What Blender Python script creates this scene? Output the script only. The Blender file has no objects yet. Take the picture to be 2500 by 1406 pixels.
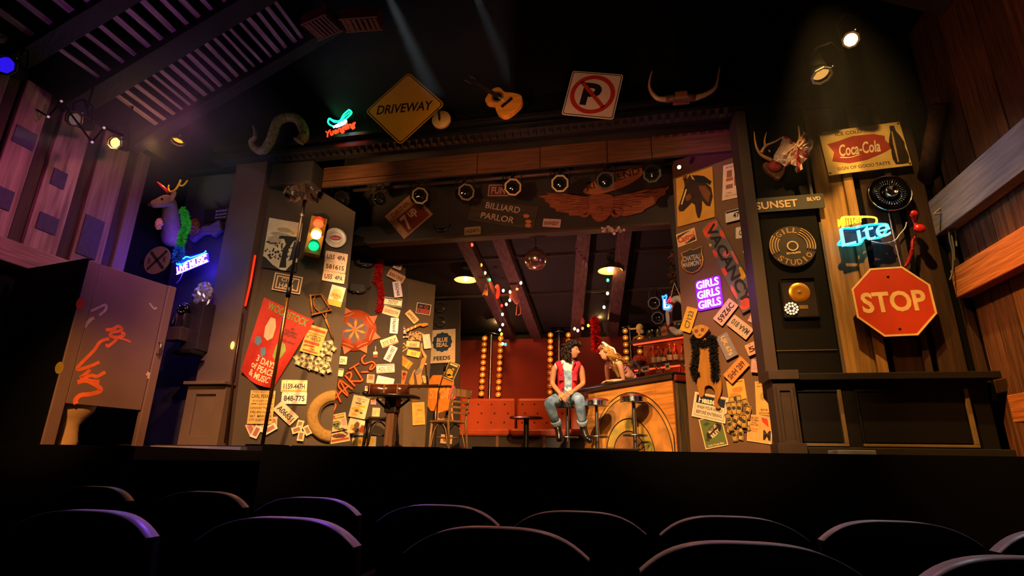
import bpy, bmesh, math, random
from mathutils import Vector, Matrix
rnd = random.Random(7)
scene = bpy.context.scene
COL = scene.collection

# ------------------------------------------------------------------ camera
F, CX, CY = 1345.0, 1250.0, 703.0
ROLL, PITCH, YAW = math.radians(1.1), math.radians(17.6), math.radians(12.0)
EYE = Vector((0, 0, 1.10))
FW = Vector((-math.sin(YAW)*math.cos(PITCH), math.cos(YAW)*math.cos(PITCH), math.sin(PITCH)))
_rt = Vector((math.cos(YAW), math.sin(YAW), 0)); _up = _rt.cross(FW)
RT = _rt*math.cos(ROLL) + _up*math.sin(ROLL); UP = RT.cross(FW)
cam = bpy.data.objects.new('camera', bpy.data.cameras.new('camera')); COL.objects.link(cam)
cm = Matrix((RT, UP, -FW)).transposed().to_4x4(); cm.translation = EYE
cam.matrix_world = cm
cam.data.sensor_width = 36.0; cam.data.lens = F/2500*36.0; cam.data.clip_start = 0.05
scene.camera = cam

# ------------------------------------------------------------------ world, exposure, lights
vs = scene.view_settings
vs.view_transform = 'Standard'; vs.look = 'None'; vs.gamma = 1.0; vs.use_curve_mapping = False
vs.exposure = 0.0
world = bpy.data.worlds.new('world'); scene.world = world; world.use_nodes = True
world.node_tree.nodes['Background'].inputs[0].default_value = (0.5, 0.35, 0.3, 1)
world.node_tree.nodes['Background'].inputs[1].default_value = 0.0012

S = 1.22          # stage floor height
YP = 6.0          # proscenium plane

def spot(name, loc, to, energy, color, angle, blend=0.35, size=0.08):
    l = bpy.data.lights.new(name, 'SPOT'); l.energy = energy; l.color = color
    l.spot_size = math.radians(angle); l.spot_blend = blend; l.shadow_soft_size = size
    o = bpy.data.objects.new(name, l); COL.objects.link(o)
    o.location = loc; o.rotation_euler = (Vector(to)-Vector(loc)).to_track_quat('-Z', 'Y').to_euler()
    return o
def point(name, loc, energy, color, size=0.04):
    l = bpy.data.lights.new(name, 'POINT'); l.energy = energy; l.color = color; l.shadow_soft_size = size
    o = bpy.data.objects.new(name, l); COL.objects.link(o); o.location = loc
    return o
AMB = (1.0, 0.54, 0.21); WARM = (1.0, 0.62, 0.30)
spot('spot_flats', (-2.2, 0.8, 6.2), (-4.25, 6.9, 1.25), 4200, AMB, 30, 1.0)
spot('spot_flats_high', (-2.0, 0.8, 5.0), (-4.2, 6.9, 3.4), 420, (1.0, 0.66, 0.42), 34, 1.0)
spot('spot_back_flats', (0.3, 1.0, 5.2), (-3.8, 8.9, 1.45), 6500, AMB, 32, 1.0)
spot('spot_back_flats_high', (0.3, 1.0, 4.4), (-4.1, 8.6, 3.5), 1500, (1.0, 0.62, 0.34), 18, 1.0)
spot('spot_bar', (-2.4, 1.2, 6.0), (-0.2, 7.7, 1.8), 4200, (1.0, 0.58, 0.23), 19, 0.8)
spot('spot_couple', (-0.7, 1.5, 6.2), (-0.5, 8.1, 2.35), 5600, (1.0, 0.70, 0.43), 14, 0.7)
spot('spot_right_flat', (-0.6, 0.8, 5.4), (0.85, 6.8, 1.5), 4600, (1.0, 0.52, 0.20), 30, 1.0)
spot('spot_right_flat_high', (-0.9, 0.8, 4.4), (1.0, 6.7, 3.9), 1050, (1.0, 0.60, 0.28), 28, 1.0)
spot('spot_right_wall', (2.0, 4.35, 6.1), (2.45, 6.0, 2.5), 1250, (1.0, 0.56, 0.15), 44, 1.0, 0.05)
spot('spot_right_wall_high', (1.4, 3.0, 6.0), (2.75, 6.0, 4.3), 420, (1.0, 0.60, 0.20), 19, 0.8, 0.05)
spot('spot_side_planks', (0.6, 3.9, 5.0), (3.34, 5.0, 1.6), 1600, (1.0, 0.44, 0.12), 42, 1.0)
spot('spot_side_up', (0.8, 3.2, 3.2), (3.34, 4.2, 4.9), 60, (1.0, 0.34, 0.10), 60, 1.0)
spot('spot_side_pale', (0.4, 3.6, 4.6), (3.2, 5.0, 3.5), 200, (0.92, 0.70, 0.74), 24, 1.0)
spot('spot_stall', (-2.7, 1.2, 2.9), (-4.95, 4.6, 1.35), 950, (1.0, 0.46, 0.14), 30, 1.0)
spot('spot_barn_left', (-3.4, 3.4, 4.4), (-6.3, 4.5, 3.5), 300, (0.92, 0.16, 0.48), 60, 1.0)
spot('spot_stall_violet', (-3.0, 3.0, 4.6), (-5.0, 4.8, 2.9), 260, (0.72, 0.28, 0.95), 40, 1.0)
spot('spot_pilaster', (-2.8, 1.5, 3.6), (-5.1, 6.0, 1.9), 150, (1.0, 0.36, 0.26), 26, 1.0)
spot('spot_header', (-1.6, 1.6, 2.2), (-2.6, 6.0, 5.6), 150, (1.0, 0.60, 0.20), 32, 1.0)
spot('spot_header_right', (-0.2, 1.6, 2.2), (-0.4, 6.0, 6.0), 120, (1.0, 0.62, 0.36), 40, 1.0)
spot('spot_violet_left', (-4.0, 3.5, 5.9), (-5.6, 6.0, 4.0), 50, (0.55, 0.14, 0.65), 50, 1.0)
spot('fill_left_corner', (-4.2, 3.4, 4.0), (-5.95, 5.9, 3.75), 60, (0.80, 0.34, 0.62), 26, 1.0)  # added violet fill that brings up the railroad sign
spot('spot_roof_violet', (-4.6, 3.4, 3.3), (-4.6, 4.3, 6.2), 70, (0.56, 0.13, 0.66), 80, 1.0)
spot('spot_red_wall', (-2.2, 8.8, 4.2), (-2.3, 11.0, 2.3), 150, (1.0, 0.26, 0.08), 100, 1.0)
spot('spot_red_couch', (-2.0, 8.2, 4.1), (-2.7, 10.6, 1.8), 230, (1.0, 0.36, 0.08), 60, 1.0)
spot('spot_sign_wall', (-1.6, 3.6, 3.4), (-1.4, 7.6, 4.9), 170, (1.0, 0.52, 0.26), 64, 1.0)
spot('spot_rafters', (-1.9, 8.9, 1.7), (-0.9, 9.3, 4.3), 220, (1.0, 0.40, 0.36), 110, 1.0)
spot('spot_valance', (-3.5, 4.9, 3.3), (-3.85, 6.3, 4.9), 380, AMB, 44, 1.0)
spot('spot_valance_right', (-0.6, 4.6, 3.0), (-0.6, 6.3, 4.9), 130, (1.0, 0.36, 0.17), 100, 1.0)
spot('spot_valance_violet', (0.9, 5.4, 4.0), (1.1, 6.3, 4.9), 34, (0.6, 0.06, 0.9), 40, 1.0)
spot('spot_seat_violet', (-2.4, 4.8, 4.6), (-1.2, 1.8, 0.9), 420, (0.22, 0.07, 1.0), 17, 1.0)
spot('spot_seat_rose', (0.0, 4.8, 5.4), (-0.1, 1.8, 0.9), 130, (0.85, 0.36, 0.40), 60, 1.0)
spot('spot_seat_pale', (2.0, 4.8, 5.2), (1.0, 1.9, 0.9), 170, (0.5, 0.56, 0.66), 24, 1.0)
spot('spot_lip_blue', (-3.9, 2.8, 2.3), (-4.15, 5.2, 1.2), 60, (0.12, 0.06, 1.0), 24, 0.9)

# ------------------------------------------------------------------ pixel rays onto planes of the place
def ray(x, y): return FW + RT*((x-CX)/F) - UP*((y-CY)/F)
def at_y(x, y, Y):
    d = ray(x, y); return EYE + d*((Y-EYE.y)/d.y)
def at_x(x, y, X):
    d = ray(x, y); return EYE + d*((X-EYE.x)/d.x)
def at_z(x, y, Z):
    d = ray(x, y); return EYE + d*((Z-EYE.z)/d.z)
def at_d(x, y, D): return EYE + ray(x, y)*D

class Wall:
    """A vertical plane: local x along it, y up, z out of it towards the house."""
    def __init__(s, O, ang):
        s.O = Vector(O); a = math.radians(ang); s.u = Vector((math.cos(a), math.sin(a), 0)); s.v = Vector((0, 0, 1)); s.n = s.u.cross(s.v)
    def at(s, x, y):
        d = ray(x, y); return EYE + d*((s.O-EYE).dot(s.n)/d.dot(s.n))
    def uv(s, x, y):
        p = s.at(x, y)-s.O; return Vector((p.dot(s.u), p.z))
    def M(s, uv, ang=0.0, off=0.01):
        p = s.O + s.u*uv[0] + s.v*uv[1] + s.n*off
        c, k = math.cos(ang), math.sin(ang)
        X = s.u*c + s.v*k; Yv = -s.u*k + s.v*c
        m = Matrix((X, Yv, s.n)).transposed().to_4x4(); m.translation = p; return m
    def two(s, a, b, off=0.01):
        A, B = s.uv(*a), s.uv(*b); d = B-A
        return s.M((A+B)/2, math.atan2(d.y, d.x), off), d.length
    def quad(s, pts, off=0.01):
        P = [s.uv(*p) for p in pts]; c = (P[0]+P[1]+P[2]+P[3])/4
        d = (P[1]-P[0]+P[2]-P[3])/2; e = (P[0]-P[3]+P[1]-P[2])/2
        a = math.atan2(d.y, d.x); nrm = Vector((-math.sin(a), math.cos(a)))
        return s.M(c, a, off), d.length, abs(e.dot(nrm))
def crop(x0, y0, k): return lambda x, y: (x0+x/k, y0+y/k)
def qq(c, *pts): return [c(*p) for p in pts]

# ------------------------------------------------------------------ materials
def lin(h):
    h = h.lstrip('#'); out = []
    for i in (0, 2, 4):
        c = int(h[i:i+2], 16)/255; out.append(c/12.92 if c <= .04045 else ((c+.055)/1.055)**2.4)
    return tuple(out)
_mats = {}
def mat(hx, rough=0.6, metal=0.0, var=0.14, scale=9.0, bump=0.0, stretch=(1, 1, 1), spec=0.4, hx2=None, trans=0.0, detail=5.0):
    key = (hx, rough, metal, var, scale, bump, stretch, spec, hx2, trans)
    if key in _mats: return _mats[key]
    m = bpy.data.materials.new('paint_'+hx.strip('#')); m.use_nodes = True
    nt = m.node_tree; b = nt.nodes['Principled BSDF']; L = nt.links.new
    c = lin(hx)
    b.inputs['Roughness'].default_value = rough; b.inputs['Metallic'].default_value = metal
    b.inputs['Specular IOR Level'].default_value = spec; b.inputs['Transmission Weight'].default_value = trans
    if var > 0 or bump > 0:
        tc = nt.nodes.new('ShaderNodeTexCoord'); mp = nt.nodes.new('ShaderNodeMapping'); mp.inputs['Scale'].default_value = stretch
        nz = nt.nodes.new('ShaderNodeTexNoise'); nz.inputs['Scale'].default_value = scale; nz.inputs['Detail'].default_value = detail
        L(tc.outputs['Object'], mp.inputs[0]); L(mp.outputs[0], nz.inputs['Vector'])
        rp = nt.nodes.new('ShaderNodeValToRGB'); e = rp.color_ramp.elements
        e[0].position = .3; e[1].position = .7
        d = lin(hx2) if hx2 else tuple(min(1, x*(1+var)) for x in c)
        a = c if hx2 else tuple(x*(1-var) for x in c)
        e[0].color = (*a, 1); e[1].color = (*d, 1)
        L(nz.outputs['Fac'], rp.inputs[0]); L(rp.outputs[0], b.inputs['Base Color'])
        if bump > 0:
            bp = nt.nodes.new('ShaderNodeBump'); bp.inputs['Strength'].default_value = bump; bp.inputs['Distance'].default_value = .02
            L(nz.outputs['Fac'], bp.inputs['Height']); L(bp.outputs[0], b.inputs['Normal'])
    else: b.inputs['Base Color'].default_value = (*c, 1)
    _mats[key] = m; return m
def wood(hx, hx2, axis=1, scale=6, bump=.5, rough=.7):
    st = [7.0, 7.0, 7.0]; st[axis] = .5
    return mat(hx, rough, 0, .3, scale, bump, tuple(st), .3, hx2)
def glow(hx, k):
    key = ('glow', hx, k)
    if key in _mats: return _mats[key]
    m = bpy.data.materials.new('light_'+hx.strip('#')); m.use_nodes = True
    b = m.node_tree.nodes['Principled BSDF']; c = lin(hx)
    b.inputs['Base Color'].default_value = (*[x*.5 for x in c], 1); b.inputs['Emission Color'].default_value = (*c, 1); b.inputs['Emission Strength'].default_value = k
    _mats[key] = m; return m
def glass(hx='ffffff', rough=.05):
    return mat(hx, rough, 0, 0, spec=.5, trans=1.0)

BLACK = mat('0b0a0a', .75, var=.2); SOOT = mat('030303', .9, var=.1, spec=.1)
DARK = mat('332d29', .8, var=.10, scale=3)
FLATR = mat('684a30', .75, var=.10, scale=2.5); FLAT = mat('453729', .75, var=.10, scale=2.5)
STEEL = mat('8a8a8c', .28, 1.0, var=.05); CHROME = mat('d8d8da', .12, 1.0, var=.03); IRON = mat('1c1b1b', .45, .6)
BRASS = mat('b08a40', .3, 1.0); RUST = mat('5a3a22', .8, bump=.3)

# ------------------------------------------------------------------ mesh building
_txt = {}
def text_geo(s, off, shear):
    k = (s, off, shear)
    if k not in _txt:
        cu = bpy.data.curves.new('t', 'FONT'); cu.body = s; cu.offset = off; cu.shear = shear; cu.resolution_u = 3; cu.fill_mode = 'FRONT'
        cu.align_x = 'CENTER'; cu.space_line = .9
        ob = bpy.data.objects.new('t', cu); me = bpy.data.meshes.new_from_object(ob)
        V = [(v.co.x, v.co.y) for v in me.vertices]; Fs = [tuple(p.vertices) for p in me.polygons]
        x0 = min(v[0] for v in V); x1 = max(v[0] for v in V); y0 = min(v[1] for v in V); y1 = max(v[1] for v in V)
        V = [((x-x0)/(x1-x0)-.5, (y-y0)/(y1-y0)-.5) for x, y in V]
        bpy.data.objects.remove(ob); bpy.data.curves.remove(cu); bpy.data.meshes.remove(me)
        _txt[k] = (V, Fs)
    return _txt[k]
def circ(r, n=24, cx=0, cy=0, rx=None, ry=None, a0=0.0, a1=2*math.pi):
    rx = rx or r; ry = ry or r; full = abs(a1-a0-2*math.pi) < 1e-6
    m = n if full else n+1
    return [(cx+rx*math.cos(a0+(a1-a0)*i/n), cy+ry*math.sin(a0+(a1-a0)*i/n)) for i in range(m)]
def rrect(w, h, r=.01, n=3, cx=0, cy=0):
    out = []
    for qx, qy, a in ((1, 1, 0), (-1, 1, 90), (-1, -1, 180), (1, -1, 270)):
        for i in range(n+1):
            t = math.radians(a+90*i/n); out.append((cx+qx*(w/2-r)+r*math.cos(t), cy+qy*(h/2-r)+r*math.sin(t)))
    return out
def bez(pts, n=8, closed=False):
    """Catmull-Rom through points of any dimension."""
    P = [Vector(p) for p in pts]; N = len(P); out = []
    segs = N if closed else N-1
    for i in range(segs):
        p0 = P[(i-1) % N] if closed or i > 0 else P[0]; p1 = P[i]; p2 = P[(i+1) % N]; p3 = P[(i+2) % N] if closed or i+2 < N else P[-1]
        for j in range(n):
            t = j/n
            out.append(.5*((2*p1)+(p2-p0)*t+(2*p0-5*p1+4*p2-p3)*t*t+(3*p1-p0-3*p2+p3)*t**3))
    if not closed: out.append(P[-1].copy())
    return out

class MB:
    def __init__(s): s.v = []; s.f = []; s.mi = []; s.m = 0; s.X = None; s.sm = []; s.smooth = False
    def add(s, V, Fs, sm=None):
        o = len(s.v)
        for p in V:
            p = Vector(p); s.v.append(s.X @ p if s.X is not None else p)
        for f in Fs: s.f.append(tuple(i+o for i in f)); s.mi.append(s.m); s.sm.append(s.smooth if sm is None else sm)
        return s
    def box(s, c, d, R=None, taper=1.0):
        x, y, z = [k/2 for k in d]; V = []
        for sz in (-1, 1):
            t = taper if sz > 0 else 1
            for sy in (-1, 1):
                for sx in (-1, 1):
                    p = Vector((sx*x*t, sy*y*t, sz*z))
                    if R is not None: p = R @ p
                    V.append(p+Vector(c))
        return s.add(V, [(0, 2, 3, 1), (4, 5, 7, 6), (0, 1, 5, 4), (2, 6, 7, 3), (0, 4, 6, 2), (1, 3, 7, 5)])
    def prism(s, poly, z0, z1, sm=False):
        n = len(poly); V = [(p[0], p[1], z0) for p in poly]+[(p[0], p[1], z1) for p in poly]
        s.add(V, [tuple(range(n-1, -1, -1)), tuple(range(n, 2*n))], False)
        o = len(s.v)-2*n
        for i in range(n):
            j = (i+1) % n; s.f.append((o+i, o+j, o+n+j, o+n+i)); s.mi.append(s.m); s.sm.append(sm)
        return s
    def ring(s, A, B, z0, z1):
        n = len(A); V = [(*p, z0) for p in A]+[(*p, z0) for p in B]+[(*p, z1) for p in A]+[(*p, z1) for p in B]; Fs = []
        for i in range(n):
            j = (i+1) % n
            Fs += [(2*n+i, 2*n+j, 3*n+j, 3*n+i), (i, j, 2*n+j, 2*n+i), (n+j, n+i, 3*n+i, 3*n+j), (j, i, n+i, n+j)]
        return s.add(V, Fs)
    def face(s, poly, z): 
        return s.add([(p[0], p[1], z) for p in poly], [tuple(range(len(poly)))])
    def poly3(s, pts): return s.add(pts, [tuple(range(len(pts)))])
    def tube(s, pts, r, n=6, closed=False, caps=True, sm=True):
        P = [Vector(p) for p in pts]; N = len(P); V = []
        rr = r if isinstance(r, (list, tuple)) else [r]*N
        up = None
        for i in range(N):
            a = P[(i-1) % N] if closed or i > 0 else P[i]; b = P[(i+1) % N] if closed or i < N-1 else P[i]
            t = (b-a); t = t.normalized() if t.length > 1e-9 else Vector((0, 0, 1))
            if up is None: up = Vector((0, 0, 1)) if abs(t.z) < .9 else Vector((1, 0, 0))
            e = t.cross(up)
            if e.length < 1e-4: e = t.cross(Vector((0.3, 1, 0.2)))
            e.normalize(); g = e.cross(t); up = g
            for k in range(n):
                q = 2*math.pi*k/n; V.append(P[i]+(e*math.cos(q)+g*math.sin(q))*rr[i])
        Fs = []
        for i in range(N if closed else N-1):
            j = (i+1) % N
            for k in range(n):
                l = (k+1) % n; Fs.append((i*n+k, i*n+l, j*n+l, j*n+k))
        s.add(V, Fs, sm)
        if caps and not closed:
            o = len(s.v)-N*n
            s.f += [tuple(o+k for k in range(n-1, -1, -1)), tuple(o+(N-1)*n+k for k in range(n))]; s.mi += [s.m]*2; s.sm += [False]*2
        return s
    def lathe(s, prof, n=20, c=(0, 0, 0), sm=True, a0=0.0, a1=2*math.pi, caps=False):
        V = []; N = len(prof); full = abs(a1-a0-2*math.pi) < 1e-6; m = n if full else n+1
        for r, z in prof:
            for k in range(m):
                a = a0+(a1-a0)*k/n; V.append((c[0]+r*math.cos(a), c[1]+r*math.sin(a), c[2]+z))
        Fs = []
        for i in range(N-1):
            for k in range(n):
                l = (k+1) % m; Fs.append((i*m+k, i*m+l, (i+1)*m+l, (i+1)*m+k))
        s.add(V, Fs, sm)
        if full and caps:
            o = len(s.v)-N*m
            if prof[0][0] > 1e-5: s.f.append(tuple(o+k for k in range(m-1, -1, -1))); s.mi.append(s.m); s.sm.append(False)
            if prof[-1][0] > 1e-5: s.f.append(tuple(o+(N-1)*m+k for k in range(m))); s.mi.append(s.m); s.sm.append(False)
        return s
    def ball(s, c, r, n=10, m=7, sc=(1, 1, 1)):
        V = []; Fs = []
        for i in range(m+1):
            t = math.pi*i/m
            for k in range(n):
                a = 2*math.pi*k/n; V.append((c[0]+r*sc[0]*math.sin(t)*math.cos(a), c[1]+r*sc[1]*math.sin(t)*math.sin(a), c[2]+r*sc[2]*math.cos(t)))
        for i in range(m):
            for k in range(n):
                l = (k+1) % n; Fs.append((i*n+k, (i+1)*n+k, (i+1)*n+l, i*n+l))
        return s.add(V, Fs, True)
    def text(s, t, cx, cy, w, h, z, ang=0.0, off=0.0, shear=0.0, depth=0.0):
        V, Fs = text_geo(t, off, shear); c, k = math.cos(ang), math.sin(ang)
        P = [(cx+c*x*w-k*y*h, cy+k*x*w+c*y*h, z+depth) for x, y in V]
        s.add(P, Fs, False)
        if depth > 0:
            cnt = {}
            for f in Fs:
                for i in range(len(f)):
                    a, b = f[i], f[(i+1) % len(f)]; cnt[(a, b)] = 1
            n = len(P); o = len(s.v)-n; o2 = len(s.v)
            s.add([(p[0], p[1], z) for p in P], [])
            for (a, b) in cnt:
                if (b, a) not in cnt: s.f.append((o+b, o+a, o2+a, o2+b)); s.mi.append(s.m); s.sm.append(False)
        return s
    def arc_text(s, t, cx, cy, r, a0, a1, h, z, inward=False, off=.02, wk=.8):
        n = len(t)
        for i, chh in enumerate(t):
            if chh == ' ': continue
            a = a0+(a1-a0)*(i+.5)/n
            s.text(chh, cx+r*math.cos(a), cy+r*math.sin(a), h*wk*(.35 if chh == 'I' else 1), h, z, a-math.pi/2+(math.pi if inward else 0), off)
        return s
    def pieces(s):
        n = len(s.v); par = list(range(n))
        def fd(i):
            while par[i] != i: par[i] = par[par[i]]; i = par[i]
            return i
        for f in s.f:
            for i in f[1:]: par[fd(i)] = fd(f[0])
        isl = {}
        for k, f in enumerate(s.f): isl.setdefault(fd(f[0]), []).append(k)
        if len(isl) < 2 or len(isl) > 90: return None
        B = []
        for fs in isl.values():
            P = [s.v[i] for k in fs for i in s.f[k]]
            lo = [min(p[a] for p in P) for a in range(3)]; hi = [max(p[a] for p in P) for a in range(3)]; B.append((lo, hi, max(hi[a]-lo[a] for a in range(3)), fs))
        q = list(range(len(B)))
        def fq(i):
            while q[i] != i: i = q[i]
            return i
        for i in range(len(B)):
            for j in range(i):
                g = math.sqrt(sum(max(0, B[i][0][a]-B[j][1][a], B[j][0][a]-B[i][1][a])**2 for a in range(3)))
                if g <= max(.02, .5*max(B[i][2], B[j][2])): q[fq(i)] = fq(j)
        out = {}
        for i in range(len(B)): out.setdefault(fq(i), []).extend(B[i][3])
        return list(out.values()) if len(out) > 1 else None
    def build(s, name, mats, parent=None, bev=0.0, subd=0, split=True):
        if parent is not None and split:
            pc = s.pieces()
            if pc:
                first = None
                for fs in pc:
                    used = sorted({i for k in fs for i in s.f[k]}); mp = {u: i for i, u in enumerate(used)}
                    m2 = MB(); m2.v = [s.v[u] for u in used]; m2.f = [tuple(mp[i] for i in s.f[k]) for k in fs]; m2.mi = [s.mi[k] for k in fs]; m2.sm = [s.sm[k] for k in fs]
                    o = m2.build(name, mats, parent, bev, subd, False); first = first or o
                return first
        me = bpy.data.meshes.new(name); me.from_pydata([tuple(v) for v in s.v], [], s.f)
        for m in (mats if isinstance(mats, (list, tuple)) else [mats]): me.materials.append(m)
        me.polygons.foreach_set('material_index', s.mi); me.polygons.foreach_set('use_smooth', s.sm)
        me.update()
        o = bpy.data.objects.new(name, me); COL.objects.link(o)
        if parent is not None: o.parent = parent
        if bev > 0:
            b = o.modifiers.new('bevel', 'BEVEL'); b.width = bev; b.segments = 2; b.limit_method = 'ANGLE'
        if subd:
            d = o.modifiers.new('sub', 'SUBSURF'); d.levels = d.render_levels = subd
        return o
def tag(o, label, cat, group=None, kind=None):
    o['label'] = label; o['category'] = cat
    if group: o['group'] = group
    if kind: o['kind'] = kind
    return o
def thing(name, label, cat, M, group=None):
    o = bpy.data.objects.new(name, None); COL.objects.link(o); o.empty_display_size = .05
    o.matrix_world = M if isinstance(M, Matrix) else Matrix.Translation(M)
    return tag(o, label, cat, group)
def struct(name, mb, m, parent=None, **k):
    o = mb.build(name, m, parent, **k)
    if parent is None: o['kind'] = 'structure'
    return o
def solo(mb, name, label, cat, m, M=None, group=None, **k):
    o = mb.build(name, m, None, **k)
    if M is not None: o.matrix_world = M
    return tag(o, label, cat, group)
def TR(p, rz=0.0): return Matrix.Translation(Vector(p)) @ Matrix.Rotation(rz, 4, 'Z')
def copy_tree(root, M, label, group=None):
    c = root.copy(); COL.objects.link(c); c.matrix_world = M; c['label'] = label
    if group: c['group'] = group
    for ch in root.children:
        d = ch.copy(); COL.objects.link(d); d.parent = c
        for g in ch.children:
            e = g.copy(); COL.objects.link(e); e.parent = d
    return c
# ------------------------------------------------------------------ the setting
WF = Wall((0, YP, 0), 0); WH = Wall((0, 5.74, 0), 0); WR = Wall((3.34, 0, 0), -90); WL = Wall((-6.3, 0, 0), 90)
def _o(p): return Vector((p.x, p.y, 0))
L1 = Wall(_o(at_y(575, 1087, 6.15)), 36); L2 = Wall(_o(at_y(805, 1087, 8.3)), 28); L3 = Wall(_o(at_y(1035, 1082, 9.3)), 28)
R1 = Wall(_o(at_y(1890, 1118, 6.45)), -36)
SH = Wall((0, 7.6, 0), 0); BK = Wall((0, 11.0, 0), 0); B4 = Wall((0, 9.8, 0), 0); VL = Wall((0, 6.3, 0), 0)
ST = Wall(_o(at_y(80, 1095, 4.0)), 80); LW = Wall((0, 6.25, 0), 0)

def wbox(x0, x1, y0, y1, z0, z1): return MB().box(((x0+x1)/2, (y0+y1)/2, (z0+z1)/2), (x1-x0, y1-y0, z1-z0))
struct('floor', wbox(-6.6, 3.6, -1.5, 5.3, -.1, 0), mat('0d0b0b', .9))
sf = struct('stage_floor', wbox(-6.6, 3.6, 5.3, 11.3, S-.1, S), mat('1a120d', .5, bump=.1)); 
ap = struct('stage_floor_side', wbox(-6.6, -3.7, 3.7, 5.3, S-.15, S-.05), mat('100c0a', .6))
struct('trim_stage_front', wbox(-3.7, 3.6, 5.24, 5.3, 0, S-.0), SOOT)
a_ = at_y(352, 1087, 5.22); b_ = at_y(592, 1085, 5.22); struct('trim_stage_ledge', wbox(a_.x, b_.x, 5.2, 5.7, a_.z-.06, a_.z), mat('6a6478', .6))
struct('trim_side_stage_front', wbox(-6.6, -3.7, 3.64, 3.7, 0, S-.05), SOOT)
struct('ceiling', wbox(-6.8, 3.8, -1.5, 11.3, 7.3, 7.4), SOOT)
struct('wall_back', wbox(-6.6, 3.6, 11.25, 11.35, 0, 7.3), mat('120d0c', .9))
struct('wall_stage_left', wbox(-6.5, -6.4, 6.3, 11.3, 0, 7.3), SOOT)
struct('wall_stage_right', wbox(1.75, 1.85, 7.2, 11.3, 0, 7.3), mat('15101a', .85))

# header above the opening, with cornice and dentils
struct('wall_header', wbox(-6.3, 3.34, YP, YP+.1, 5.06, 7.3), mat('0c0b0a', .6, var=.2, scale=3, bump=.05, spec=.15))
cn = MB()
for z0, z1, y in ((5.05, 5.10, 5.80), (5.10, 5.17, 5.86), (5.17, 5.20, 5.90), (5.20, 5.25, 5.78), (5.25, 5.28, 5.92)): cn.box((-1.7, (y+YP)/2, (z0+z1)/2), (7.7, YP-y, z1-z0))
corn = struct('trim_cornice', cn, mat('121112', .35, var=.1))
dm = None
for i in range(60):
    if dm is None: d = wbox(-.024, .024, 5.85, 5.93, 5.005, 5.05).build('dentil', mat('121112', .35, var=.1), corn); dm = d.data
    else: d = bpy.data.objects.new('dentil', dm); COL.objects.link(d); d.parent = corn
    d.location = (-4.62+.1005*i, 0, 0)
# brown plank valance under the cornice
va = struct('trim_valance', wbox(-4.15, 1.5, 6.34, 6.36, 4.78, 5.09), mat('1a0e08', .8))
ed = [VL.uv(x, y).x for x, y in ((785, 440), (1165, 400), (1318, 380), (1482, 365), (1590, 352), (1800, 340))]
for i in range(5):
    a, b = ed[i], ed[i+1]
    MB().box(((a+b)/2, 6.32, 4.935+rnd.uniform(-.004, .004)), (b-a-.008, .03, .30)).build('plank', wood('5b3418', '3e2210', 0, 5, .3), va, bev=.004)
wbox(ed[0], ed[1]-.5, 6.30, 6.306, 4.86, 4.866).build('plank_groove', SOOT, va)
# second wall of signs further in
hw = struct('wall_signs', wbox(-4.6, 1.7, 7.6, 7.7, 4.44, 7.3), mat('2e2621', .8, var=.2, scale=2))
struct('trim_signs_edge', wbox(-4.0, 1.2, 7.55, 7.72, 4.40, 4.44), wood('4a3324', '33231a', 0))
# red back wall and dark frame of it
rw = struct('wall_back_red', wbox(-3.75, 1.75, 11.0, 11.1, S, 3.55), mat('7a2414', .75, var=.12, scale=2))
struct('trim_back_dark', wbox(-3.5, -3.43, 10.9, 11.0, S, 3.6), DARK)
# sloped back roof with four timbers
rs = MB(); rs.poly3([(-4.6, 7.7, 4.72), (1.75, 7.7, 4.72), (1.75, 11.1, 3.72), (-4.6, 11.1, 3.72)]).poly3([(-4.6, 7.7, 4.78), (-4.6, 11.1, 3.78), (1.75, 11.1, 3.78), (1.75, 7.7, 4.78)])
roofb = struct('ceiling_back', rs, mat('1c1512', .85, var=.25, scale=2))
for i, ((xa, ya), (xb, yb)) in enumerate((((1124, 585), (1246, 826)), ((1212, 578), (1310, 822)), ((1427, 562), (1405, 816)), ((1528, 556), (1494, 808)))):
    a = at_y(xa, ya, 7.72); b = at_y(xb, yb, 10.9); a.z = 4.56; b.z = 3.60
    d = b-a; e = d.normalized(); x = e.cross(Vector((0, 0, 1))).normalized(); z = x.cross(e)
    Rm = Matrix((x, e, z)).transposed()
    MB().box((a+b)/2, (.21, d.length, .17), Rm).build('rafter', wood('5a3a34', '3b2522', 1, 4, .4), roofb, bev=.008)
for y in (8.6, 9.7):
    MB().box((-1.4, y, 4.72-(y-7.7)*.294-.02), (6.2, .05, .04)).build('purlin', wood('3a2a24', '2a1d18', 0), roofb)

# flats
def flat(name, Wl, pts, m, th=.045, label=None):
    P = [Wl.uv(*p) if not isinstance(p[0], str) else None for p in pts]
    P = [(p.x, max(p.y, S)) for p in P]
    mb = MB(); mb.X = Wl.M((0, 0), 0, 0); mb.prism(P, -th, 0)
    return struct(name, mb, m)
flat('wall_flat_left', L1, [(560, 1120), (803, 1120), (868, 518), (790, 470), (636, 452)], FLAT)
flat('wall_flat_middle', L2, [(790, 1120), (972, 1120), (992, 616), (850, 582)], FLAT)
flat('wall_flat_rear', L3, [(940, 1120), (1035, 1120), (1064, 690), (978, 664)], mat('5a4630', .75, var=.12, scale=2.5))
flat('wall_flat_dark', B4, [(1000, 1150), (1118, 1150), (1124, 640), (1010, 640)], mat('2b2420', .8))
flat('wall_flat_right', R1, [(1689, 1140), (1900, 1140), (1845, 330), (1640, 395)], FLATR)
flat('wall_flat_upper_right', Wall(R1.O-R1.n*.3, -36), [(1655, 700), (1800, 700), (1800, 430), (1628, 480)], mat('2c2523', .8))

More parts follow.
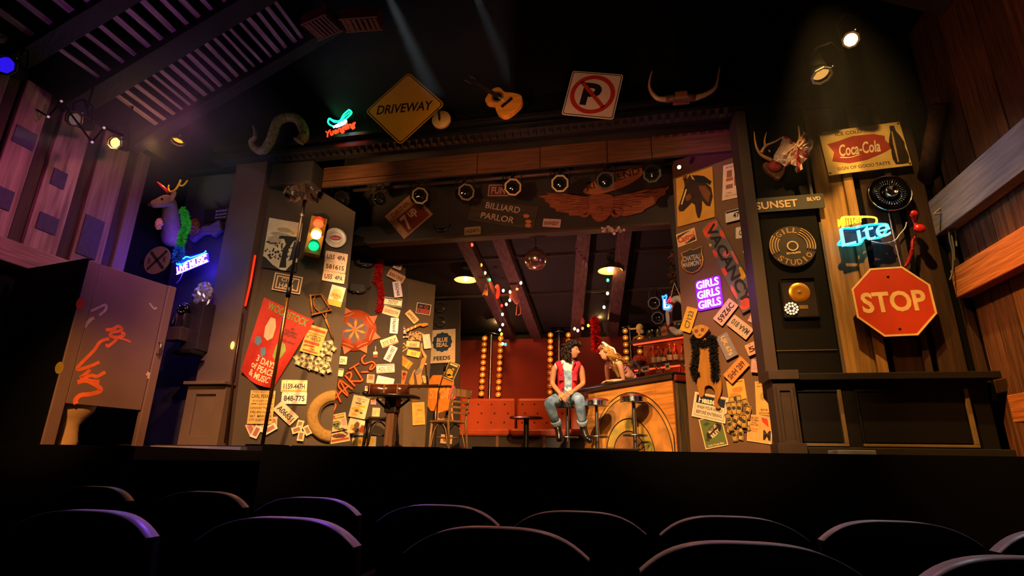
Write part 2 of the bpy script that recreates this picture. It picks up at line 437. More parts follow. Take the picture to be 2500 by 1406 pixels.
# left jamb: pilaster of the proscenium
P0, P1 = WF.uv(445, 1081).x, WF.uv(540, 1085).x
pl = struct('trim_pilaster_left', wbox(P0+.06, P1, YP-.04, YP+.28, 1.95, 5.06), mat('54403a', .7, var=.1, scale=3))
pb = MB(); w0 = P1-P0
pb.X = WF.M(((P0+P1)/2, 0), 0, .0)
pb.ring([(-w0/2, S), (w0/2, S), (w0/2, 1.95), (-w0/2, 1.95)], [(-w0/2+.13, S+.12), (w0/2-.13, S+.12), (w0/2-.13, 1.83), (-w0/2+.13, 1.83)], -.3, .08)
pb.box((0, (S+1.95)/2, .02), (w0-.2, .7, .06)); pb.box((0, 1.965, .05), (w0+.04, .04, .2))
struct('trim_pilaster_base_left', pb, mat('5a4636', .7, var=.1, scale=3), bev=.006)
struct('trim_header_left', wbox(-5.3, -4.12, 6.02, 6.33, 4.70, 5.06), mat('1a1414', .8), bev=.03)
struct('wall_left_front', wbox(-6.3, P0+.08, 6.25, 6.35, 0, 5.1), mat('2a2428', .8, var=.15, scale=2))
struct('wall_left_jamb', wbox(P1-.05, P1, 6.2, 7.0, S, 4.9), mat('2c2320', .8))

# right jamb and the wall of boards
struct('trim_pilaster_right', wbox(1.355, 1.47, YP-.1, YP+.25, 1.95, 5.06), mat('38281f', .7, var=.1, scale=3))
pj = MB(); pj.box((1.46, 5.85, 1.56), (.20, .26, .70)); pj.box((1.46, 5.84, 1.95), (.27, .34, .09)); pj.box((1.46, 5.84, S+.05), (.25, .3, .1)); 
pj.X = Matrix.Translation((1.46, 5.715, 1.56)); pj.ring([(-.085, -.0)]*0 or [(-.07, -.26), (.07, -.26), (.07, .26), (-.07, .26)], [(-.045, -.23), (.045, -.23), (.045, .23), (-.045, .23)], -.01, .01) if False else None
pj.X = Matrix(((1, 0, 0, 1.46), (0, 0, -1, 5.72), (0, 1, 0, 1.57), (0, 0, 0, 1)))
pj.ring([(-.075, -.27), (.075, -.27), (.075, .27), (-.075, .27)], [(-.045, -.23), (.045, -.23), (.045, .23), (-.045, .23)], -.01, .02)
struct('trim_pilaster_base_right', pj, mat('33241a', .7), bev=.005)
wr = struct('wall_right_front', wbox(1.4, 3.34, YP+.06, YP+.12, 0, 5.1), SOOT)
wbox(1.46, 2.08, YP+.0, YP+.06, 1.9, 5.06).build('panel', mat('0b0805', .7, var=.08, scale=2, spec=.1), wr)
for (xa, ya), (xb, yb), w_ in (((1950, 310), (1985, 480), .03), ((1996, 545), (2066, 925), .025)):
    A, B = WF.uv(xa, ya), WF.uv(xb, yb); x = (A.x+B.x)/2
    wbox(x-w_/2, x+w_/2, YP-.03, YP+.0, B.y, A.y).build('panel_edge_strip', mat('4a4030', .6), wr, bev=.004)
wbox(1.50, 2.07, YP-.012, YP, 2.235, 2.245).build('panel_seam', mat('3a3124', .6), wr)
def bx(a): return WF.uv(a, 899).x
LITW = wood('a0743a', '6e4e22', 2, 3, .35); DIMW = wood('40260f', '28160a', 2, 3, .35)  # amber light and shade painted into two copies of the board wood
for a, b, kind in ((2066, 2143, 0), (2143, 2170, 1), (2191, 2260, 2), (2260, 2278, 1), (2299, 2368, 2), (2389, 2411, 1)):
    x0, x1 = bx(a), bx(b); th = (.035, .07, .03)[kind]
    top = 5.1 if kind != 1 else (4.62 if a == 2143 else 5.1)
    wbox(x0, x1-.004, YP+.06-th, YP+.06, 1.9, top).build('board' if kind != 1 else 'batten', LITW if a < 2180 else DIMW, wr, bev=.005)
# wainscot
ws = struct('wall_right_wainscot', wbox(1.56, 3.2, 5.83, 6.0, S, 1.9), mat('120e0a', .6, spec=.2))
wbox(1.5, 3.27, 5.70, 6.0, 1.9, 1.965).build('cap_rail', mat('1a150f', .5, spec=.2), ws, bev=.006)
wbox(1.5, 3.27, 5.76, 6.0, S, S+.07).build('base_rail', mat('201c16', .5), ws, bev=.006)
for a, b in ((1905, 2077), (2112, 2398)):
    x0, x1 = WF.uv(a, 1083).x*.962, WF.uv(b, 1083).x*.962
    lit_mm = mat('6e5a38', .45, var=.1)
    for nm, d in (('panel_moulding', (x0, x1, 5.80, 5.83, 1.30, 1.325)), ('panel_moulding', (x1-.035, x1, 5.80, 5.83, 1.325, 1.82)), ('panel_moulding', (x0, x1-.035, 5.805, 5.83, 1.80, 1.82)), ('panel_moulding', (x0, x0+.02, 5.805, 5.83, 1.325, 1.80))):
        wbox(*d).build(nm, lit_mm if d[4] == 1.30 or d[0] == x1-.035 else mat('120e0a', .6, spec=.2), ws, bev=.004)  # bottom and right mouldings painted lighter, as if lit
    wbox(x0+.03, x1-.05, 5.822, 5.83, 1.34, 1.79).build('recessed_panel', mat('0c0907', .6, spec=.2), ws)
# side wall of rough planks on the right
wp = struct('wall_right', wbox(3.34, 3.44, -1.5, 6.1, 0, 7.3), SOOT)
y = 5.93; k = 0
while y > 1.2:
    w_ = rnd.uniform(.22, .34); t = rnd.uniform(.018, .034)
    wbox(3.34-t, 3.34, y-w_+.012, y, 0.2, 7.2).build('plank', wood(('6a4020', '5c3519', '74481f')[k % 3], ('3a2010', '33200f', '45280f')[k % 3], 2, 4, 1.0), wp, bev=.006)
    y -= w_; k += 1
for z0, z1, y1, hx, hx2 in ((3.41, 3.80, 6.03, '8a8288', '6c6468'), (2.71, 3.0, 5.93, 'b06a30', '8a4c1c'), (1.50, 1.73, 5.55, 'a8622a', '7a4418'), (1.1, 1.3, 5.2, '8a4e22', '5c3214')):
    wbox(3.18, 3.31, 1.2, y1, z0, z1).build('beam', wood(hx, hx2, 1, 4, .6), wp, bev=.01)
a = WR.uv(2290, 445); b = WR.uv(2328, 250)
MB().tube([(3.22, -a.x, a.y), (3.22, -b.x, b.y)], .09, 4).build('brace', wood('5c3418', '3a2010', 2, 4, .6), wp)
# left barn wall
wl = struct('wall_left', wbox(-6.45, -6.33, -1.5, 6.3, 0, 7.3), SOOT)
for ya, yb, hx in ((3.86, 4.14, '8e7468'), (4.30, 4.66, '957a6c'), (4.82, 5.20, '7c6458'), (5.34, 5.52, '6a584e'), (3.3, 3.7, '84695c')):
    wbox(-6.33, -6.27, ya, yb, 3.1, 5.0).build('board', wood(hx, '5c4438', 2, 3, .6), wl, bev=.01)
for yc in (3.76, 4.22, 4.74, 5.27): wbox(-6.33, -6.30, yc-.06, yc+.06, 3.1, 5.0).build('batten', wood('3c2a1e', '261a12', 2, 3, .6), wl)
wbox(-6.33, -6.15, 2.4, 5.25, 2.96, 3.2).build('beam', wood('8a6f62', '63493e', 1, 4, .8), wl, bev=.015)
for yc, zc, w_, h_ in ((4.0, 4.35, .22, .2), (3.95, 3.62, .24, .22), (4.45, 4.1, .16, .2), (4.47, 3.55, .22, .2), (4.98, 3.6, .25, .5)):
    wbox(-6.27, -6.255, yc-w_/2, yc+w_/2, zc-h_/2, zc+h_/2).build('stone_patch', mat('3a3446', .9, bump=.5, scale=20), wl, bev=.004)
# roof slope on the left: rafters, battens
ra = math.radians(28.6); Rr = Matrix.Rotation(-ra, 3, 'Y'); ex = Vector((math.cos(ra), 0, math.sin(ra))); en = Vector((-math.sin(ra), 0, math.cos(ra)))
def rp(x, y, h=0): return Vector((-6.3, y, 4.9)) + ex*((x+6.3)/math.cos(ra)) + en*h
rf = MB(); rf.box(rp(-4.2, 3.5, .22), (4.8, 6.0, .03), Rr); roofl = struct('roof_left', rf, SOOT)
for yc, w_ in ((5.16, .16), (4.31, .24), (3.59, .2), (2.9, .2)):
    MB().box(rp(-4.6, yc, .0), (3.7, w_, .16), Rr).build('rafter', wood('140c10', '0c070a', 0, 4, .5), roofl, bev=.01)
for ya, yb, x0, step, n, w_ in ((4.44, 5.08, -5.80, .107, 19, .05), (3.70, 4.19, -5.77, .15, 12, .06), (3.0, 3.49, -6.0, .2, 9, .08)):
    for i in range(n):
        MB().box(rp(x0+i*step+rnd.uniform(-.012, .012), (ya+yb)/2, .03), (w_*rnd.uniform(.7, 1.25), yb-ya+.1, .03), Matrix.Rotation(rnd.uniform(-.03, .03), 3, 'Z') @ Rr).build('batten', wood('98788a', '604a54', 1, 5, .6), roofl, bev=.004)
# matching roof slope on the right, in the dark
def rq(x, y, h=0): return Vector((3.34, y, 5.6)) + Vector((-math.cos(ra), 0, math.sin(ra)))*((3.34-x)/math.cos(ra)) + Vector((math.sin(ra), 0, math.cos(ra)))*h
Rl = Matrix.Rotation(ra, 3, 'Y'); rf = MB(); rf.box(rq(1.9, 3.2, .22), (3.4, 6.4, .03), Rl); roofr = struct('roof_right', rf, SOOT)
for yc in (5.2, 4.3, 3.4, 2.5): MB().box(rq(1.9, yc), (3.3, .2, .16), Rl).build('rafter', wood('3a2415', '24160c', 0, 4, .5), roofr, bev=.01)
# ------------------------------------------------------------------ things hung on the flats
A4 = crop(560, 440, 3.906); A5 = crop(560, 760, 3.906); A6 = crop(840, 580, 5.206); A7 = crop(790, 830, 4.847)
E5 = crop(920, 740, 8.7875); E7 = crop(900, 840, 10.044)
B2 = crop(1140, 380, 4.63); B7 = crop(1620, 380, 3.346); B8 = crop(1640, 720, 3.514)
C1 = crop(1800, 280, 5.022); C2 = crop(1820, 500, 3.906)
PINK = 'd9a89a'; CREAM = 'e2cda4'; WHITEP = 'e6dccb'; LILAC = 'b0a6b4'; YEL = 'e0b04a'; ORG = 'e09a3c'; INK = '1c1a22'
_off = [0.004]
def nextoff():
    _off[0] = _off[0]+.0035 if _off[0] < .05 else .004
    return _off[0]
def plate_parts(t, w, h, text, base, ink, stripe=None, bot=None, tw=.82):
    b = MB(); b.prism(rrect(w, h, .012), 0, .002)
    b.ring(rrect(w, h, .012), rrect(w-.008, h-.008, .009), .002, .0045)
    b.build('plate', mat(base, .45, .25, var=.12, scale=14, bump=.1), t)
    if stripe: MB().box((0, h*.38, .0024), (w-.012, h*.16, .0012)).build('top_band', mat(stripe, .5), t)
    if bot: MB().box((0, -h*.40, .0024), (w-.012, h*.12, .0012)).build('bottom_band', mat(bot, .5), t)
    if text: MB().text(text, 0, -.004, w*tw, h*.46, .0032, 0, .02, 0, .0014).build('lettering', mat(ink, .5, var=.05), t)
    m = MB()
    for sx in (-1, 1): m.lathe([(.005, 0), (.004, .003), (0, .0035)], 8, (sx*w*.28, h*.41, .002))
    m.build('bolt', STEEL, t)
def plate(Wl, c, a, b, text, base, ink, label, stripe=None, bot=None, tw=.82, r=.5):
    M, d = Wl.two(c(*a), c(*b), nextoff())
    t = thing('license_plate', label, 'license plate', M, 'license plates on the walls')
    plate_parts(t, d, d*r, text, base, ink, stripe, bot, tw); return t

# left flat
for i, (tl, tr, tx, lb) in enumerate((((912, 718), (1124, 755), 'U55  4PA', 'pinkish licence plate reading U55 4PA, topmost of three under the round plate'), ((901, 812), (1110, 845), '58161S', 'pinkish licence plate reading 58161S, middle of three on the left flat'), ((888, 908), (1098, 945), 'U55  4PA', 'pinkish licence plate reading U55 4PA, lowest of three above the yellow sign'))):
    plate(L1, A4, tl, tr, tx, 'dcb496', INK, lb)
plate(L1, A5, (494, 712), (740, 716), '1159-447H', 'd8b890', INK, 'cream licence plate with orange foot reading 1159-447H', None, 'd08a2a')
plate(L1, A5, (496, 826), (736, 830), '848-775', 'c6c0b4', INK, 'silver grey licence plate reading 848-775 beneath the orange-footed one')
plate(L1, A5, (455, 895), (618, 1050), 'A06651', 'd8b496', INK, 'bent cream licence plate reading A06651, tilted on the left flat')

def poster(Wl, pts, name, label, cat, base, off=None, group=None, th=.003, frame=None, curl=0):
    M, w, h = Wl.quad(pts, off if off is not None else nextoff())
    t = thing(name, label, cat, M, group)
    MB().box((0, 0, th/2), (w, h, th)).build('sheet', mat(base, .7, var=.12, scale=6), t)
    if frame:
        MB().ring([(-w/2, -h/2), (w/2, -h/2), (w/2, h/2), (-w/2, h/2)], [(-w/2+frame[1], -h/2+frame[1]), (w/2-frame[1], -h/2+frame[1]), (w/2-frame[1], h/2-frame[1]), (-w/2+frame[1], h/2-frame[1])], 0, th+.004).build('border', mat(frame[0], .6), t)
    return t, w, h, th+.001
def lines(t, z, rows, m, name='print', off=.01):
    b = MB()
    for (s, cx, cy, w, h) in rows: b.text(s, cx, cy, w, h, z, 0, off)
    return b.build(name, m, t)
def bars(t, z, rows, m, name='print_block'):
    b = MB()
    for (cx, cy, w, h) in rows: b.box((cx, cy, z), (w, h, .001))
    return b.build(name, m, t)
def blobs(t, z, rows, m, name='picture_shape', jag=0.0, n=14):
    b = MB()
    for r in rows:
        cx, cy, rx, ry = r[:4]; P = circ(1, n)
        b.face([(cx+x*rx*(1+rnd.uniform(-jag, jag)), cy+y*ry*(1+rnd.uniform(-jag, jag))) for x, y in P], z)
    return b.build(name, m, t)

# black and white concert photograph
t, w, h, z = poster(L1, qq(A4, (375, 362), (663, 415), (668, 885), (308, 838)), 'photo_poster', 'black and white photograph poster of a crowd, top left of the left flat', 'poster', 'd8c2a2')
b = MB()
for i in range(84):
    x = rnd.uniform(-.46, .46)*w; yy = rnd.uniform(-.30, .02)*h; s_ = .014*h*rnd.uniform(.6, 1.4); b.face([(x+px*s_*rnd.uniform(.6, 1.4), yy+py*s_*1.3) for px, py in circ(1, 7)], z+rnd.uniform(0, .001))
b.build('crowd_print', mat('2c2620', .7), t)
b = MB(); b.face([(.02*w, -.30*h), (.17*w, -.26*h), (.20*w, -.05*h), (.30*w, .10*h), (.40*w, .14*h), (.38*w, .20*h), (.12*w, .19*h), (-.05*w, .18*h), (-.14*w, .155*h), (-.13*w, .11*h), (.02*w, .12*h), (.10*w, .02*h), (.03*w, -.08*h)], z+.001)
b.face([(-.5*w, -.5*h), (.05*w, -.5*h), (-.2*w, -.42*h), (-.42*w, -.30*h), (-.5*w, -.28*h)], z+.0012); b.face([(.0*w, -.46*h), (.2*w, -.44*h), (.16*w, -.24*h), (.02*w, -.26*h)], z+.0013)
b.face([(.5*w, -.5*h), (.2*w, -.5*h), (.34*w, -.36*h), (.5*w, -.30*h)], z+.0012); b.face([(.25*w, -.3*h), (.5*w, -.22*h), (.5*w, .12*h), (.33*w, .1*h)], z+.001)
b.build('figure_print', mat('191614', .7), t)
blobs(t, z+.0002, [(-.25*w, .06*h, .2*w, .1*h), (.0, .3*h, .22*w, .05*h), (-.1*w, .20*h, .3*w, .04*h)], mat('a8967c', .7), 'smoke_print', .12)
blobs(t, z+.0003, [(.24*w, .27*h, .06*w, .04*h)], mat('d0a050', .7), 'sun_print', .2)
# city hall sign
M, w, h = L1.quad(qq(A4, (435, 880), (697, 930), (675, 1093), (402, 1048)), .006)
t = thing('sign_board', 'dark sign with double cream border reading CITY HALL', 'sign', M)
MB().prism(rrect(w, h, .005), 0, .012).build('board', mat('3c352f', .6), t)
r_ = MB()
for k in (0, .035): r_.ring(rrect(w-2*k, h-2*k, .004), rrect(w-2*k-.03, h-2*k-.03, .004), .012, .016)
r_.build('border', mat('d8a878', .5), t)
lines(t, .0135, [('CITY', 0, .045, w*.46, .05), ('HALL', 0, -.04, w*.56, .068)], mat('d8b48c', .5), 'lettering')
# traffic light
t = thing('traffic_light', 'yellow three-lamp traffic light, red amber and green lit', 'traffic light', L1.quad(qq(A4, (775, 340), (922, 372), (852, 788), (705, 755)), .01)[0])
w, h = .215, .56
MB().box((0, 0, .075), (w, h, .15)).build('housing', mat('b07c1e', .5, bump=.1), t, bev=.008)
for i, (hx, k) in enumerate((('ff5024', 2.4), ('ffd070', 6.5), ('10e08a', 1.5))):
    yy = .178-i*.172
    MB().lathe([(0, .172), (.03, .170), (.05, .163), (.065, .152), (.068, .15)], 20, (0, yy, 0)).build('lens', glow(hx, k), t)
    v = MB().lathe([(.072, .15), (.072, .235), (.069, .235), (.069, .15)], 16, (0, yy, 0), True, math.radians(5), math.radians(175)); v.build('visor', mat(('a02818', 'b07c1e', '1a7a50')[i], .5), t)
for off_, hx, e in ((.178, (1, .2, .08), .5), (0, (1, .6, .2), 1.6), (-.172, (.1, .9, .5), .35)):
    point('lamp_of_traffic_light', L1.M(L1.uv(*A4(813, 565)), 0, .3).translation+Vector((0, 0, off_)), e, hx, .03)
# round plate
M, d = L1.two(A4(906, 548), A4(1114, 560), .008)
t = thing('wall_plate', 'round white tin plate with a red oval badge on the left flat', 'plate', M)
MB().lathe([(0, .010), (d*.36, .010), (d*.42, .016), (d*.5, .022), (d*.5, .018), (d*.4, .004), (0, .002)], 36).build('dish', mat('e6dcc8', .35, .1), t)
MB().prism(circ(1, 24, rx=d*.25, ry=d*.12), .0102, .014).build('badge', mat('b8301a', .4), t)
MB().ring(circ(d*.30, 32), circ(d*.285, 32), .0102, .012).build('green_line', mat('6a7a4a', .5), t)
lines(t, .0146, [('Schaefer', 0, 0, d*.36, d*.09)], mat('f0e2c8', .5), 'lettering')
# shell sign
M, w, h = L1.quad(qq(A4, (980, 996), (1112, 1030), (1058, 1216), (925, 1180)), .006)
t = thing('sign_board', 'small white and yellow tin sign with a yellow scallop shell', 'sign', M)
MB().box((0, 0, .003), (w, h, .006)).build('board', mat('e6dcc4', .45), t)
MB().box((0, -h*.36, .0065), (w, h*.28, .001)).build('yellow_foot', mat('e8b020', .5), t)
b = MB(); n = 9
for i in range(n):
    a0 = math.radians(-10+200*i/n); a1 = math.radians(-10+200*(i+1)/n-5); rx, ry = w*.43, h*.37
    b.prism([(0, -h*.16), (rx*math.cos(a0), ry*math.sin(a0)-.02*h), (rx*1.04*math.cos((a0+a1)/2), ry*1.05*math.sin((a0+a1)/2)-.02*h), (rx*math.cos(a1), ry*math.sin(a1)-.02*h)], .006, .010)
b.box((0, -h*.15, .008), (w*.36, h*.14, .004)); b.build('shell', mat('f0b81c', .45), t)
lines(t, .0125, [('SHELL', 0, .03*h, w*.62, h*.13)], mat('c03a1a', .5), 'lettering', .02)
# tennis racket in its press
o = L1.uv(*A4(860, 1190)); M, d = L1.two(A4(925, 1395), A4(855, 1150), .02)
t = thing('tennis_racket', 'old wooden tennis racket clamped in a wooden press', 'racket', L1.M(L1.uv(*A4(852, 1185)), 0, .015))
b = MB(); Q = [L1.uv(*A4(*p))-L1.uv(*A4(852, 1185)) for p in ((770, 1108), (870, 1098), (962, 1248), (790, 1290))]
for zz in (.0, .035):
    for i in range(4):
        p, q = Q[i], Q[(i+1) % 4]; e = (q-p).normalized()*.015; b.tube([(p.x-e.x, p.y-e.y, zz), (q.x+e.x, q.y+e.y, zz)], .013, 4)
b.build('press_frame', wood('b5793a', '8a5524', 0, 4, .3), t)
H = [L1.uv(*A4(*p))-L1.uv(*A4(852, 1185)) for p in ((900, 1270), (915, 1330), (950, 1420), (985, 1520))]
hb = MB(); hd = (H[0]-H[-1]).normalized(); cen = H[0]+hd*.14
pts = [(cen.x+math.cos(a)*.09*hd.y+math.sin(a)*.13*hd.x, cen.y-math.cos(a)*.09*hd.x+math.sin(a)*.13*hd.y, .018) for a in [i*math.pi/12 for i in range(24)]]
hb.tube(pts, .009, 6, True); hb.build('head_hoop', wood('a86a30', '7a4a20', 0), t)
sb = MB()
for i in range(-4, 5):
    for ax in (0, 1):
        k = i*.018; l = math.sqrt(max(0, 1-(k/(.09 if ax else .13))**2))*(.13 if ax else .09)
        A = Vector((hd.y, -hd.x)); B = hd
        p, q = (cen+A*k-B*l, cen+A*k+B*l) if ax else (cen+B*k-A*l, cen+B*k+A*l)
        sb.tube([(p.x, p.y, .018), (q.x, q.y, .018)], .001, 3)
sb.build('strings', mat('c8b898', .6), t)
MB().tube([(H[0].x-.03, H[0].y+.01, .018), (H[1].x, H[1].y, .018)], .008, 5).tube([(H[0].x+.03, H[0].y+.01, .018), (H[1].x, H[1].y, .018)], .008, 5).tube([(H[1].x, H[1].y, .018), (H[2].x, H[2].y, .018)], [.014, .012], 6).build('throat', wood('c08030', '96602a', 0), t)
MB().tube([(H[2].x, H[2].y, .018), (H[3].x, H[3].y, .018)], [.014, .015], 8).build('grip', mat('5a3a1c', .8, bump=.2), t)
# red festival banner, draped
TL, T_R, BR, BL = [L1.uv(*A5(*p)) for p in ((330, -125), (805, 95), (415, 735), (110, 570))]
b = MB(); N = 12
def ban(u, v, o=0):
    p = (TL*(1-u)+T_R*u)*(1-v)+(BL*(1-u)+BR*u)*v
    p = p+Vector((0, -.10*v*math.sin(u*math.pi)*.6))
    return Vector((p.x, p.y, .045+.03*math.sin(u*8+v*2.5)*(.35+.8*v)+o))
V = [ban(i/N, j/N) for j in range(N+1) for i in range(N+1)]+[ban(i/N, j/N, -.004) for j in range(N+1) for i in range(N+1)]
K = (N+1)**2; Fs = []
for j in range(N):
    for i in range(N):
        a = j*(N+1)+i; Fs += [(a+N+1, a+N+2, a+1, a), (K+a, K+a+1, K+a+N+2, K+a+N+1)]
b.add(V, Fs, True)
t = thing('festival_banner', 'big draped red festival banner with a white patch and cream lettering', 'banner', L1.M((0, 0), 0, 0))
b.build('cloth', mat('b02416', .75, var=.15), t)
def bprint(name, m, polys, o=.004):
    mb = MB()
    for P in polys: mb.add([ban(u, v, o) for u, v in P], [tuple(range(len(P)-1, -1, -1))])
    return mb.build(name, m, t)
def btext(name, m, s, u, v, w_, h_, off=.02, ang=0.0):
    Vt, Ft = text_geo(s, off, 0); mb = MB(); c, k = math.cos(ang), math.sin(ang)
    mb.add([ban(u+c*x*w_+k*y*h_*.7, v-y*h_*c+x*w_*k, .006) for x, y in Vt], Ft); return mb.build(name, m, t)
bprint('white_print', mat('e8b494', .7), [[(.24, .20), (.20, .34), (.24, .46), (.34, .48), (.42, .42), (.40, .28), (.33, .19)]])
bprint('green_print', mat('7a8a3a', .7), [[(.55, .48), (.60, .42), (.72, .43), (.80, .50), (.78, .60), (.68, .66), (.58, .62)]])
bprint('blue_print', mat('5a7a96', .7), [[(.08, .52), (.18, .48), (.24, .53), (.20, .60), (.10, .60)], [(.26, .60), (.36, .56), (.42, .64), (.34, .70)]])
btext('title_lettering', mat('6a8a3a', .7), 'WOODSTOCK', .52, .075, .80, .10, .02)
btext('small_lettering', mat('3a1410', .7), 'AN\nAQUARIAN\nEXPOSITION', .72, .26, .30, .13)
btext('small_lettering', mat('3a1410', .7), 'WHITE LAKE N.Y.', .74, .39, .34, .03)
btext('large_lettering', mat('eccaa0', .7), '3 DAYS\nof PEACE\n& MUSIC', .50, .82, .60, .27, .02)
# orange concert handbill
t, w, h, z = poster(L1, qq(A5, (775, 122), (925, 185), (858, 425), (652, 385)), 'concert_poster', 'orange and white concert handbill reading WOLF beside the red banner', 'poster', 'e8a050')
bars(t, z, [(0, .36*h, .9*w, .10*h), (0, .22*h, .9*w, .02*h), (-.05*w, -.12*h, .8*w, .10*h), (-.1*w, -.24*h, .5*w, .06*h), (.0, -.42*h, .8*w, .05*h)], mat('c8401c', .7))
lines(t, z+.001, [('HOWLIN', 0, .13*h, .6*w, .07*h), ('WOLF', .06*w, .02*h, .55*w, .11*h), ('TUE', -.37*w, .05*h, .16*w, .07*h), ('$2', -.36*w, -.26*h, .13*w, .08*h), ('FRI', .1*w, -.34*h, .2*w, .06*h)], mat('2a1a14', .7), 'lettering', .02)
# show bill in narrow yellow
t, w, h, z = poster(L1, qq(A5, (207, 757), (440, 760), (408, 1078), (165, 1072)), 'show_bill', 'tall yellow show bill with heavy black lettering, lower left of the left flat', 'poster', 'd8a85c')
lines(t, z, [('THREE NIGHTS ONLY', 0, .455*h, .86*w, .05*h), ('CARL PERKINS', 0, .33*h, .9*w, .12*h), ('"BLUE SUEDE SHOES"', 0, .19*h, .8*w, .045*h), ('JIMMY and JOHNNY', 0, .09*h, .88*w, .06*h), ('CONWAY TWITTY', 0, -.03*h, .9*w, .07*h), ('HELEN HALL', 0, -.15*h, .86*w, .07*h), ('SAT. MARCH 8', 0, -.27*h, .86*w, .08*h), ('CITY AUDITORIUM', 0, -.38*h, .9*w, .07*h)], mat('241a10', .7), 'lettering', .015)
# bills and scraps
ORD = 'first second third fourth fifth sixth seventh eighth ninth tenth eleventh twelfth thirteenth fourteenth fifteenth sixteenth seventeenth eighteenth nineteenth twentieth twenty-first twenty-second twenty-third twenty-fourth'.split()
def note(Wl, c, x, y, ang, L, hx, ink, label, group):
    M = Wl.M(Wl.uv(*c(x, y)), math.radians(ang), nextoff()); Hh = L*.43
    b = MB(); N_ = 4
    V = [(-L/2+L*i/N_, s_*Hh/2, .004+.006*math.sin(i*2.1+x)) for i in range(N_+1) for s_ in (-1, 1)]
    b.smooth = True; b.add(V, [(2*i, 2*i+2, 2*i+3, 2*i+1) for i in range(N_)])
    b.m = 1; b.smooth = False; b.face(circ(1, 10, 0, 0, L*.13, Hh*.36), .0125)
    b.ring(rrect(L*.92, Hh*.84, .002, 1), rrect(L*.86, Hh*.72, .002, 1), .0115, .012)
    return solo(b, 'banknote' if L < .2 else 'paper_scrap', label, 'banknote' if L < .2 else 'paper', [mat(hx, .8), mat(ink, .8)], M, group)
for i, (x, y, a) in enumerate(sorted(((930, 310, 20), (965, 345, -30), (900, 340, 70), (945, 370, 80), (900, 395, 60), (880, 440, 100), (920, 440, 15), (955, 430, 85), (690, 450, 60), (655, 470, -50), (730, 470, 30), (680, 505, -20), (770, 470, 75), (800, 500, 20), (735, 520, -35), (840, 480, 65), (800, 545, -15), (870, 520, 85), (900, 550, 70), (935, 540, -65), (865, 565, -20), (840, 550, 40)), key=lambda p: p[1])):
    note(L1, A5, x, y, a, .145, rnd.choice(('c8b48a', 'b8a67e', 'd2be94')), '4a4630', 'creased dollar note below the racket, %s counted downwards in its cluster' % ORD[i], 'banknotes below the racket')
for i, (x, y, a, n_) in enumerate(((250, 1085, 25, 'topmost'), (205, 1125, -60, 'left one'), (255, 1150, 70, 'lowest'), (350, 1100, 80, 'middle one'), (420, 1065, -85, 'upper right one'), (390, 1120, 35, 'lower right one'))):
    M = L1.M(L1.uv(*A5(x, y)), math.radians(a), nextoff()); b = MB(); b.box((0, 0, .004), (.15, .085, .003)); b.m = 1; b.box((0, 0, .006), (.1, .05, .001))
    solo(b, 'playing_card', 'pale paper scrap under the yellow show bill, %s of its six' % n_, 'paper', [mat(('e8d0b0', 'e0a890', 'ead8c0')[i % 3], .7), mat('a86a58', .7)], M, 'scraps under the show bill')
for i, (x, y, a, n_) in enumerate(((670, 1085, 80, 'top'), (640, 1130, 20, 'left'), (680, 1190, 85, 'bottom'), (740, 1135, -60, 'right'))):
    M = L1.M(L1.uv(*A5(x, y)), math.radians(a), nextoff()); b = MB(); b.box((0, 0, .004), (.12, .08, .003)); b.m = 1; b.box((0, 0, .006), (.08, .045, .001))
    solo(b, 'playing_card', 'small card stuck left of the tyre, the %s one of four' % n_, 'paper', [mat('d8b890', .7), mat('8a6048', .7)], M, 'cards beside the tyre')
# whitewall tyre cut by the flat's edge
u0 = L1.uv(*A5(990, 1000)); rr = (u0-L1.uv(*A5(733, 1005))).length
t = thing('tire_half', 'worn tan half tyre fixed at the foot of the left flat', 'tire', L1.M(u0, 0, .0))
MB().lathe([(rr*.58, .0), (rr*.56, .04), (rr*.62, .07), (rr*.9, .075), (rr, .04), (rr, 0)], 28, (0, 0, 0), True, math.radians(92), math.radians(268)).build('sidewall', mat('8a6a34', .85, bump=.4, scale=24), t)
MB().lathe([(rr*.5, .0), (rr*.5, .045), (rr*.56, .045)], 28, (0, 0, 0), True, math.radians(92), math.radians(268)).build('bead', mat('4a3a24', .8), t)

# middle flat (L2) and rear flat (L3)
plate(L2, A6, (662, 410), (742, 230), '1595-011', 'd8aa98', INK, 'pink licence plate standing on end, topmost of the middle flat')
plate(L2, A6, (560, 450), (758, 555), 'BAN ONE', 'b07a4a', '3a1c10', 'brown licence plate reading BAN ONE')
plate(L2, A6, (660, 570), (690, 768), 'SGQ468', 'c8b0b4', '3a2a4a', 'lilac licence plate reading SGQ468 standing on end')
plate(L2, A6, (508, 806), (735, 836), '75727', 'dcc89c', '8a6a2a', 'cream licence plate reading 75727 with dark blue bands', '2a3a4a', '2a3a4a', .55)
plate(L2, A6, (495, 912), (702, 975), 'S082579', 'dca87c', 'a84a28', 'salmon licence plate reading S082579 in red')
plate(L2, A6, (628, 1220), (645, 1022), 'JHW761', 'b8b0b4', INK, 'silver licence plate reading JHW761 standing on end')
plate(L2, E5, (90, 890), (435, 765), '373 ELP', 'dca07c', 'a83a1c', 'salmon licence plate reading 373 ELP with red foot', None, 'b84a24')
plate(L2, E5, (215, 1240), (370, 930), 'PAN-1937', 'b89aa0', '4a2a3a', 'mauve licence plate reading PAN-1937 standing on end')
plate(L2, E7, (190, 615), (630, 590), 'ADL-327', 'e4c8a4', '7a2a24', 'cream licence plate reading ADL-327 with mauve bands', '9a7a94', '9a7a94')
plate(L2, E7, (195, 870), (610, 960), '110 C', 'b8aab4', 'e8dcd0', 'mauve licence plate with orange blot behind the guitar')
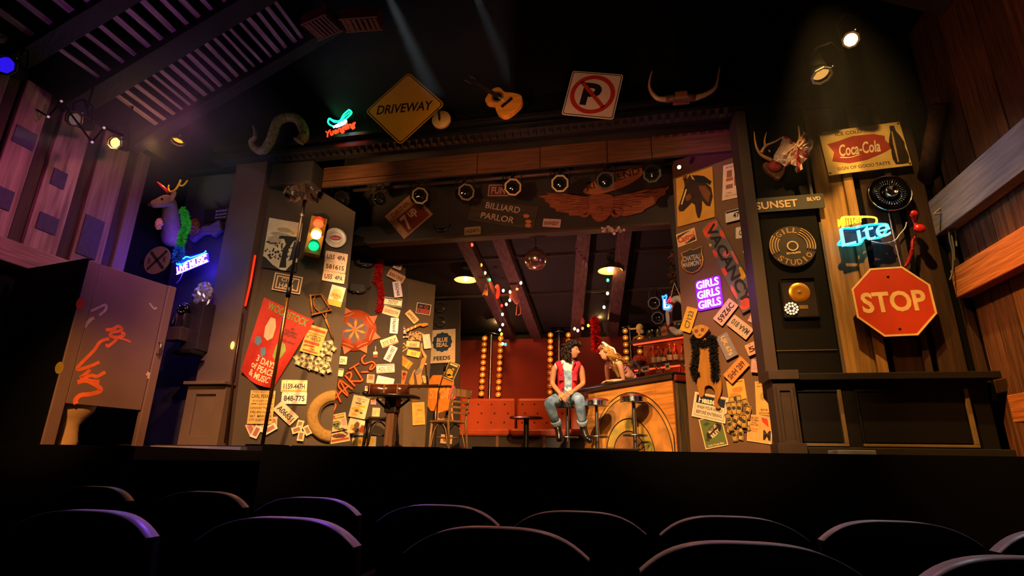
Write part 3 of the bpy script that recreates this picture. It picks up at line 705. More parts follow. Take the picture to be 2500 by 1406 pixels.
plate(L2, A7, (170, 240), (276, 248), '231', 'dcc8a4', '4a4a3a', 'small cream licence plate reading 231 at the left edge', None, None, .5, .95)
plate(L2, A7, (148, 380), (235, 392), None, 'c8bc94', '6a6a3a', 'small cream plate with olive picture below plate 231', '6a7040', None, .5, 1.1)
plate(L3, E5, (650, 190), (850, 415), 'APKB20', 'd89a5a', '5a2a18', 'tilted orange licence plate reading APKB20 by the no smoking sign')
plate(L3, E5, (628, 885), (912, 905), '3560', 'dc9a5c', '7a4a2a', 'orange licence plate reading 3560 below the drum shaped clutter', None, 'c0521c', .55)
plate(L3, E5, (645, 1060), (915, 1120), '222', 'e0942c', '8a4a14', 'deep yellow licence plate reading 222', None, None, .4)
plate(L3, E5, (1045, 680), (1085, 985), None, 'd8a490', '7a3a4a', 'pink upright licence plate with dark drawing beside the drum kit picture', None, None)
# red cat-faced target
u0 = L2.uv(*A6(137, 1180)); rr = abs((L2.uv(*A6(413, 1180))-u0).x)
t = thing('round_shield', 'round red and blue painted disc with yellow star and pointed ears', 'wall ornament', L2.M(u0, 0, .012))
MB().lathe([(0, .05), (rr*.5, .04), (rr, .015), (rr, 0), (0, 0)], 40).build('disc', mat('d85c28', .5, var=.3, scale=7, hx2='a84420'), t)
b = MB()
for a in (38, -14, 118, 252, 300):
    a = math.radians(a); d = Vector((math.cos(a), math.sin(a))); s_ = Vector((-d.y, d.x))
    p, q, r_ = d*rr*.9-s_*rr*.22, d*rr*.9+s_*rr*.22, d*rr*1.26+s_*rr*.03
    b.prism([tuple(p), tuple(r_), tuple(q)], .004, .02)
b.build('pointed_ear', mat('e07030', .55), t)
b = MB()
for i in range(7):
    a = math.radians(90+i*360/7); c_ = Vector((math.cos(a), math.sin(a))); s_ = Vector((-c_.y, c_.x)); b.poly3([(0, 0, .054), (*(c_*rr*.36-s_*rr*.07), .049), (*(c_*rr*.5), .044), (*(c_*rr*.36+s_*rr*.07), .049)])
b.build('yellow_star', mat('e0a030', .55), t)
b = MB()
for i in range(7):
    a = math.radians(90+25.7+i*360/7); c_ = Vector((math.cos(a), math.sin(a))); s_ = Vector((-c_.y, c_.x)); b.poly3([(*(c_*rr*.12), .0515), (*(c_*rr*.5-s_*rr*.17), .0425), (*(c_*rr*.66), .036), (*(c_*rr*.5+s_*rr*.17), .0425)])
b.build('blue_ray', mat('6a6a7c', .6, var=.4, hx2='8a5a48'), t)
b = MB()
for a in (38, -14, 118, 252, 300): b.tube([(rr*1.0*math.cos(math.radians(a+q))-.0, rr*1.0*math.sin(math.radians(a+q)), .022) for q in range(-22, 23, 6)] if False else [(rr*.86*math.cos(math.radians(a+q))*(1-.1*math.cos(math.radians(q*4))), rr*.86*math.sin(math.radians(a+q))*(1-.1*math.cos(math.radians(q*4))), .026) for q in range(-20, 21, 5)], .006, 4)
b.build('white_arc', mat('e0c0a0', .5), t)
# HART'S letters
def px_strokes(Wl, c, base, strokes, r, mb, zz=.02):
    o = Wl.uv(*base)
    for st in strokes: mb.tube([( (Wl.uv(*c(*p))-o).x, (Wl.uv(*c(*p))-o).y, zz) for p in st], r, 6)
base = A7(320, 480)
SG = {'H': [((130, 570), (205, 745)), ((185, 470), (290, 655)), ((135, 700), (215, 600))],
      'A': [((190, 480), (180, 560), (290, 670)), ((205, 480), (345, 590)), ((225, 610), (300, 540))],
      'R': [((250, 420), (375, 555)), ((260, 410), (320, 385), (325, 435), (300, 490)), ((300, 490), (440, 490), (460, 465))],
      'T': [((300, 350), (420, 280)), ((360, 320), (455, 470))],
      'apostrophe': [((440, 385), (530, 380))],
      'S': [((495, 180), (450, 230), (480, 285), (570, 260), (610, 300), (570, 350), (545, 345), (580, 290))],
      'curl': [((100, 760), (145, 770), (115, 850), (95, 865))]}
for k_, st in SG.items():
    nm = 'letter ' + k_ if len(k_) == 1 else ('small dash' if k_ == 'apostrophe' else 'small curled end')
    b = MB(); px_strokes(L2, A7, base, [[tuple(q) for q in bez(s_, 4)] for s_ in st], .022, b); b.m = 1; px_strokes(L2, A7, base, [[tuple(q) for q in bez(s_, 4)] for s_ in st], .007, b, .04)
    solo(b, 'sign_letter', 'orange red tube %s of the slanting name on the middle flat' % nm, 'letter', [mat('c04c1c', .4), mat('f09a50', .35)], L2.M(L2.uv(*base), 0, .0))
# paint brush
M = L2.M(L2.uv(*E7(165, 200)), math.radians(4), .01); t = thing('paint_brush', 'paint brush dipped in red hanging beside the orange letters', 'brush', M)
q = .001*7.2
b = MB(); b.prism([(-.007, .02), (-.03, .0), (.03, .0), (.007, .02), (.012, .075), (.006, .105), (-.006, .105), (-.012, .075)], 0, .016); b.build('handle', wood('d0a050', 'b8863a', 1), t)
MB().box((0, -.02, .009), (.07, .04, .02)).build('ferrule', mat('7a6a3a', .3, .8), t)
MB().box((0, -.068, .009), (.07, .06, .018)).build('bristles', mat('d84a24', .8, bump=.3), t)
# red feather boa
def boa(name, label, pts, r, hx, n=900, ln=.05, hx2=None, wid=.006):
    P = bez(pts, 10); b = MB(); L_ = len(P)
    t = thing(name, label, 'feather boa', Matrix.Translation(P[0])); o = P[0]
    MB().tube([p-o for p in P], r*.3, 6).build('cord', mat(hx, .9), t)
    for i in range(n):
        k_ = rnd.uniform(0, L_-1.001); p = P[int(k_)].lerp(P[int(k_)+1], k_-int(k_))-o
        d = Vector((rnd.gauss(0, 1), rnd.gauss(0, 1), rnd.gauss(-.25, .8))).normalized(); l = ln*rnd.uniform(.5, 1.25)
        s_ = d.cross(Vector((rnd.gauss(0, 1), rnd.gauss(0, 1), rnd.gauss(0, 1)))).normalized()*wid
        b.m = 0 if not hx2 or rnd.random() < .6 else 1
        b.add([p, p+d*l*.5+s_, p+d*l+Vector((0, 0, -l*.15)), p+d*l*.5-s_], [(0, 1, 2, 3)])
    f = b.build('feathers', [mat(hx, .9), mat(hx2 or hx, .9)], t, split=False); f['kind'] = 'stuff'; return t
def on(Wl, c, pts, off): return [Wl.M(Wl.uv(*c(*p)), 0, off).translation for p in pts]
boa('feather_boa', 'long red feather boa hanging beside the motorcycle parts', on(L2, A6, [(520, 200), (470, 260), (450, 420), (440, 560), (470, 700), (460, 850), (440, 930)], .06), .06, 'b81010', 3200, .07, 'd81812', .006)
b = MB(); P = on(L2, A6, [(455, 230), (430, 330), (410, 480), (395, 590)], .05); 
boa('feather_boa', 'short red feather boa tail beside the long one', P, .05, 'b01010', 900, .06, 'd01812', .006)
# chrome handlebar assemblies (two hub rings) behind the boa
for (cx, cy, n_) in ((270, 330, 'upper'), (170, 660, 'lower')):
    o = L2.uv(*A6(cx, cy)); s_ = .0011
    t = thing('motorcycle_handlebar', 'chrome handlebar with dark tank badge, %s of two by the red boa' % n_, 'handlebar', L2.M(o, 0, .03))
    MB().tube([tuple(p) for p in bez([(-.20, .10, .0), (-.18, .02, .03), (-.14, -.05, .05), (0, -.07, .06), (.10, -.06, .05), (.16, .0, .02), (.22, .06, .0)], 6)], .011, 8).build('bar', CHROME, t)
    b = MB()
    for x in (-.06, .04): b.lathe([(.016, 0), (.016, .03), (0, .034)], 10, (x, -.075, .05))
    b.build('clamp', CHROME, t)
    MB().prism(rrect(.26, .17, .05, 4, 0, .01), 0, .02).build('backing', mat('2c211c', .5), t, bev=.006)
M = L2.M(L2.uv(*A6(600, 172)), math.radians(12), .03); b = MB().lathe([(.045, 0), (.05, .02), (.04, .035), (.035, .02)], 16, (0, 0, 0)); b.X = Matrix.Translation((-.03, -.03, .02)); b.lathe([(.02, 0), (.02, .02), (0, .022)], 10)
solo(b, 'side_mirror', 'small chrome ring fitting above the red boa', 'fitting', CHROME, M)
# posters low on the middle flat
t, w, h, z = poster(L2, qq(A7, (350, 655), (545, 680), (490, 950), (300, 900)), 'concert_poster', 'pale psychedelic concert poster with yellow birds under the letters', 'poster', 'd8bc8c')
lines(t, z, [('GREETINGS', .05*w, .36*h, .6*w, .08*h), ('FROM', .05*w, .26*h, .4*w, .06*h)], mat('4a4a5a', .7), 'lettering'); blobs(t, z, [(-.05*w, -.15*h, .3*w, .14*h), (.1*w, .05*h, .3*w, .06*h), (-.2*w, -.36*h, .2*w, .06*h)], mat('d8a030', .7), 'picture_shape', .3); blobs(t, z+.001, [(-.1*w, -.18*h, .12*w, .06*h), (.2*w, -.25*h, .1*w, .05*h), (-.1*w, .16*h, .2*w, .04*h)], mat('5a5048', .7), 'picture_shape', .3)
t, w, h, z = poster(L2, qq(A7, (90, 900), (245, 850), (300, 1060), (65, 1090)), 'comic_poster', 'horror comic poster with a green skull and red title', 'poster', 'e0c898')
bars(t, z, [(-.3*w, .36*h, .3*w, .1*h)], mat('c83a24', .7)); bars(t, z, [(.1*w, .40*h, .6*w, .09*h), (0, .25*h, .9*w, .12*h)], mat('e0b040', .7))
lines(t, z+.001, [('OF THE', .18*w, .40*h, .4*w, .06*h), ('BEER-WEEK', 0, .25*h, .8*w, .09*h)], mat('2a1a14', .7), 'lettering', .02); blobs(t, z, [(-.15*w, -.08*h, .3*w, .2*h), (-.14*w, -.3*h, .16*w, .12*h)], mat('8a8a50', .7), 'skull_print'); blobs(t, z+.001, [(-.25*w, -.1*h, .08*w, .06*h), (-.05*w, -.1*h, .08*w, .06*h), (-.14*w, -.2*h, .04*w, .04*h)], mat('1c1a14', .7), 'skull_print'); bars(t, z, [(.32*w, -.05*h, .25*w, .4*h)], mat('d89a90', .7))
t, w, h, z = poster(L2, qq(A7, (58, 1090), (285, 1080), (330, 1175), (100, 1243)), 'comic_poster', 'horror comic cover with brown hands, lowest of the pair on the left', 'poster', 'e0bc8c')
blobs(t, z, [(-.1*w, .15*h, .3*w, .2*h), (.1*w, 0, .28*w, .12*h)], mat('6a3a1c', .7), 'picture_shape', .3); bars(t, z, [(0, -.25*h, .9*w, .2*h)], mat('a84a20', .7))
t, w, h, z = poster(L2, qq(A7, (340, 905), (545, 985), (440, 1120), (240, 1095)), 'comic_poster', 'white comic poster with a monster head and a red cape', 'poster', 'e6cc9c')
blobs(t, z, [(-.02*w, .1*h, .16*w, .22*h), (0, -.2*h, .2*w, .14*h)], mat('6a4a2a', .7), 'picture_shape', .2); blobs(t, z, [(-.25*w, -.1*h, .1*w, .2*h), (.02*w, -.25*h, .12*w, .14*h)], mat('d8a02c', .7), 'picture_shape', .3); bars(t, z, [(.34*w, -.05*h, .24*w, .5*h)], mat('c8502c', .7))
t, w, h, z = poster(L2, qq(A7, (340, 1110), (630, 1115), (610, 1290), (335, 1290)), 'comic_poster', 'yellow comic poster behind the black chair', 'poster', 'd8c49c')
bars(t, z, [(-.2*w, .35*h, .5*w, .12*h)], mat('2a2a3a', .7)); blobs(t, z, [(.1*w, 0, .3*w, .4*h), (-.25*w, -.1*h, .15*w, .3*h)], mat('e0b02c', .7), 'picture_shape', .15)
for i, (p_, lb, hx) in enumerate((((516, 404, 596, 512), 'small pale card pinned left of the mauve plate', 'd8b088'), ((492, 544, 552, 610), 'small white card tucked behind the guitar body', 'e4d4b4'), ((560, 710, 620, 765), 'pink card pinned below the table top', 'c88a90'), ((580, 800, 660, 910), 'cream card with large G behind the chair', 'e0b880'))):
    M = L2.M(L2.uv(*A7((p_[0]+p_[2])/2, (p_[1]+p_[3])/2)), 0, .006); A, B = L2.uv(*A7(p_[0], p_[1])), L2.uv(*A7(p_[2], p_[3])); w, h = abs(B.x-A.x), abs(B.y-A.y)
    b = MB().box((0, 0, .002), (w, h, .004)); b.m = 1; (b.text('G', -.2*w, -.05*h, .3*w, .4*h, .005) if i == 3 else b.box((0, .02, .0045), (w*.6, h*.5, .001)))
    solo(b, 'pinned_card', lb, 'card', [mat(hx, .7), mat('a87050', .7)], M)
t, w, h, z = poster(L3, qq(E7, (660, 590), (945, 690), (860, 1035), (640, 1010)), 'concert_poster', 'flame orange poster with two dark heads beside plate ADL-327', 'poster', 'e8802c')
blobs(t, z, [(-.2*w, .3*h, .16*w, .12*h), (.25*w, .28*h, .18*w, .12*h)], mat('5a1c10', .7), 'picture_shape', .3); blobs(t, z, [(0, 0, .2*w, .2*h), (.3*w, .05*h, .12*w, .2*h)], mat('c8381c', .7), 'picture_shape', .2); blobs(t, z, [(0, -.3*h, .2*w, .2*h), (-.35*w, -.15*h, .1*w, .25*h)], mat('f0b83c', .7), 'flame_print', .2)
t, w, h, z = poster(L3, qq(E5, (530, 1110), (765, 1285), (690, 1440), (425, 1265)), 'crumpled_bag', 'folded orange ticket sheet with a yellow cross fold', 'paper', 'e08a2c')
bars(t, z, [(.2*w, 0, .12*w, .95*h), (.34*w, .2*h, .22*w, .1*h)], mat('f0b03c', .7)); lines(t, z+.001, [('CK A', -.22*w, .12*h, .4*w, .25*h)], mat('a8601c', .7), 'lettering')
t, w, h, z = poster(L3, qq(E5, (455, 940), (590, 840), (665, 985), (435, 1120)), 'photo_card', 'curled snapshot of a band in a cream border', 'photograph', 'e0ac74')
bars(t, z, [(.0, .03*h, .78*w, .72*h)], mat('4a3a20', .7)); blobs(t, z+.001, [(0, .1*h, .14*w, .2*h), (-.2*w, -.1*h, .1*w, .14*h), (.2*w, -.05*h, .1*w, .16*h)], mat('a88a4a', .7), 'picture_shape', .2)
t, w, h, z = poster(L3, qq(A7, (1040, 742), (1190, 735), (1200, 1000), (1055, 1012)), 'wanted_poster', 'plain yellow handbill low on the rear flat', 'poster', 'e0a448')
lines(t, z, [('LIVE', 0, .36*h, .5*w, .06*h), ('SAT', -.15*w, .0, .2*w, .08*h), ('ONE NIGHT', .05*w, -.2*h, .6*w, .05*h)], mat('9a6a2c', .7), 'lettering'); bars(t, z, [(.1*w, .15*h, .4*w, .1*h), (0, -.36*h, .7*w, .03*h), (0, -.28*h, .6*w, .02*h)], mat('b8802c', .7))
t, w, h, z = poster(L3, qq(E5, (850, -10), (1160, 35), (1140, 275), (840, 215)), 'sign_board', 'black and red NO SMOKING sign with white border', 'sign', '1a1210', .008, th=.008, frame=('e0c4a8', .012))
lines(t, z, [('NO', -.2*w, .2*h, .22*w, .22*h)], mat('c8402c', .6), 'lettering', .02); MB().ring(circ(h*.16, 20, .17*w, .2*h), circ(h*.11, 20, .17*w, .2*h), z-.001, z+.001).build('symbol', mat('c8402c', .6), t)
bars(t, z, [(0, -.2*h, .8*w, .36*h)], mat('c83a24', .6)); lines(t, z+.001, [('SMOKING', 0, -.2*h, .7*w, .26*h)], mat('2a1410', .6), 'lettering', .02)
# electric guitar
o = E5(560, 660); oo = L3.uv(*o)
def rel(Wl, c, pts, z=None):
    return [tuple(Wl.uv(*c(*p))-oo) + ((z,) if z is not None else ()) for p in pts]
t = thing('electric_guitar', 'small cream electric guitar with a maple neck on the rear flat', 'guitar', L3.M(oo, 0, .02))
body = [tuple(p) for p in bez(rel(L3, E5, [(500, 580), (545, 590), (555, 650), (560, 720), (625, 735), (560, 765), (510, 790), (470, 830), (460, 760), (470, 680)]), 3, True)]
MB().prism(body, 0, .04).build('body', mat('e0a860', .3), t, bev=.004)
n1, n2, n3 = [Vector(p) for p in rel(L3, E5, [(545, 640), (930, 470), (1085, 470)])]
d = (n2-n1).normalized(); s_ = Vector((-d.y, d.x))
MB().prism([tuple(n1-s_*.026), tuple(n2-s_*.02), tuple(n2+s_*.02), tuple(n1+s_*.026)], .03, .055).build('neck', wood('e09a34', 'c8822a', 0), t)
MB().prism(rel(L3, E5, [(925, 500), (985, 525), (1085, 490), (1090, 455), (1040, 440), (930, 455)]), .03, .05).build('headstock', wood('e09a34', 'c8822a', 0), t)
b = MB(); Q = rel(L3, E5, [(540, 520), (570, 560), (595, 660), (640, 740)], .045)
for p in Q: b.box(p, (.05, .03, .012))
b.build('pickguard', mat('241410', .3), t)
b = MB()
for i in range(4):
    p = n1.lerp(n2, .2*i+.1); b.box((p.x, p.y, .0565), (.006, .045, .003))
b.build('fret', STEEL, t)
# picture of a drum kit as a clipping
oo = L3.uv(*E5(830, 710)); t = thing('paper_cutout', 'cut-out clipping of a drummer and drum kit', 'cut-out', L3.M(oo, 0, .012))
MB().prism([tuple(p) for p in rel(L3, E5, [(700, 620), (740, 600), (800, 625), (870, 605), (910, 620), (960, 640), (1000, 660), (985, 790), (930, 815), (880, 780), (800, 790), (740, 815), (670, 790), (680, 680)])], 0, .006).build('card', mat('c89a5c', .7), t)
b = MB()
for i in range(26): b.box((rnd.uniform(-.13, .15), rnd.uniform(-.06, .07), .0065), (rnd.uniform(.01, .04), rnd.uniform(.008, .03), .001), Matrix.Rotation(rnd.uniform(0, 3), 3, 'Z'))
b.build('print', mat('3a2818', .7), t)
# animal hide / stockings hanging
oo = L3.uv(*E7(1230, 700)); t = thing('hanging_stockings', 'tan and grey pair of stockings hanging from the clipping', 'stockings', L3.M(oo, 0, .02))
def soft(name, hx, pts, z0=.0, th=.03, bev=.01, c=E7, Wl=None):
    P = [tuple(p) for p in bez(rel(Wl or L3, c, pts), 3, True)]
    return MB().prism(P, z0, z0+th).build(name, mat(hx, .85, var=.2, scale=12), t, bev=bev)
soft('leg', 'c88a4a', [(1350, 330), (1420, 310), (1370, 500), (1310, 660), (1280, 820), (1320, 900), (1250, 1060), (1190, 1050), (1150, 800), (1125, 710), (1240, 570), (1280, 400)])
soft('cloth_strip', 'd8a468', [(1285, 0), (1310, 0), (1320, 150), (1420, 310), (1350, 330), (1290, 180)], .012, .02)
soft('grey_patch', '8a7a68', [(1125, 705), (1240, 590), (1290, 650), (1210, 740), (1160, 760)], .03, .012)
soft('cloth_strip', 'd89a54', [(1270, 0), (1285, 40), (1280, 300), (1262, 290)], .0, .012)
oo = L3.uv(*E7(1060, 850)); t = thing('cloth_scrap', 'orange triangular cloth left of the stockings', 'cloth', L3.M(oo, 0, .01))
soft('cloth', 'd08a3c', [(1105, 640), (1145, 660), (1100, 740), (1120, 960), (1070, 1010), (980, 950)], 0, .02)
oo = L3.uv(*E7(1350, 880)); t = thing('cloth_scrap', 'cream scrap of cloth right of the stockings', 'cloth', L3.M(oo, 0, .01))
soft('cloth', 'd8b070', [(1290, 790), (1380, 780), (1410, 940), (1350, 965), (1320, 860)], 0, .02)
a_ = L3.M(L3.uv(*E7(1390, 515)), 0, .05).translation; b_ = L3.M(L3.uv(*E7(1440, 1000)), 0, .08).translation
t = thing('pool_cue', 'dark pool cue with a white tip leaning on the rear flat', 'pool cue', Matrix.Translation(a_))
MB().tube([(0, 0, 0), b_-a_], [.008, .014], 8).build('shaft', mat('3a1c10', .3), t); MB().ball((0, 0, .01), .02, 10, 8).build('tip', mat('e8d8b8', .5), t)
# blue seal feeds sign and yellow stop sign on the dark flat
M, w, h = B4.quad([(1050, 808), (1115, 803), (1110, 885), (1049, 888)], .02)
t = thing('sign_board', 'tan BLUE SEAL FEEDS sign with a scalloped navy badge', 'sign', M)
MB().box((0, 0, .006), (w, h, .012)).build('board', mat('c4b090', .6), t)
P = [((1+.05*math.cos(12*a))*math.cos(a)*w*.37, (1+.05*math.cos(12*a))*math.sin(a)*w*.36+h*.12) for a in [i*2*math.pi/96 for i in range(96)]]
MB().prism(P, .012, .014).build('badge', mat('1c3048', .5), t); lines(t, .0155, [('BLUE', 0, h*.19, w*.42, h*.13), ('SEAL', 0, h*.04, w*.46, h*.13)], mat('d8b078', .5), 'lettering', .03); lines(t, .0135, [('FEEDS', 0, -h*.36, w*.64, h*.12)], mat('1c1814', .5), 'lettering', .03)
M, w, h = B4.quad([(1045, 917), (1109, 915), (1107, 1004), (1044, 1003)], .02)
t = thing('stop_sign', 'small faded yellow octagonal stop sign behind the chair', 'sign', M)
b = MB(); k_ = .29; P = [(w*x, h*y) for x, y in ((-.5+k_*.6, -.5), (.5-k_*.6, -.5), (.5, -.5+k_*.6), (.5, .5-k_*.6), (.5-k_*.6, .5), (-.5+k_*.6, .5), (-.5, .5-k_*.6), (-.5, -.5+k_*.6))]
b.prism(P, 0, .004).build('panel', mat('c87a1c', .5), t); lines(t, .005, [('STOP', 0, -.02*h, w*.8, h*.28)], mat('d89440', .5), 'lettering', .02)
for (c1, c2, c3, c4, lb, hx, ic) in (((1480, 262), (1643, 290), (1525, 505), (1440, 430), 'black and yellow comic cover hung beside the feeds sign', 'c8b070', '3a3418'),):
    t, w, h, z = poster(B4, qq(A7, c1, c2, c3, c4), 'comic_cover', lb, 'poster', hx, .05)
    bars(t, z, [(0, .0, .9*w, .9*h)], mat(ic, .7)); blobs(t, z+.001, [(-.05*w, -.1*h, .3*w, .22*h), (.05*w, -.3*h, .3*w, .1*h), (.1*w, .12*h, .12*w, .08*h)], mat('b8982c', .7), 'picture_shape', .2); bars(t, z+.001, [(0, .36*h, .7*w, .1*h)], mat('d8c8a0', .7))
for i, (y_, n_) in enumerate(((751, 'upper'), (785, 'lower'))):
    M = B4.M(B4.uv(1077, y_), 0, .03); t = thing('par_can', 'black stage lamp with an octagonal frame above the feeds sign, the %s' % n_, 'stage light', M)
    MB().lathe([(.085, -.12), (.10, 0), (.095, 0), (.08, -.1), (0, -.11)], 20).build('can', IRON, t)
    MB().ring(circ(.112, 8, a0=.39, a1=.39+2*math.pi), circ(.094, 8, a0=.39, a1=.39+2*math.pi), 0, .012).build('gel_frame', mat('6a5a4a', .4, .8), t); MB().lathe([(0, -.02), (.06, -.025), (.09, -.04)], 20).build('lens', mat('3a3028', .1, spec=.8), t)
# ------------------------------------------------------------------ right flat
def tplate(*a, **k): return plate(R1, *a, **k)
tplate(B8, (125, 318), (190, 112), 'C7123', 'e0ac3c', '4a5a3a', 'yellow and white licence plate reading C7123 standing on end', 'd8a030', None, .7)
tplate(B8, (405, 240), (545, 62), '59Z6C', 'd8ac90', INK, 'pink licence plate reading 59Z6C below the violet neon')
tplate(B8, (685, 345), (517, 215), 'MAA 810', 'dcae90', '3a4a44', 'pink licence plate reading MAA 810 hung upside down')
tplate(B8, (440, 345), (535, 540), 'LJK 676', '8a8084', 'd8ac5c', 'grey licence plate with yellow characters LJK 676')
tplate(B8, (495, 728), (645, 565), 'SHH 289', 'd8904c', '5a2418', 'orange licence plate reading SHH 289')
tplate(B8, (660, 485), (850, 400), '541', 'dca484', '4a1c1c', 'pink licence plate reading 541 cut by the right jamb')
tplate(B8, (700, 610), (860, 620), 'SAL', 'd09a90', 'b08a84', 'faded pink licence plate with pale writing at the right jamb', None, None, .8, .72)
tplate(B7, (525, 515), (700, 470), '47', 'd8ccb8', INK, 'white licence plate reading 47 with a black band high on the right flat', '1c1c20', None, .3, .55)
tplate(B7, (592, 635), (730, 610), 'OXY', 'dccbb0', '2a2a2a', 'cream licence plate reading OXY partly behind the jamb', None, None, .6, .7)
tplate(B7, (660, 760), (760, 775), None, 'd8c8b0', '2a2a2a', 'white licence plate with an orange mark below the OXY plate', None, 'd0702c', .6, .7)
tplate(B8, (692, 240), (745, 130), None, 'd8a898', '2a2a2a', 'blank pink licence plate edge behind the jamb, beneath the long sign', None, None, .6, .7)
# horse painting
t, w, h, z = poster(R1, qq(B7, (108, 200), (395, 95), (440, 505), (128, 583)), 'horse_painting', 'ochre painting of a dark bay horse head', 'painting', 'c08a2c', .01, th=.02)
hp = lambda pts: [((x-.5)*w, (.5-y)*h) for x, y in pts]
b = MB(); b.face(hp([(.22, .10), (.27, .03), (.30, .09), (.40, .01), (.45, .12), (.62, .20), (.78, .25), (.95, .42), (.98, .60), (.90, .78), (.80, .74), (.70, .62), (.68, .80), (.62, .95), (.56, .93), (.52, .80), (.50, .66), (.42, .60), (.30, .66), (.18, .72), (.07, .70), (.04, .62), (.10, .50), (.20, .32), (.24, .20)]), z); b.build('horse_head_print', mat('2c180c', .7, var=.3, scale=10), t)
b = MB(); b.face(hp([(.62, .30), (.80, .34), (.93, .52), (.86, .70), (.74, .56), (.66, .42)]), z+.001).face(hp([(.25, .42), (.38, .40), (.42, .50), (.34, .54), (.26, .52)]), z+.001); b.build('brown_light_print', mat('6a3a18', .7), t)
b = MB(); b.face(hp([(.27, .28), (.30, .30), (.15, .58), (.12, .56)]), z+.002); b.build('blaze_print', mat('e0c08a', .7), t)
b = MB(); b.face(hp([(.45, .04), (.60, .08), (.78, .14), (.97, .30), (.92, .36), (.84, .30), (.70, .26), (.56, .20)]), z+.0015); b.build('mane_print', mat('140c08', .7), t)
# pale poster top right
t, w, h, z = poster(R1, qq(B7, (463, 92), (610, 58), (650, 335), (515, 367)), 'concert_poster', 'pale pink poster with brown print, highest on the right flat', 'poster', 'd8b4a0')
lines(t, z, [('SHOW', 0, .42*h, .7*w, .06*h), ('12th of July', 0, -.40*h, .7*w, .05*h), ('100', -.1*w, -.32*h, .3*w, .04*h)], mat('6a3a2a', .7), 'lettering'); bars(t, z, [(-.12*w, .22*h, .3*w, .2*h), (.28*w, .1*h, .2*w, .5*h), (-.1*w, -.14*h, .4*w, .12*h)], mat('8a5a50', .7)); bars(t, z+.001, [(-.1*w, .06*h, .4*w, .08*h)], mat('b05040', .7))
# castrol sign
t, w, h, z = poster(R1, qq(B7, (108, 645), (262, 587), (272, 695), (122, 755)), 'sign_board', 'small white tin oil sign with red script', 'sign', 'dcae74', .008, th=.006)
MB().prism([(-.42*w, .36*h), (-.5*w, .1*h), (.2*w, .4*h)], z, z+.001).build('dark_corner', mat('2c3a34', .5), t); MB().prism([(-.1*w, -.46*h), (.46*w, -.4*h), (.46*w, -.05*h)], z, z+.001).build('dark_corner', mat('2c3a34', .5), t)
lines(t, z+.0015, [('Castrol', 0, 0, w*.86, h*.48)], mat('c0341c', .5), 'lettering', .03); lines(t, z+.0015, [('PATENT', .05*w, .36*h, w*.4, h*.12), ('MOTOR OIL', .16*w, -.36*h, w*.5, h*.12)], mat('3a2418', .5), 'small_lettering')
# chateau shield
uv0 = R1.uv(*B7(238, 855)); t = thing('shield_sign', 'dark shield outlined in gold reading CHATEAU MARMONT', 'sign', R1.M(uv0, 0, .008))
P = [tuple(R1.uv(*B7(*p))-uv0) for p in ((150, 800), (205, 780), (225, 765), (250, 775), (322, 745), (318, 800), (330, 850), (322, 900), (290, 940), (245, 962), (200, 950), (165, 920), (155, 880), (170, 840))]
MB().prism(P, 0, .012).build('board', mat('3a342e', .6), t); MB().tube([(*p, .014) for p in P], .011, 6, True).build('gold_border', mat('c88a3a', .4, .5), t)
sv = R1.uv(*B7(340, 830))-R1.uv(*B7(140, 870)); sa = math.atan2(sv.y, sv.x)
b = MB(); b.text('CHATEAU', -.0, .03, .24, .07, .0135, sa, .02).text('MARMONT', 0, -.05, .26, .07, .0135, sa, .02); b.build('lettering', mat('c8b494', .5), t)
# VACANCY board
ca, cb = B7(382, 555), B7(735, 1255)
A, Bq = R1.uv(*ca), R1.uv(*cb); d = Bq-A; ang = math.atan2(d.y, d.x); wv = (R1.uv(*B7(447, 517))-R1.uv(*B7(310, 612))).length*.92; lv = d.length
t = thing('vacancy_sign', 'long diagonal graffiti-sprayed board reading VACANCY', 'sign', R1.M((A+Bq)/2, ang, .045))
MB().box((0, 0, -.005), (lv, wv, .03)).build('board', mat('5c5650', .55, var=.25, scale=5), t, bev=.004)
MB().text('VACANCY', -.01*lv, 0, lv*.90, wv*.56, .0115, 0, .03, 0, .002).build('lettering', mat('1e1a18', .55), t)
for hx, rows in (('c8482a', ((-.44, .0, .05, .5), (-.40, -.3, .06, .2), (-.16, -.42, .05, .14), (.05, -.4, .05, .16), (.40, .1, .05, .45), (-.3, .4, .06, .14), (.45, -.2, .04, .3))), ('d8a01c', ((.15, .42, .06, .12), (.19, .34, .03, .16), (-.27, -.44, .02, .08), (-.05, .0, .02, .1))), ('c85a50', ((-.02, .40, .08, .08), (.28, -.4, .08, .1), (-.1, .1, .03, .2)))):
    b = MB()
    for cx, cy, rx, ry in rows: b.face([(max(-.495, min(.495, cx+x*rx*rnd.uniform(.8, 1.1)))*lv, max(-.49, min(.49, cy+y*ry*rnd.uniform(.8, 1.1)))*wv) for x, y in circ(1, 14)], .0104+rnd.uniform(0, .0006))
    b.build('sprayed_paint', mat(hx, .6, var=.25), t)
# violet neon
M, w, h = R1.quad(qq(B7, (265, 1030), (465, 985), (492, 1225), (300, 1275)), .02)
t = thing('neon_sign', 'violet neon sign reading GIRLS GIRLS GIRLS', 'neon sign', M)
MB().prism(rrect(w*1.04, h*1.02, .03), 0, .006).build('backing', glow('7a10c8', 1.5), t)
for i in range(3): MB().text('GIRLS', 0, (.33-.33*i)*h, w*.92, h*.26, .014, 0, .02, 0, .008).build('lettering', glow('e8b0ff', 3.2), t)
point('glow_of_violet_neon', M @ Vector((0, 0, .25)), 3.0, (.6, .08, 1.0), .15)
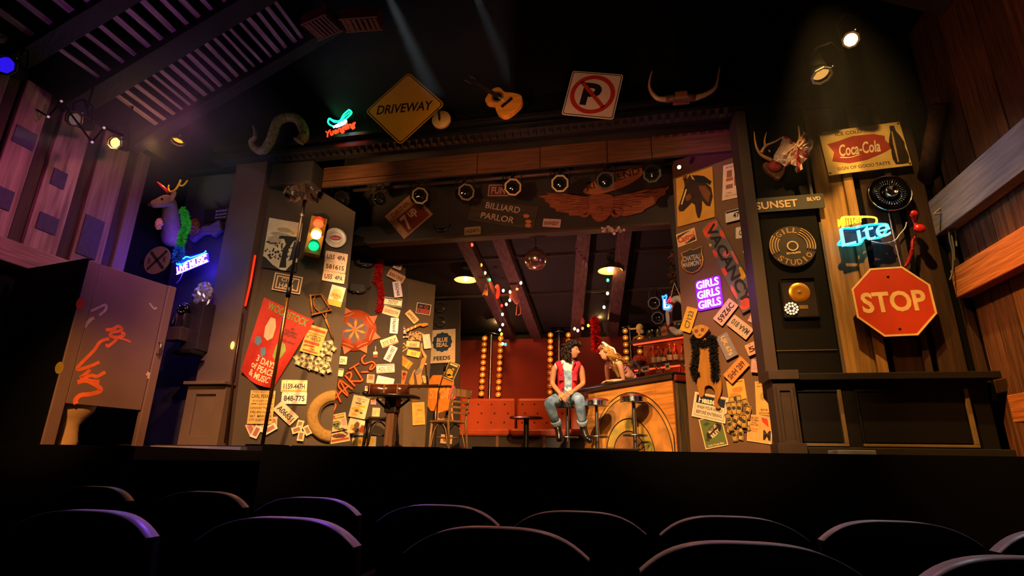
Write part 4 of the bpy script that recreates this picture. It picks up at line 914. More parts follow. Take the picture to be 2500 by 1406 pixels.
# wooden animal cut-out with black boa
uv0 = R1.uv(*B8(300, 520)); oo = uv0
t = thing('animal_cutout', 'flat tan wooden animal figure with a small eared head', 'cut-out', R1.M(uv0, 0, .03))
def rl(pts, n=3): return [tuple(p) for p in bez([tuple(R1.uv(*B8(*p))-uv0) for p in pts], n, True)]
MB().prism(rl([(270, 380), (320, 380), (350, 430), (370, 560), (430, 700), (445, 790), (435, 860), (410, 930), (435, 970), (400, 975), (380, 920), (390, 850), (370, 800), (335, 780), (300, 800), (295, 860), (262, 880), (240, 800), (235, 700), (255, 560), (250, 430)]), 0, .022).build('body', wood('a8742c', '8a5a1c', 1, 4, .2), t, bev=.004)
MB().prism(rl([(215, 300), (250, 275), (300, 268), (345, 290), (350, 310), (325, 345), (285, 382), (250, 380), (225, 345), (208, 310)]), .03, .075).build('head', wood('b88434', '96662a', 1, 4, .2), t, bev=.004)
b = MB()
for p in ((250, 322), (302, 312)): q = R1.uv(*B8(*p))-uv0; b.ring(circ(.022, 12, q.x, q.y), circ(.012, 12, q.x, q.y), .075, .077); b.prism(circ(.007, 8, q.x, q.y), .075, .077)
q = R1.uv(*B8(280, 355))-uv0; b.prism(circ(.012, 8, q.x, q.y, rx=.02, ry=.006), .075, .077); b.build('painted_face', mat('3a2410', .6), t)
boa('feather_boa', 'black feather boa draped round the neck of the tan animal figure', on(R1, B8, [(240, 690), (215, 640), (225, 560), (235, 470), (215, 380), (258, 405), (315, 420), (372, 375), (378, 440), (385, 540), (395, 640), (400, 720)], .07), .055, '0a0908', 5200, .058, '14110f', .0055)
# wash your hands sign
M, w, h = R1.quad(qq(B8, (205, 830), (495, 885), (465, 1105), (178, 1040)), .014)
t = thing('sign_board', 'white sign reading Please WASH YOUR HANDS BEFORE ENTERING', 'sign', M)
MB().box((0, 0, .002), (w, h, .004)).build('board', mat('e0c8a8', .5), t); MB().ring([(-.44*w, -.42*h), (.44*w, -.42*h), (.44*w, .43*h), (-.44*w, .43*h)], [(-.43*w, -.40*h), (.43*w, -.40*h), (.43*w, .41*h), (-.43*w, .41*h)], .004, .0045).build('border', mat('8a5a3a', .5), t)
MB().box((0, .24*h, .0045), (.84*w, .32*h, .001)).build('blue_band', mat('1c2430', .5), t); lines(t, .0055, [('Please', -.1*w, .24*h, .5*w, .26*h)], mat('e8dcc0', .5), 'lettering', .03); lines(t, .0048, [('WASH YOUR HANDS', 0, -.06*h, .76*w, .13*h), ('BEFORE ENTERING', 0, -.26*h, .76*w, .13*h)], mat('1c1c20', .5), 'lettering', .015)
# green record poster
t, w, h, z = poster(R1, qq(B8, (228, 1060), (425, 1035), (487, 1275), (300, 1338)), 'concert_poster', 'green poster with tilted dark oval reading BILLY LEE RILEY', 'poster', '5a6a34', .004, frame=('d8c080', .012))
b = MB(); b.face([(p[0]*math.cos(.5)-p[1]*math.sin(.5)+.04*w, p[0]*math.sin(.5)+p[1]*math.cos(.5)+.02*h) for p in circ(1, 24, rx=.40*w, ry=.16*h)], z+.001); b.build('oval_print', mat('2a2014', .6), t)
b = MB(); b.text('BILLY LEE', .0, .10*h, .44*w, .09*h, z+.002, .55, .03).text('RILEY', .08*w, -.06*h, .44*w, .13*h, z+.002, .5, .04).text('Little Green Men', .0, -.40*h, .7*w, .07*h, z+.001, 0, .01); b.build('lettering', mat('e8c8a0', .6), t)
blobs(t, z+.0005, [(-.2*w, .3*h, .12*w, .05*h), (.3*w, .3*h, .1*w, .08*h), (-.3*w, -.2*h, .1*w, .06*h)], mat('3a4a24', .6), 'print_shape', .2)
# big note, posters by the jamb
t, w, h, z = poster(R1, qq(B8, (477, 740), (622, 718), (650, 905), (487, 925)), 'concert_poster', 'golden poster with orange clouds above the dollar notes', 'poster', 'd8a044', .004)
blobs(t, z, [(.1*w, .05*h, .3*w, .14*h), (-.1*w, -.2*h, .3*w, .12*h)], mat('d87a34', .7), 'cloud_print', .25); bars(t, z, [(.1*w, .4*h, .6*w, .05*h)], mat('8a5a20', .7))
t, w, h, z = poster(R1, qq(B8, (703, 745), (850, 738), (880, 1038), (740, 1030)), 'show_bill', 'yellow show bill with a portrait, cut by the right jamb', 'poster', 'd8a050', .004)
lines(t, z, [('THE PEOPLE', 0, .44*h, .8*w, .05*h), ('SAT.', -.2*w, .35*h, .4*w, .05*h), ('BOB', 0, -.34*h, .4*w, .06*h), ('DOORS', .05*w, -.44*h, .7*w, .06*h)], mat('4a3018', .7), 'lettering'); blobs(t, z, [(-.05*w, .05*h, .2*w, .12*h)], mat('a88a40', .7), 'portrait_print')
t, w, h, z = poster(R1, qq(B8, (662, 1030), (860, 1040), (870, 1290), (645, 1245)), 'concert_poster', 'orange bordered poster with a big letter M and red flag', 'poster', 'dca058', .006, frame=('e4c49c', .008))
lines(t, z, [('GREATEST\nSHOWMAN\nIN ALL\nCREATION', -.24*w, .26*h, .38*w, .32*h)], mat('241810', .7), 'lettering', .015); lines(t, z, [('M', .3*w, -.2*h, .3*w, .36*h)], mat('241c18', .7), 'big_lettering', .04); MB().face([(.05*w, .44*h), (.3*w, .4*h), (.36*w, .1*h), (.1*w, .28*h)], z).build('flag_print', mat('c8381c', .7), t)
bars(t, z, [(-.24*w, -.02*h, .36*w, .03*h), (-.24*w, -.1*h, .3*w, .02*h), (.02*w, -.1*h, .008*w, .6*h)], mat('c06a2c', .7))
for i, (x, y, a) in enumerate(sorted(((555, 890, 5), (507, 975, 95), (545, 970, 95), (590, 970, 80), (648, 945, 100), (665, 1010, 75), (510, 1070, 110), (500, 1130, 75), (560, 1080, 65), (610, 1065, 60), (555, 1140, 70), (640, 1085, 85), (545, 1200, 95), (600, 1190, 80), (630, 1150, 10), (520, 1110, 100)), key=lambda p: p[1])):
    note(R1, B8, x, y, a, .145 if i < 14 else .14, ('b8944c', 'a8884a', 'c09a54')[i % 3], '3a341c', 'dollar note on the right flat, %s counted downwards below the golden poster' % ORD[i], 'banknotes on the right flat')

# ------------------------------------------------------------------ right wall
# deer antlers with a cloth
uv0 = WF.uv(*C1(430, 690)); t = thing('antler_mount', 'mounted deer antlers with small skull plate, red cloth over one side', 'antlers', WF.M(uv0, 0, .02))
def rw_(pts, z=None, c=C1): 
    out = []
    for i, p in enumerate(pts): q = WF.uv(*c(p[0], p[1]))-uv0; out.append((q.x, q.y, p[2] if len(p) > 2 else .1))
    return out
ANT = mat('b88a4a', .5, bump=.2)
MB().tube([tuple(p) for p in bez(rw_([(390, 625, .10), (260, 600, .16), (190, 560, .22), (155, 480, .26), (140, 385, .28)]), 5)], [.022-.0009*i for i in range(21)], 8).tube([tuple(p) for p in bez(rw_([(240, 590, .2), (290, 520, .22), (400, 470, .22), (480, 420, .22)]), 5)], [.018-.0008*i for i in range(16)], 8).tube([tuple(p) for p in bez(rw_([(285, 530, .22), (270, 470, .25), (285, 395, .28)]), 5)], [.014-.001*i for i in range(11)], 8).tube(rw_([(330, 560, .2), (340, 590, .22)]), .008, 6).build('antler', ANT, t, split=False)
MB().tube([tuple(p) for p in bez(rw_([(520, 640, .1), (620, 560, .16), (690, 450, .2), (670, 300, .24)]), 5)], [.02-.0009*i for i in range(16)], 8).build('antler', ANT, t)
MB().prism([tuple(p) for p in bez([q[:2] for q in rw_([(300, 640), (420, 600), (540, 640), (560, 740), (490, 830), (430, 800), (350, 740)])], 3, True)], 0, .06).build('plaque', wood('7a4a20', '4a2c14', 1), t, bev=.01)
MB().ball((0.0, .0, .09), .075, 12, 8, (1.0, .9, .6)).build('skull_plate', mat('8a1c14', .7), t)
oo2 = WF.uv(*C1(640, 540)); t = thing('bandana', 'crumpled white and red cloth hung over the deer antlers', 'cloth', WF.M(oo2, 0, .15))
outer = [tuple(WF.uv(*C1(*p))-oo2) for p in ((410, 655), (500, 395), (560, 400), (720, 430), (775, 290), (860, 400), (865, 470), (840, 560), (790, 650), (735, 690), (735, 760), (700, 775), (640, 700), (560, 720), (500, 690))]
ctr = tuple(WF.uv(*C1(650, 520))-oo2); b = MB(); R_ = 5; V = []; n = len(outer)*3
O2 = [tuple(p) for p in bez(outer, 3, True)]
for k_ in range(R_+1):
    for i, p in enumerate(O2):
        f = k_/R_; V.append((ctr[0]+(p[0]-ctr[0])*f+.012*math.sin(i*2.3+k_*1.7), ctr[1]+(p[1]-ctr[1])*f+.012*math.sin(i*1.3+k_*2.9), .035*math.sin(i*.95+k_*.9)*f+.022*math.sin(i*1.9+k_*2.2)+.06*(1-f*f)))
N_ = len(O2); Fs = []
for k_ in range(R_):
    for i in range(N_): j = (i+1) % N_; Fs.append((k_*N_+i, (k_+1)*N_+i, (k_+1)*N_+j, k_*N_+j))
b.smooth = False; b.add(V, Fs)
b.mi = [1 if (f[0] % N_) in (4, 5, 13, 22, 23, 31, 32, 38) and f[0] > N_ else 0 for f in b.f]
ob = b.build('cloth', [mat('d8b8a8', .8), mat('a8201c', .8)], t); ob.modifiers.new('s', 'SOLIDIFY').thickness = .006
# street sign
M, w, h = WF.quad(qq(C1, (175, 1055), (1035, 985), (1062, 1160), (200, 1225)), .035)
t = thing('street_sign', 'dark street sign reading SUNSET BLVD in cream letters', 'sign', M)
MB().prism(rrect(w, h, .008), 0, .012).build('panel', mat('37332c', .5), t); MB().text('SUNSET', -.17*w, -.03*h, .60*w, .52*h, .012, .012, .02, 0, .003).text('BLVD', .36*w, .16*h, .19*w, .26*h, .012, .012, .03, 0, .003).build('lettering', mat('d0a878', .5), t)
# record shaped sign
c0 = C2(440, 405); uv0 = WF.uv(*c0); rr = (WF.uv(*C2(665, 405))-WF.uv(*C2(220, 400))).length/2
t = thing('record_sign', 'round wooden record-shaped sign reading GILL STUDIO', 'sign', WF.M(uv0, math.radians(4), .02))
MB().lathe([(0, .02), (rr*.18, .02), (rr*.2, .014), (rr, .014), (rr, 0), (0, 0)], 48, sm=False).build('disc', mat('332a20', .5), t)
for q in (.64, .75, .87, .97): 
    for a0, a1 in ((-20, 62), (140, 205)):
        MB().tube([(rr*q*math.cos(math.radians(a)), rr*q*math.sin(math.radians(a)), .016) for a in range(a0, a1, 6)], .007, 5).build('groove_ring', mat('b8905c', .5), t)
MB().ring(circ(rr*.25, 28), circ(rr*.19, 28), .014, .022).build('centre_ring', mat('c8a878', .5), t)
b = MB(); b.arc_text('GILL', 0, 0, rr*.80, math.radians(137), math.radians(62), rr*.26, .016, off=.02); b.arc_text('STUDIO', 0, 0, rr*.80, math.radians(212), math.radians(330), rr*.27, .016, True, .02); b.build('lettering', mat('a87844', .5), t)
MB().text('RECORDING', -.02*rr, -.33*rr, rr*.6, rr*.10, .016, 0, .03).build('small_lettering', mat('d8b890', .5), t)
# framed gold record
M, w, h = WF.quad(qq(C2, (308, 712), (648, 695), (710, 1080), (362, 1085)), .02)
t = thing('framed_record', 'framed gold record on a dark mount', 'picture frame', M)
MB().ring([(-w/2, -h/2), (w/2, -h/2), (w/2, h/2), (-w/2, h/2)], [(-w/2+.014, -h/2+.014), (w/2-.014, -h/2+.014), (w/2-.014, h/2-.014), (-w/2+.014, h/2-.014)], 0, .03).build('frame', mat('241f1c', .25, .3), t)
MB().box((0, 0, .006), (w-.02, h-.02, .008)).build('mount', mat('2e2826', .18, spec=.6), t)
MB().lathe([(0, .016), (w*.08, .016), (w*.12, .014), (w*.16, .016), (w*.29, .014), (w*.30, .010)], 40, (.02*w, .13*h, 0)).build('gold_disc', mat('d8942c', .3, .7, var=.05), t)
MB().lathe([(0, .018), (w*.05, .018), (w*.055, .016)], 20, (.02*w, .13*h, 0)).build('record_label', mat('7a5020', .4), t)
MB().box((.08*w, -.24*h, .0115), (.24*w, .09*h, .003)).build('plaque', mat('8a6a34', .4, .5), t)
# cluster of lit bulbs under the disc (a rosette)
t = thing('bulb_rosette', 'small rosette of glowing white bulbs on the corner of the framed record', 'lights', WF.M(WF.uv(*C2(424, 1003)), 0, .06))
pos = [(0, 0)]+[(.026*math.cos(i*math.pi/3), .026*math.sin(i*math.pi/3)) for i in range(6)]+[(.052*math.cos(i*math.pi/6+.26), .052*math.sin(i*math.pi/6+.26)) for i in range(12)]
MB().prism(circ(.066, 20), -.02, -.008).build('backing', mat('1c1410', .6), t)
for p in pos[1:]: MB().ball((p[0]*1.1, p[1]*1.1, 0), .0115, 8, 6).build('bulb', glow('ffc488', 3.0), t)
# drink sign
M, w, h = WF.quad(qq(C1, (982, 255), (1960, 125), (2105, 655), (1095, 775)), .05)
t = thing('drink_sign', 'large cream tin sign with red fishtail badge and dark bottle', 'sign', M)
MB().box((0, 0, .006), (w, h, .012)).build('board', mat('d8b264', .5, var=.12), t)
P = [(-.43*w, .20*h), (-.34*w, .22*h), (-.1*w, .31*h), (.15*w, .30*h), (.28*w, .22*h), (.27*w, .12*h), (.34*w, -.06*h), (.20*w, -.16*h), (.0, -.26*h), (-.22*w, -.29*h), (-.42*w, -.20*h), (-.37*w, -.0*h)]
MB().prism(P, .012, .015).build('red_badge', mat('a0301a', .5), t)
b = MB(); b.text('Coca-Cola', -.06*w, .015*h, .50*w, .27*h, .0155, .0, .02, .30)
b.prism([tuple(p) for p in bez([(-.31*w, -.15*h), (-.20*w, -.175*h), (-.08*w, -.14*h), (-.08*w, -.125*h), (-.2*w, -.155*h), (-.30*w, -.125*h)], 4, True)], .0152, .0158); b.build('script_lettering', mat('e8d2a0', .5), t)
lines(t, .0128, [('ICE COLD', -.14*w, .40*h, .33*w, .08*h), ('SIGN OF GOOD TASTE', -.06*w, -.39*h, .64*w, .075*h)], mat('5a4020', .5), 'lettering', .02)
bp = [(0, .43), (.018, .43), (.02, .36), (.022, .30), (.045, .16), (.062, .02), (.055, -.10), (.062, -.2), (.064, -.32), (.05, -.44), (0, -.45)]
MB().prism([(.395*w+x*w*1.5, y*h) for x, y in bp]+[(.395*w-x*w*1.5, y*h) for x, y in bp[::-1]], .012, .015).build('bottle_print', mat('2a1a10', .4), t)
MB().prism([(.372*w, .30*h), (.385*w, .30*h), (.375*w, -.05*h), (.36*w, -.40*h), (.345*w, -.40*h), (.35*w, .0)], .0152, .0157).build('bottle_highlight_print', mat('b8904c', .5), t)
b = MB()
for x, y in ((-.48, .46), (.48, .46), (-.48, -.46), (.48, -.46)): b.lathe([(.012, 0), (.01, .005), (0, .006)], 8, (x*w, y*h, .012))
b.build('nail', RUST, t)
# wheel cover
c0 = C1(1835, 1000); uv0 = WF.uv(*c0); rr = (WF.uv(*C1(2105, 1010))-WF.uv(*C1(1565, 1000))).length/2
t = thing('hubcap', 'chrome hubcap with radial fins and a round centre', 'hubcap', WF.M(uv0, 0, .05))
MB().lathe([(0, .05), (rr*.24, .05), (rr*.30, .04), (rr*.35, .02), (rr*.72, .045), (rr*.8, .02), (rr*.9, .03), (rr, .02), (rr*.98, -.03), (rr*.9, -.03)], 56).build('dish', mat('2a2a2c', .18, .9, var=.03), t)
MB().lathe([(rr*.93, .028), (rr*.97, .045), (rr*1.0, .03), (rr*.98, .0)], 56).build('rim', CHROME, t)
MB().lathe([(rr*.31, .045), (rr*.30, .085), (rr*.25, .095), (rr*.22, .08), (0, .075)], 32).build('centre_cap', CHROME, t)
for i in range(34):
    a = i*2*math.pi/34; d = Vector((math.cos(a), math.sin(a), 0)); MB().tube([d*rr*.37+Vector((0, 0, .028)), d*rr*.70+Vector((0, 0, .05))], [.004, .009], 4).build('glint_ray', CHROME, t)  # raised rays stand in for light reflected in the dish
# beer neon
uv0 = WF.uv(*C2(1080, 280)); t = thing('neon_sign', 'glowing yellow and cyan beer neon sign reading Lite', 'neon sign', WF.M(uv0, math.radians(7), .09))
def uvw(c, pts, o): return [tuple(WF.uv(*c(*p))-o) for p in pts]
MB().text('Miller', -.085, .125, .27, .085, .012, .06, .01, .25, .012).build('yellow_lettering', glow('ffc024', 1.5), t)
MB().text('Lite', .0, -.025, .50, .20, .012, .09, .0, .18, .014).build('white_lettering', glow('70d8ff', 1.5), t)
rot = Matrix.Rotation(-math.radians(7), 2)
def nrel(pts): return [(*(rot @ (WF.uv(*C2(*p))-uv0)), .006) for p in pts]
MB().tube([tuple(p) for p in bez(nrel([(890, 265), (1000, 255), (1150, 225), (1300, 220), (1310, 250), (1270, 330), (1180, 355), (1100, 350), (1040, 410), (870, 415), (860, 400), (895, 350)]), 5, True)], .012, 6, True).build('cyan_outline', glow('10b8ff', 6.5), t)
MB().tube([tuple(p) for p in bez(nrel([(900, 255), (885, 190), (900, 155), (1000, 150), (1190, 155), (1215, 200), (1200, 215)]), 5)], .010, 6).build('yellow_outline', glow('ffc020', 6), t)
MB().prism([q[:2] for q in nrel([(905, 262), (1210, 225), (1290, 235), (1250, 320), (1100, 340), (1030, 395), (880, 400)])], -.02, -.012).build('backing', mat('0c1c2c', .4), t)
point('glow_of_beer_neon', WF.M(uv0, 0, .22).translation+Vector((.05, 0, -.03)), 2.2, (.12, .6, 1.0), .12); point('glow_of_beer_neon_top', WF.M(uv0, 0, .22).translation+Vector((-.1, 0, .14)), 1.4, (1, .6, .1), .08)
def wire(name, label, pts, r, hx, cat='cord', Wl=WF, c=None, off=.05, hx2=None):
    P = [(Wl.M(Wl.uv(*(c(*p[:2]) if c else p[:2])), 0, p[2] if len(p) > 2 else off)).translation for p in pts]; P = bez(P, 6)
    return solo(MB().tube([p-P[0] for p in P], r, 6), name, label, cat, mat(hx, .5), Matrix.Translation(P[0]))
wire('neon_cable', 'thin white cable looping from the neon sign to the wall', [(1180, 365), (1290, 385), (1400, 360), (1450, 300), (1500, 240), (1515, 185)], .006, 'b8b4b0', c=C2)
wire('pull_string', 'pale cord hanging straight down from the hubcap', [(1355, 90), (1385, 240), (1430, 440), (1480, 630)], .006, 'a08a80', c=C2, off=.03)
# telephone handset with coiled cord
uv0 = WF.uv(*C2(1585, 215)); t = thing('phone_handset', 'red telephone handset hanging on the dark wall', 'telephone', WF.M(uv0, 0, .10))
H = [(*(WF.uv(*C2(*p))-uv0), q) for p, q in (((1545, 140), .03), ((1560, 175), .0), ((1578, 215), .0), ((1590, 255), .0), ((1600, 280), .03))]
MB().tube(bez(H, 5), [.028, .034, .032, .026, .022, .02, .02, .02, .02, .02, .02, .02, .02, .022, .026, .03, .036, .042, .045, .044, .036], 10).build('grip', mat('c01a14', .3), t)
a_, b_ = Vector(H[0]), Vector(H[-1]); MB().lathe([(.03, 0), (.036, .02), (.03, .03), (0, .03)], 14, (a_.x, a_.y, a_.z)).build('earpiece', mat('b01812', .3), t); MB().lathe([(.04, 0), (.048, .02), (.042, .032), (0, .032)], 14, (b_.x, b_.y, b_.z)).build('mouthpiece', mat('b01812', .3), t)
P = [WF.M(WF.uv(*C2(*p)), 0, .07).translation for p in ((1600, 305), (1565, 370), (1560, 440), (1535, 530), (1500, 605), (1480, 630))]; P = bez(P, 30); P = [p-P[0] for p in P]
cp = [p+Vector((math.cos(i*1.5)*.016, math.sin(i*1.5)*.016, 0)) if 20 < i < 125 else p for i, p in enumerate(P)]
MB().tube([Matrix.Rotation(math.pi/2, 4, 'X').inverted() @ (p+Vector(WF.M(WF.uv(*C2(1600, 305)), 0, .07).translation-WF.M(uv0, 0, .10).translation)) for p in cp], .006, 5).build('coiled_cord', mat('b01812', .4), t)
# stop sign
c0 = ((2068+2277)/2, (660+828)/2); P8 = [C2(*p) for p in ((1135, 645), (1445, 625), (1700, 790), (1780, 1055), (1615, 1265), (1290, 1280), (1025, 1100), (965, 830))]
uv = [WF.uv(*p) for p in P8]; cc = sum(uv, Vector((0, 0)))/8; rad = sum((p-cc).length for p in uv)/8; av = math.atan2((uv[1]-uv[0]).y, (uv[1]-uv[0]).x)
t = thing('stop_sign', 'large red octagonal STOP sign with cream border on the board wall', 'sign', WF.M(cc, av, .10))
oc = lambda r: circ(r, 8, a0=math.pi/8, a1=math.pi/8+2*math.pi)
MB().prism(oc(rad), 0, .006).build('panel', mat('b8381a', .45, var=.12, scale=3), t); MB().ring(oc(rad), oc(rad*.945), .006, .008).build('border', mat('dcb070', .5), t)
MB().text('STOP', 0, -.01*rad, rad*1.50, rad*.56, .0065, 0, .03, 0, .001).build('lettering', mat('dcb478', .5), t)
b = MB()
for y_ in (.68, -.72): b.lathe([(.014, 0), (.012, .006), (0, .007)], 8, (0, y_*rad, .006))
b.build('bolt', RUST, t)
# black cables by the pale beam
for i, (pts, hx) in enumerate(((((410, 490), (470, 440), (560, 400), (690, 350)), '8a8684'), (((400, 500), (500, 485), (690, 450)), '9a7a6a'), (((690, 490), (640, 600), (615, 720), (640, 900), (650, 1060)), '5a5650'), (((700, 500), (660, 640), (670, 800), (675, 885)), '6a665c'), (((680, 490), (600, 640), (590, 780), (630, 960), (625, 1180), (590, 1290)), '4a463c'))):
    wire('hanging_cable', 'loose dark cable by the pale beam on the right, %s' % ('upper of the two level ones', 'lower of the two level ones', 'middle of the three hanging ones', 'shortest hanging one', 'longest hanging one')[i], pts, .009, hx, 'cable', WF, crop(2180, 440, 5.022), .16)
# ------------------------------------------------------------------ signs and things on the dark header
C8 = crop(560, 160, 4.393); H5 = crop(1080, 140, 3.472)
M, d = WH.two(C8(1470, 520), C8(2335, 440), .05); d *= .98
t = thing('driveway_sign', 'yellow diamond road sign reading DRIVEWAY on the dark header', 'sign', M)
def diamond(k, r=.03):
    out = []
    for i in range(4):
        a = math.radians(45+90*i); c_ = (k/2/math.sqrt(2)*math.sqrt(2)/math.sqrt(2)*math.cos(a)*1.0, k/2/math.sqrt(2)*math.sqrt(2)/math.sqrt(2)*math.sin(a))
    P = rrect(k/math.sqrt(2), k/math.sqrt(2), r, 4); c45 = math.sqrt(.5)
    return [((x-y)*c45, (x+y)*c45) for x, y in P]
MB().prism(diamond(d, .06), 0, .006).build('panel', mat('c88a22', .5, var=.1, scale=3), t)
MB().ring(diamond(d*.965, .05), diamond(d*.93, .045), .006, .007).build('border', mat('1c160c', .5), t)
MB().text('DRIVEWAY', 0, .0, d*.70, d*.125, .0065, 0, .02, .12, .001).build('lettering', mat('1a150e', .5), t)
uv0 = WH.uv(*C8(2290, 610)); t = thing('drum_head', 'pale round drum head hung beside the yellow diamond sign', 'drum', WH.M(uv0, 0, .03))
MB().lathe([(0, .05), (.118, .05), (.122, .04), (.122, 0), (0, 0)], 32).build('skin', mat('b08a4a', .5), t); MB().prism([(-.05, .13), (-.02, .13), (-.004, .0), (-.01, -.04), (-.03, -.01)], .052, .06).build('dark_wedge', mat('1c140c', .6), t)
# acoustic guitar on the header
uv0 = WH.uv(*H5(540, 430)); t = thing('acoustic_guitar', 'blond acoustic guitar hung on the dark header, neck up left', 'guitar', WH.M(uv0, 0, .03))
def gl(pts): return [tuple(WH.uv(*H5(*p))-uv0) for p in pts]
bo = [tuple(p) for p in bez(gl([(382, 400), (440, 320), (500, 303), (545, 340), (620, 350), (685, 375), (680, 440), (610, 510), (540, 543), (480, 510), (455, 445), (400, 432)]), 5, True)]
MB().prism(bo, 0, .09).build('body', wood('d08a34', 'a86a20', 0, 4, .1, .3), t, bev=.006)
q = Vector(gl([(485, 385)])[0]); MB().ring(circ(.078, 28, q.x, q.y), circ(.055, 28, q.x, q.y), .0905, .092).build('rosette', mat('6a4014', .4), t); MB().prism(circ(.055, 24, q.x, q.y), .0905, .0912).build('sound_hole', SOOT, t)
g1, g2 = Vector(gl([(490, 385)])[0]), Vector(gl([(290, 262)])[0]); e = (g2-g1).normalized(); s_ = Vector((-e.y, e.x))
MB().prism([tuple(g1-s_*.025), tuple(g1+s_*.025), tuple(g2+s_*.02), tuple(g2-s_*.02)], .09, .106).build('neck', mat('2c1a10', .4), t)
g3 = g2+e*.14; MB().prism([tuple(g2-s_*.025), tuple(g2+s_*.025), tuple(g3+s_*.034), tuple(g3-s_*.034)], .085, .1).build('headstock', mat('241610', .4), t)
for i in range(3):
    for k_ in (-1, 1): p = g2+e*(.03+.04*i)+s_*.04*k_; MB().ball((p.x, p.y, .095), .011, 8, 6).build('tuning_peg', STEEL, t)
b1, b2 = [Vector(p) for p in gl([(520, 472), (608, 398)])]; bm = (b1+b2)/2; bd = (b2-b1); ba = math.atan2(bd.y, bd.x)
MB().box((bm.x, bm.y, .095), (bd.length, .035, .012), Matrix.Rotation(ba, 3, 'Z')).build('bridge', mat('1c120c', .4), t)
b = MB()
for i in range(6): k_ = -.0175+.007*i; b.tube([(*(bm+s_*k_*.0+Vector((math.cos(ba), math.sin(ba)))*k_), .102), (*(g3+s_*k_), .108)], .0008, 3)
b.build('strings', STEEL, t, split=False)
# no parking sign
M, w, h = WH.quad(qq(H5, (1110, 140), (1555, 180), (1450, 535), (990, 495)), .04)
t = thing('no_parking_sign', 'white square no parking sign with a struck-out black P', 'sign', M); w = h = (w+h)/2
sh = math.tan(math.radians(0))
MB().prism(rrect(w, h, .03), 0, .006).build('panel', mat('c0a896', .5, var=.08, scale=3), t); MB().ring(rrect(w*.96, h*.96, .026), rrect(w*.93, h*.93, .022), .006, .007).build('border', mat('1c1814', .5), t)
MB().text('P', -.02*w, -.0, w*.36, h*.5, .007, -.02, .04, 0, .001).build('lettering', mat('191410', .5), t)
MB().ring(circ(w*.43, 40), circ(w*.345, 40), .0085, .0095).build('red_ring', mat('a0281a', .5), t); MB().box((0, 0, .009), (w*.74, w*.075, .001), Matrix.Rotation(math.radians(-45), 3, 'Z')).build('red_slash', mat('a0281a', .5), t)
# longhorn mount
uv0 = WH.uv(*H5(2020, 385)); t = thing('horn_mount', 'long pale steer horns with a leather-wrapped centre on the header', 'horns', WH.M(uv0, 0, .06))
def gh(pts): return [(*(WH.uv(*H5(p[0], p[1]))-uv0), p[2]) for p in pts]
HM = mat('8a6c44', .35, bump=.1)
MB().tube([tuple(p) for p in bez(gh([(1900, 395, .03), (1820, 395, .05), (1765, 355, .09), (1750, 300, .12), (1772, 215, .16)]), 5)], [.036-.0015*i for i in range(21)], 10).build('horn', HM, t); MB().tube([tuple(p) for p in bez(gh([(2130, 385, .03), (2220, 365, .05), (2290, 335, .09), (2312, 290, .12), (2328, 185, .16)]), 5)], [.036-.0015*i for i in range(21)], 10).build('horn', HM, t)
MB().tube(gh([(1890, 395, .03), (1960, 385, .03), (2080, 380, .03), (2140, 385, .03)]), .045, 10).build('wrapped_centre', mat('4a2810', .5), t)
MB().box((0, -.035, .0), (.19, .05, .04)).build('plaque', wood('6a3c18', '4a2810', 0), t, bev=.006); MB().box((0, .02, .05), (.14, .09, .05)).build('leather_block', mat('7a4a1e', .5), t, bev=.01)
# snake
pts = [(305, 690), (345, 760), (350, 830), (290, 865), (310, 920), (390, 935), (480, 850), (540, 770), (590, 670), (680, 610), (760, 610), (815, 700), (830, 800), (800, 850)]
P = [WH.M(WH.uv(*C8(*p)), 0, .10+.05*math.sin(i)).translation for i, p in enumerate(pts)]; o = P[0]; B_ = bez([p-o for p in P], 6); n_ = len(B_)
t = thing('toy_snake', 'thick scaly stuffed snake curling along the header', 'snake', Matrix.Translation(o))
MB().tube(B_, [.014+.05*min(1, i/n_*2.2) if i < n_*.82 else .066 if i < n_*.95 else .045 for i in range(n_)], 12).build('body', mat('8a7448', .7, var=.4, scale=26, bump=.8, hx2='4a4a24'), t)
MB().box(B_[-1]+Vector((0, 0, -.02)), (.10, .12, .03), Matrix.Rotation(.5, 3, 'Y')).build('jaw', mat('6a5a3a', .7), t, bev=.01)
for k_ in (-1, 1): MB().ball(B_[-8]+Vector((.05*k_, -.05, .02)), .012, 8, 6).build('eye', mat('0a0a08', .2), t)
# eagle neon
uv0 = WH.uv(*C8(1220, 680)); t = thing('neon_sign', 'green winged neon sign above red glowing script on the header', 'neon sign', WH.M(uv0, 0, .06))
def gn(pts, z=.03): return [(*(WH.uv(*C8(*p))-uv0), z) for p in pts]
MB().tube([tuple(p) for p in bez(gn([(1320, 520), (1345, 550), (1300, 600), (1250, 640), (1200, 690), (1130, 685), (1095, 650), (1110, 610), (1150, 630), (1220, 635), (1260, 570), (1310, 525)]), 5, True)], .011, 6, True).build('green_tube', glow('10e878', 5), t)
MB().tube(gn([(1110, 615), (1160, 650), (1225, 650), (1270, 590), (1325, 545)]), .008, 6).build('green_tube', glow('10e890', 4), t)
MB().tube([tuple(p) for p in bez(gn([(1150, 705), (1220, 665), (1290, 635), (1260, 670), (1180, 700)]), 4)], .013, 6).build('white_tube', glow('c8f4ff', 6), t)
v0, v1 = WH.uv(*C8(1075, 780)), WH.uv(*C8(1390, 660)); dv = v1-v0; m_ = (v0+v1)/2-uv0
MB().text('Yuengling', m_.x, m_.y-.01, dv.length, .125, .02, math.atan2(dv.y, dv.x), .012, .3, .012).build('red_lettering', glow('ff2a10', 4.5), t)
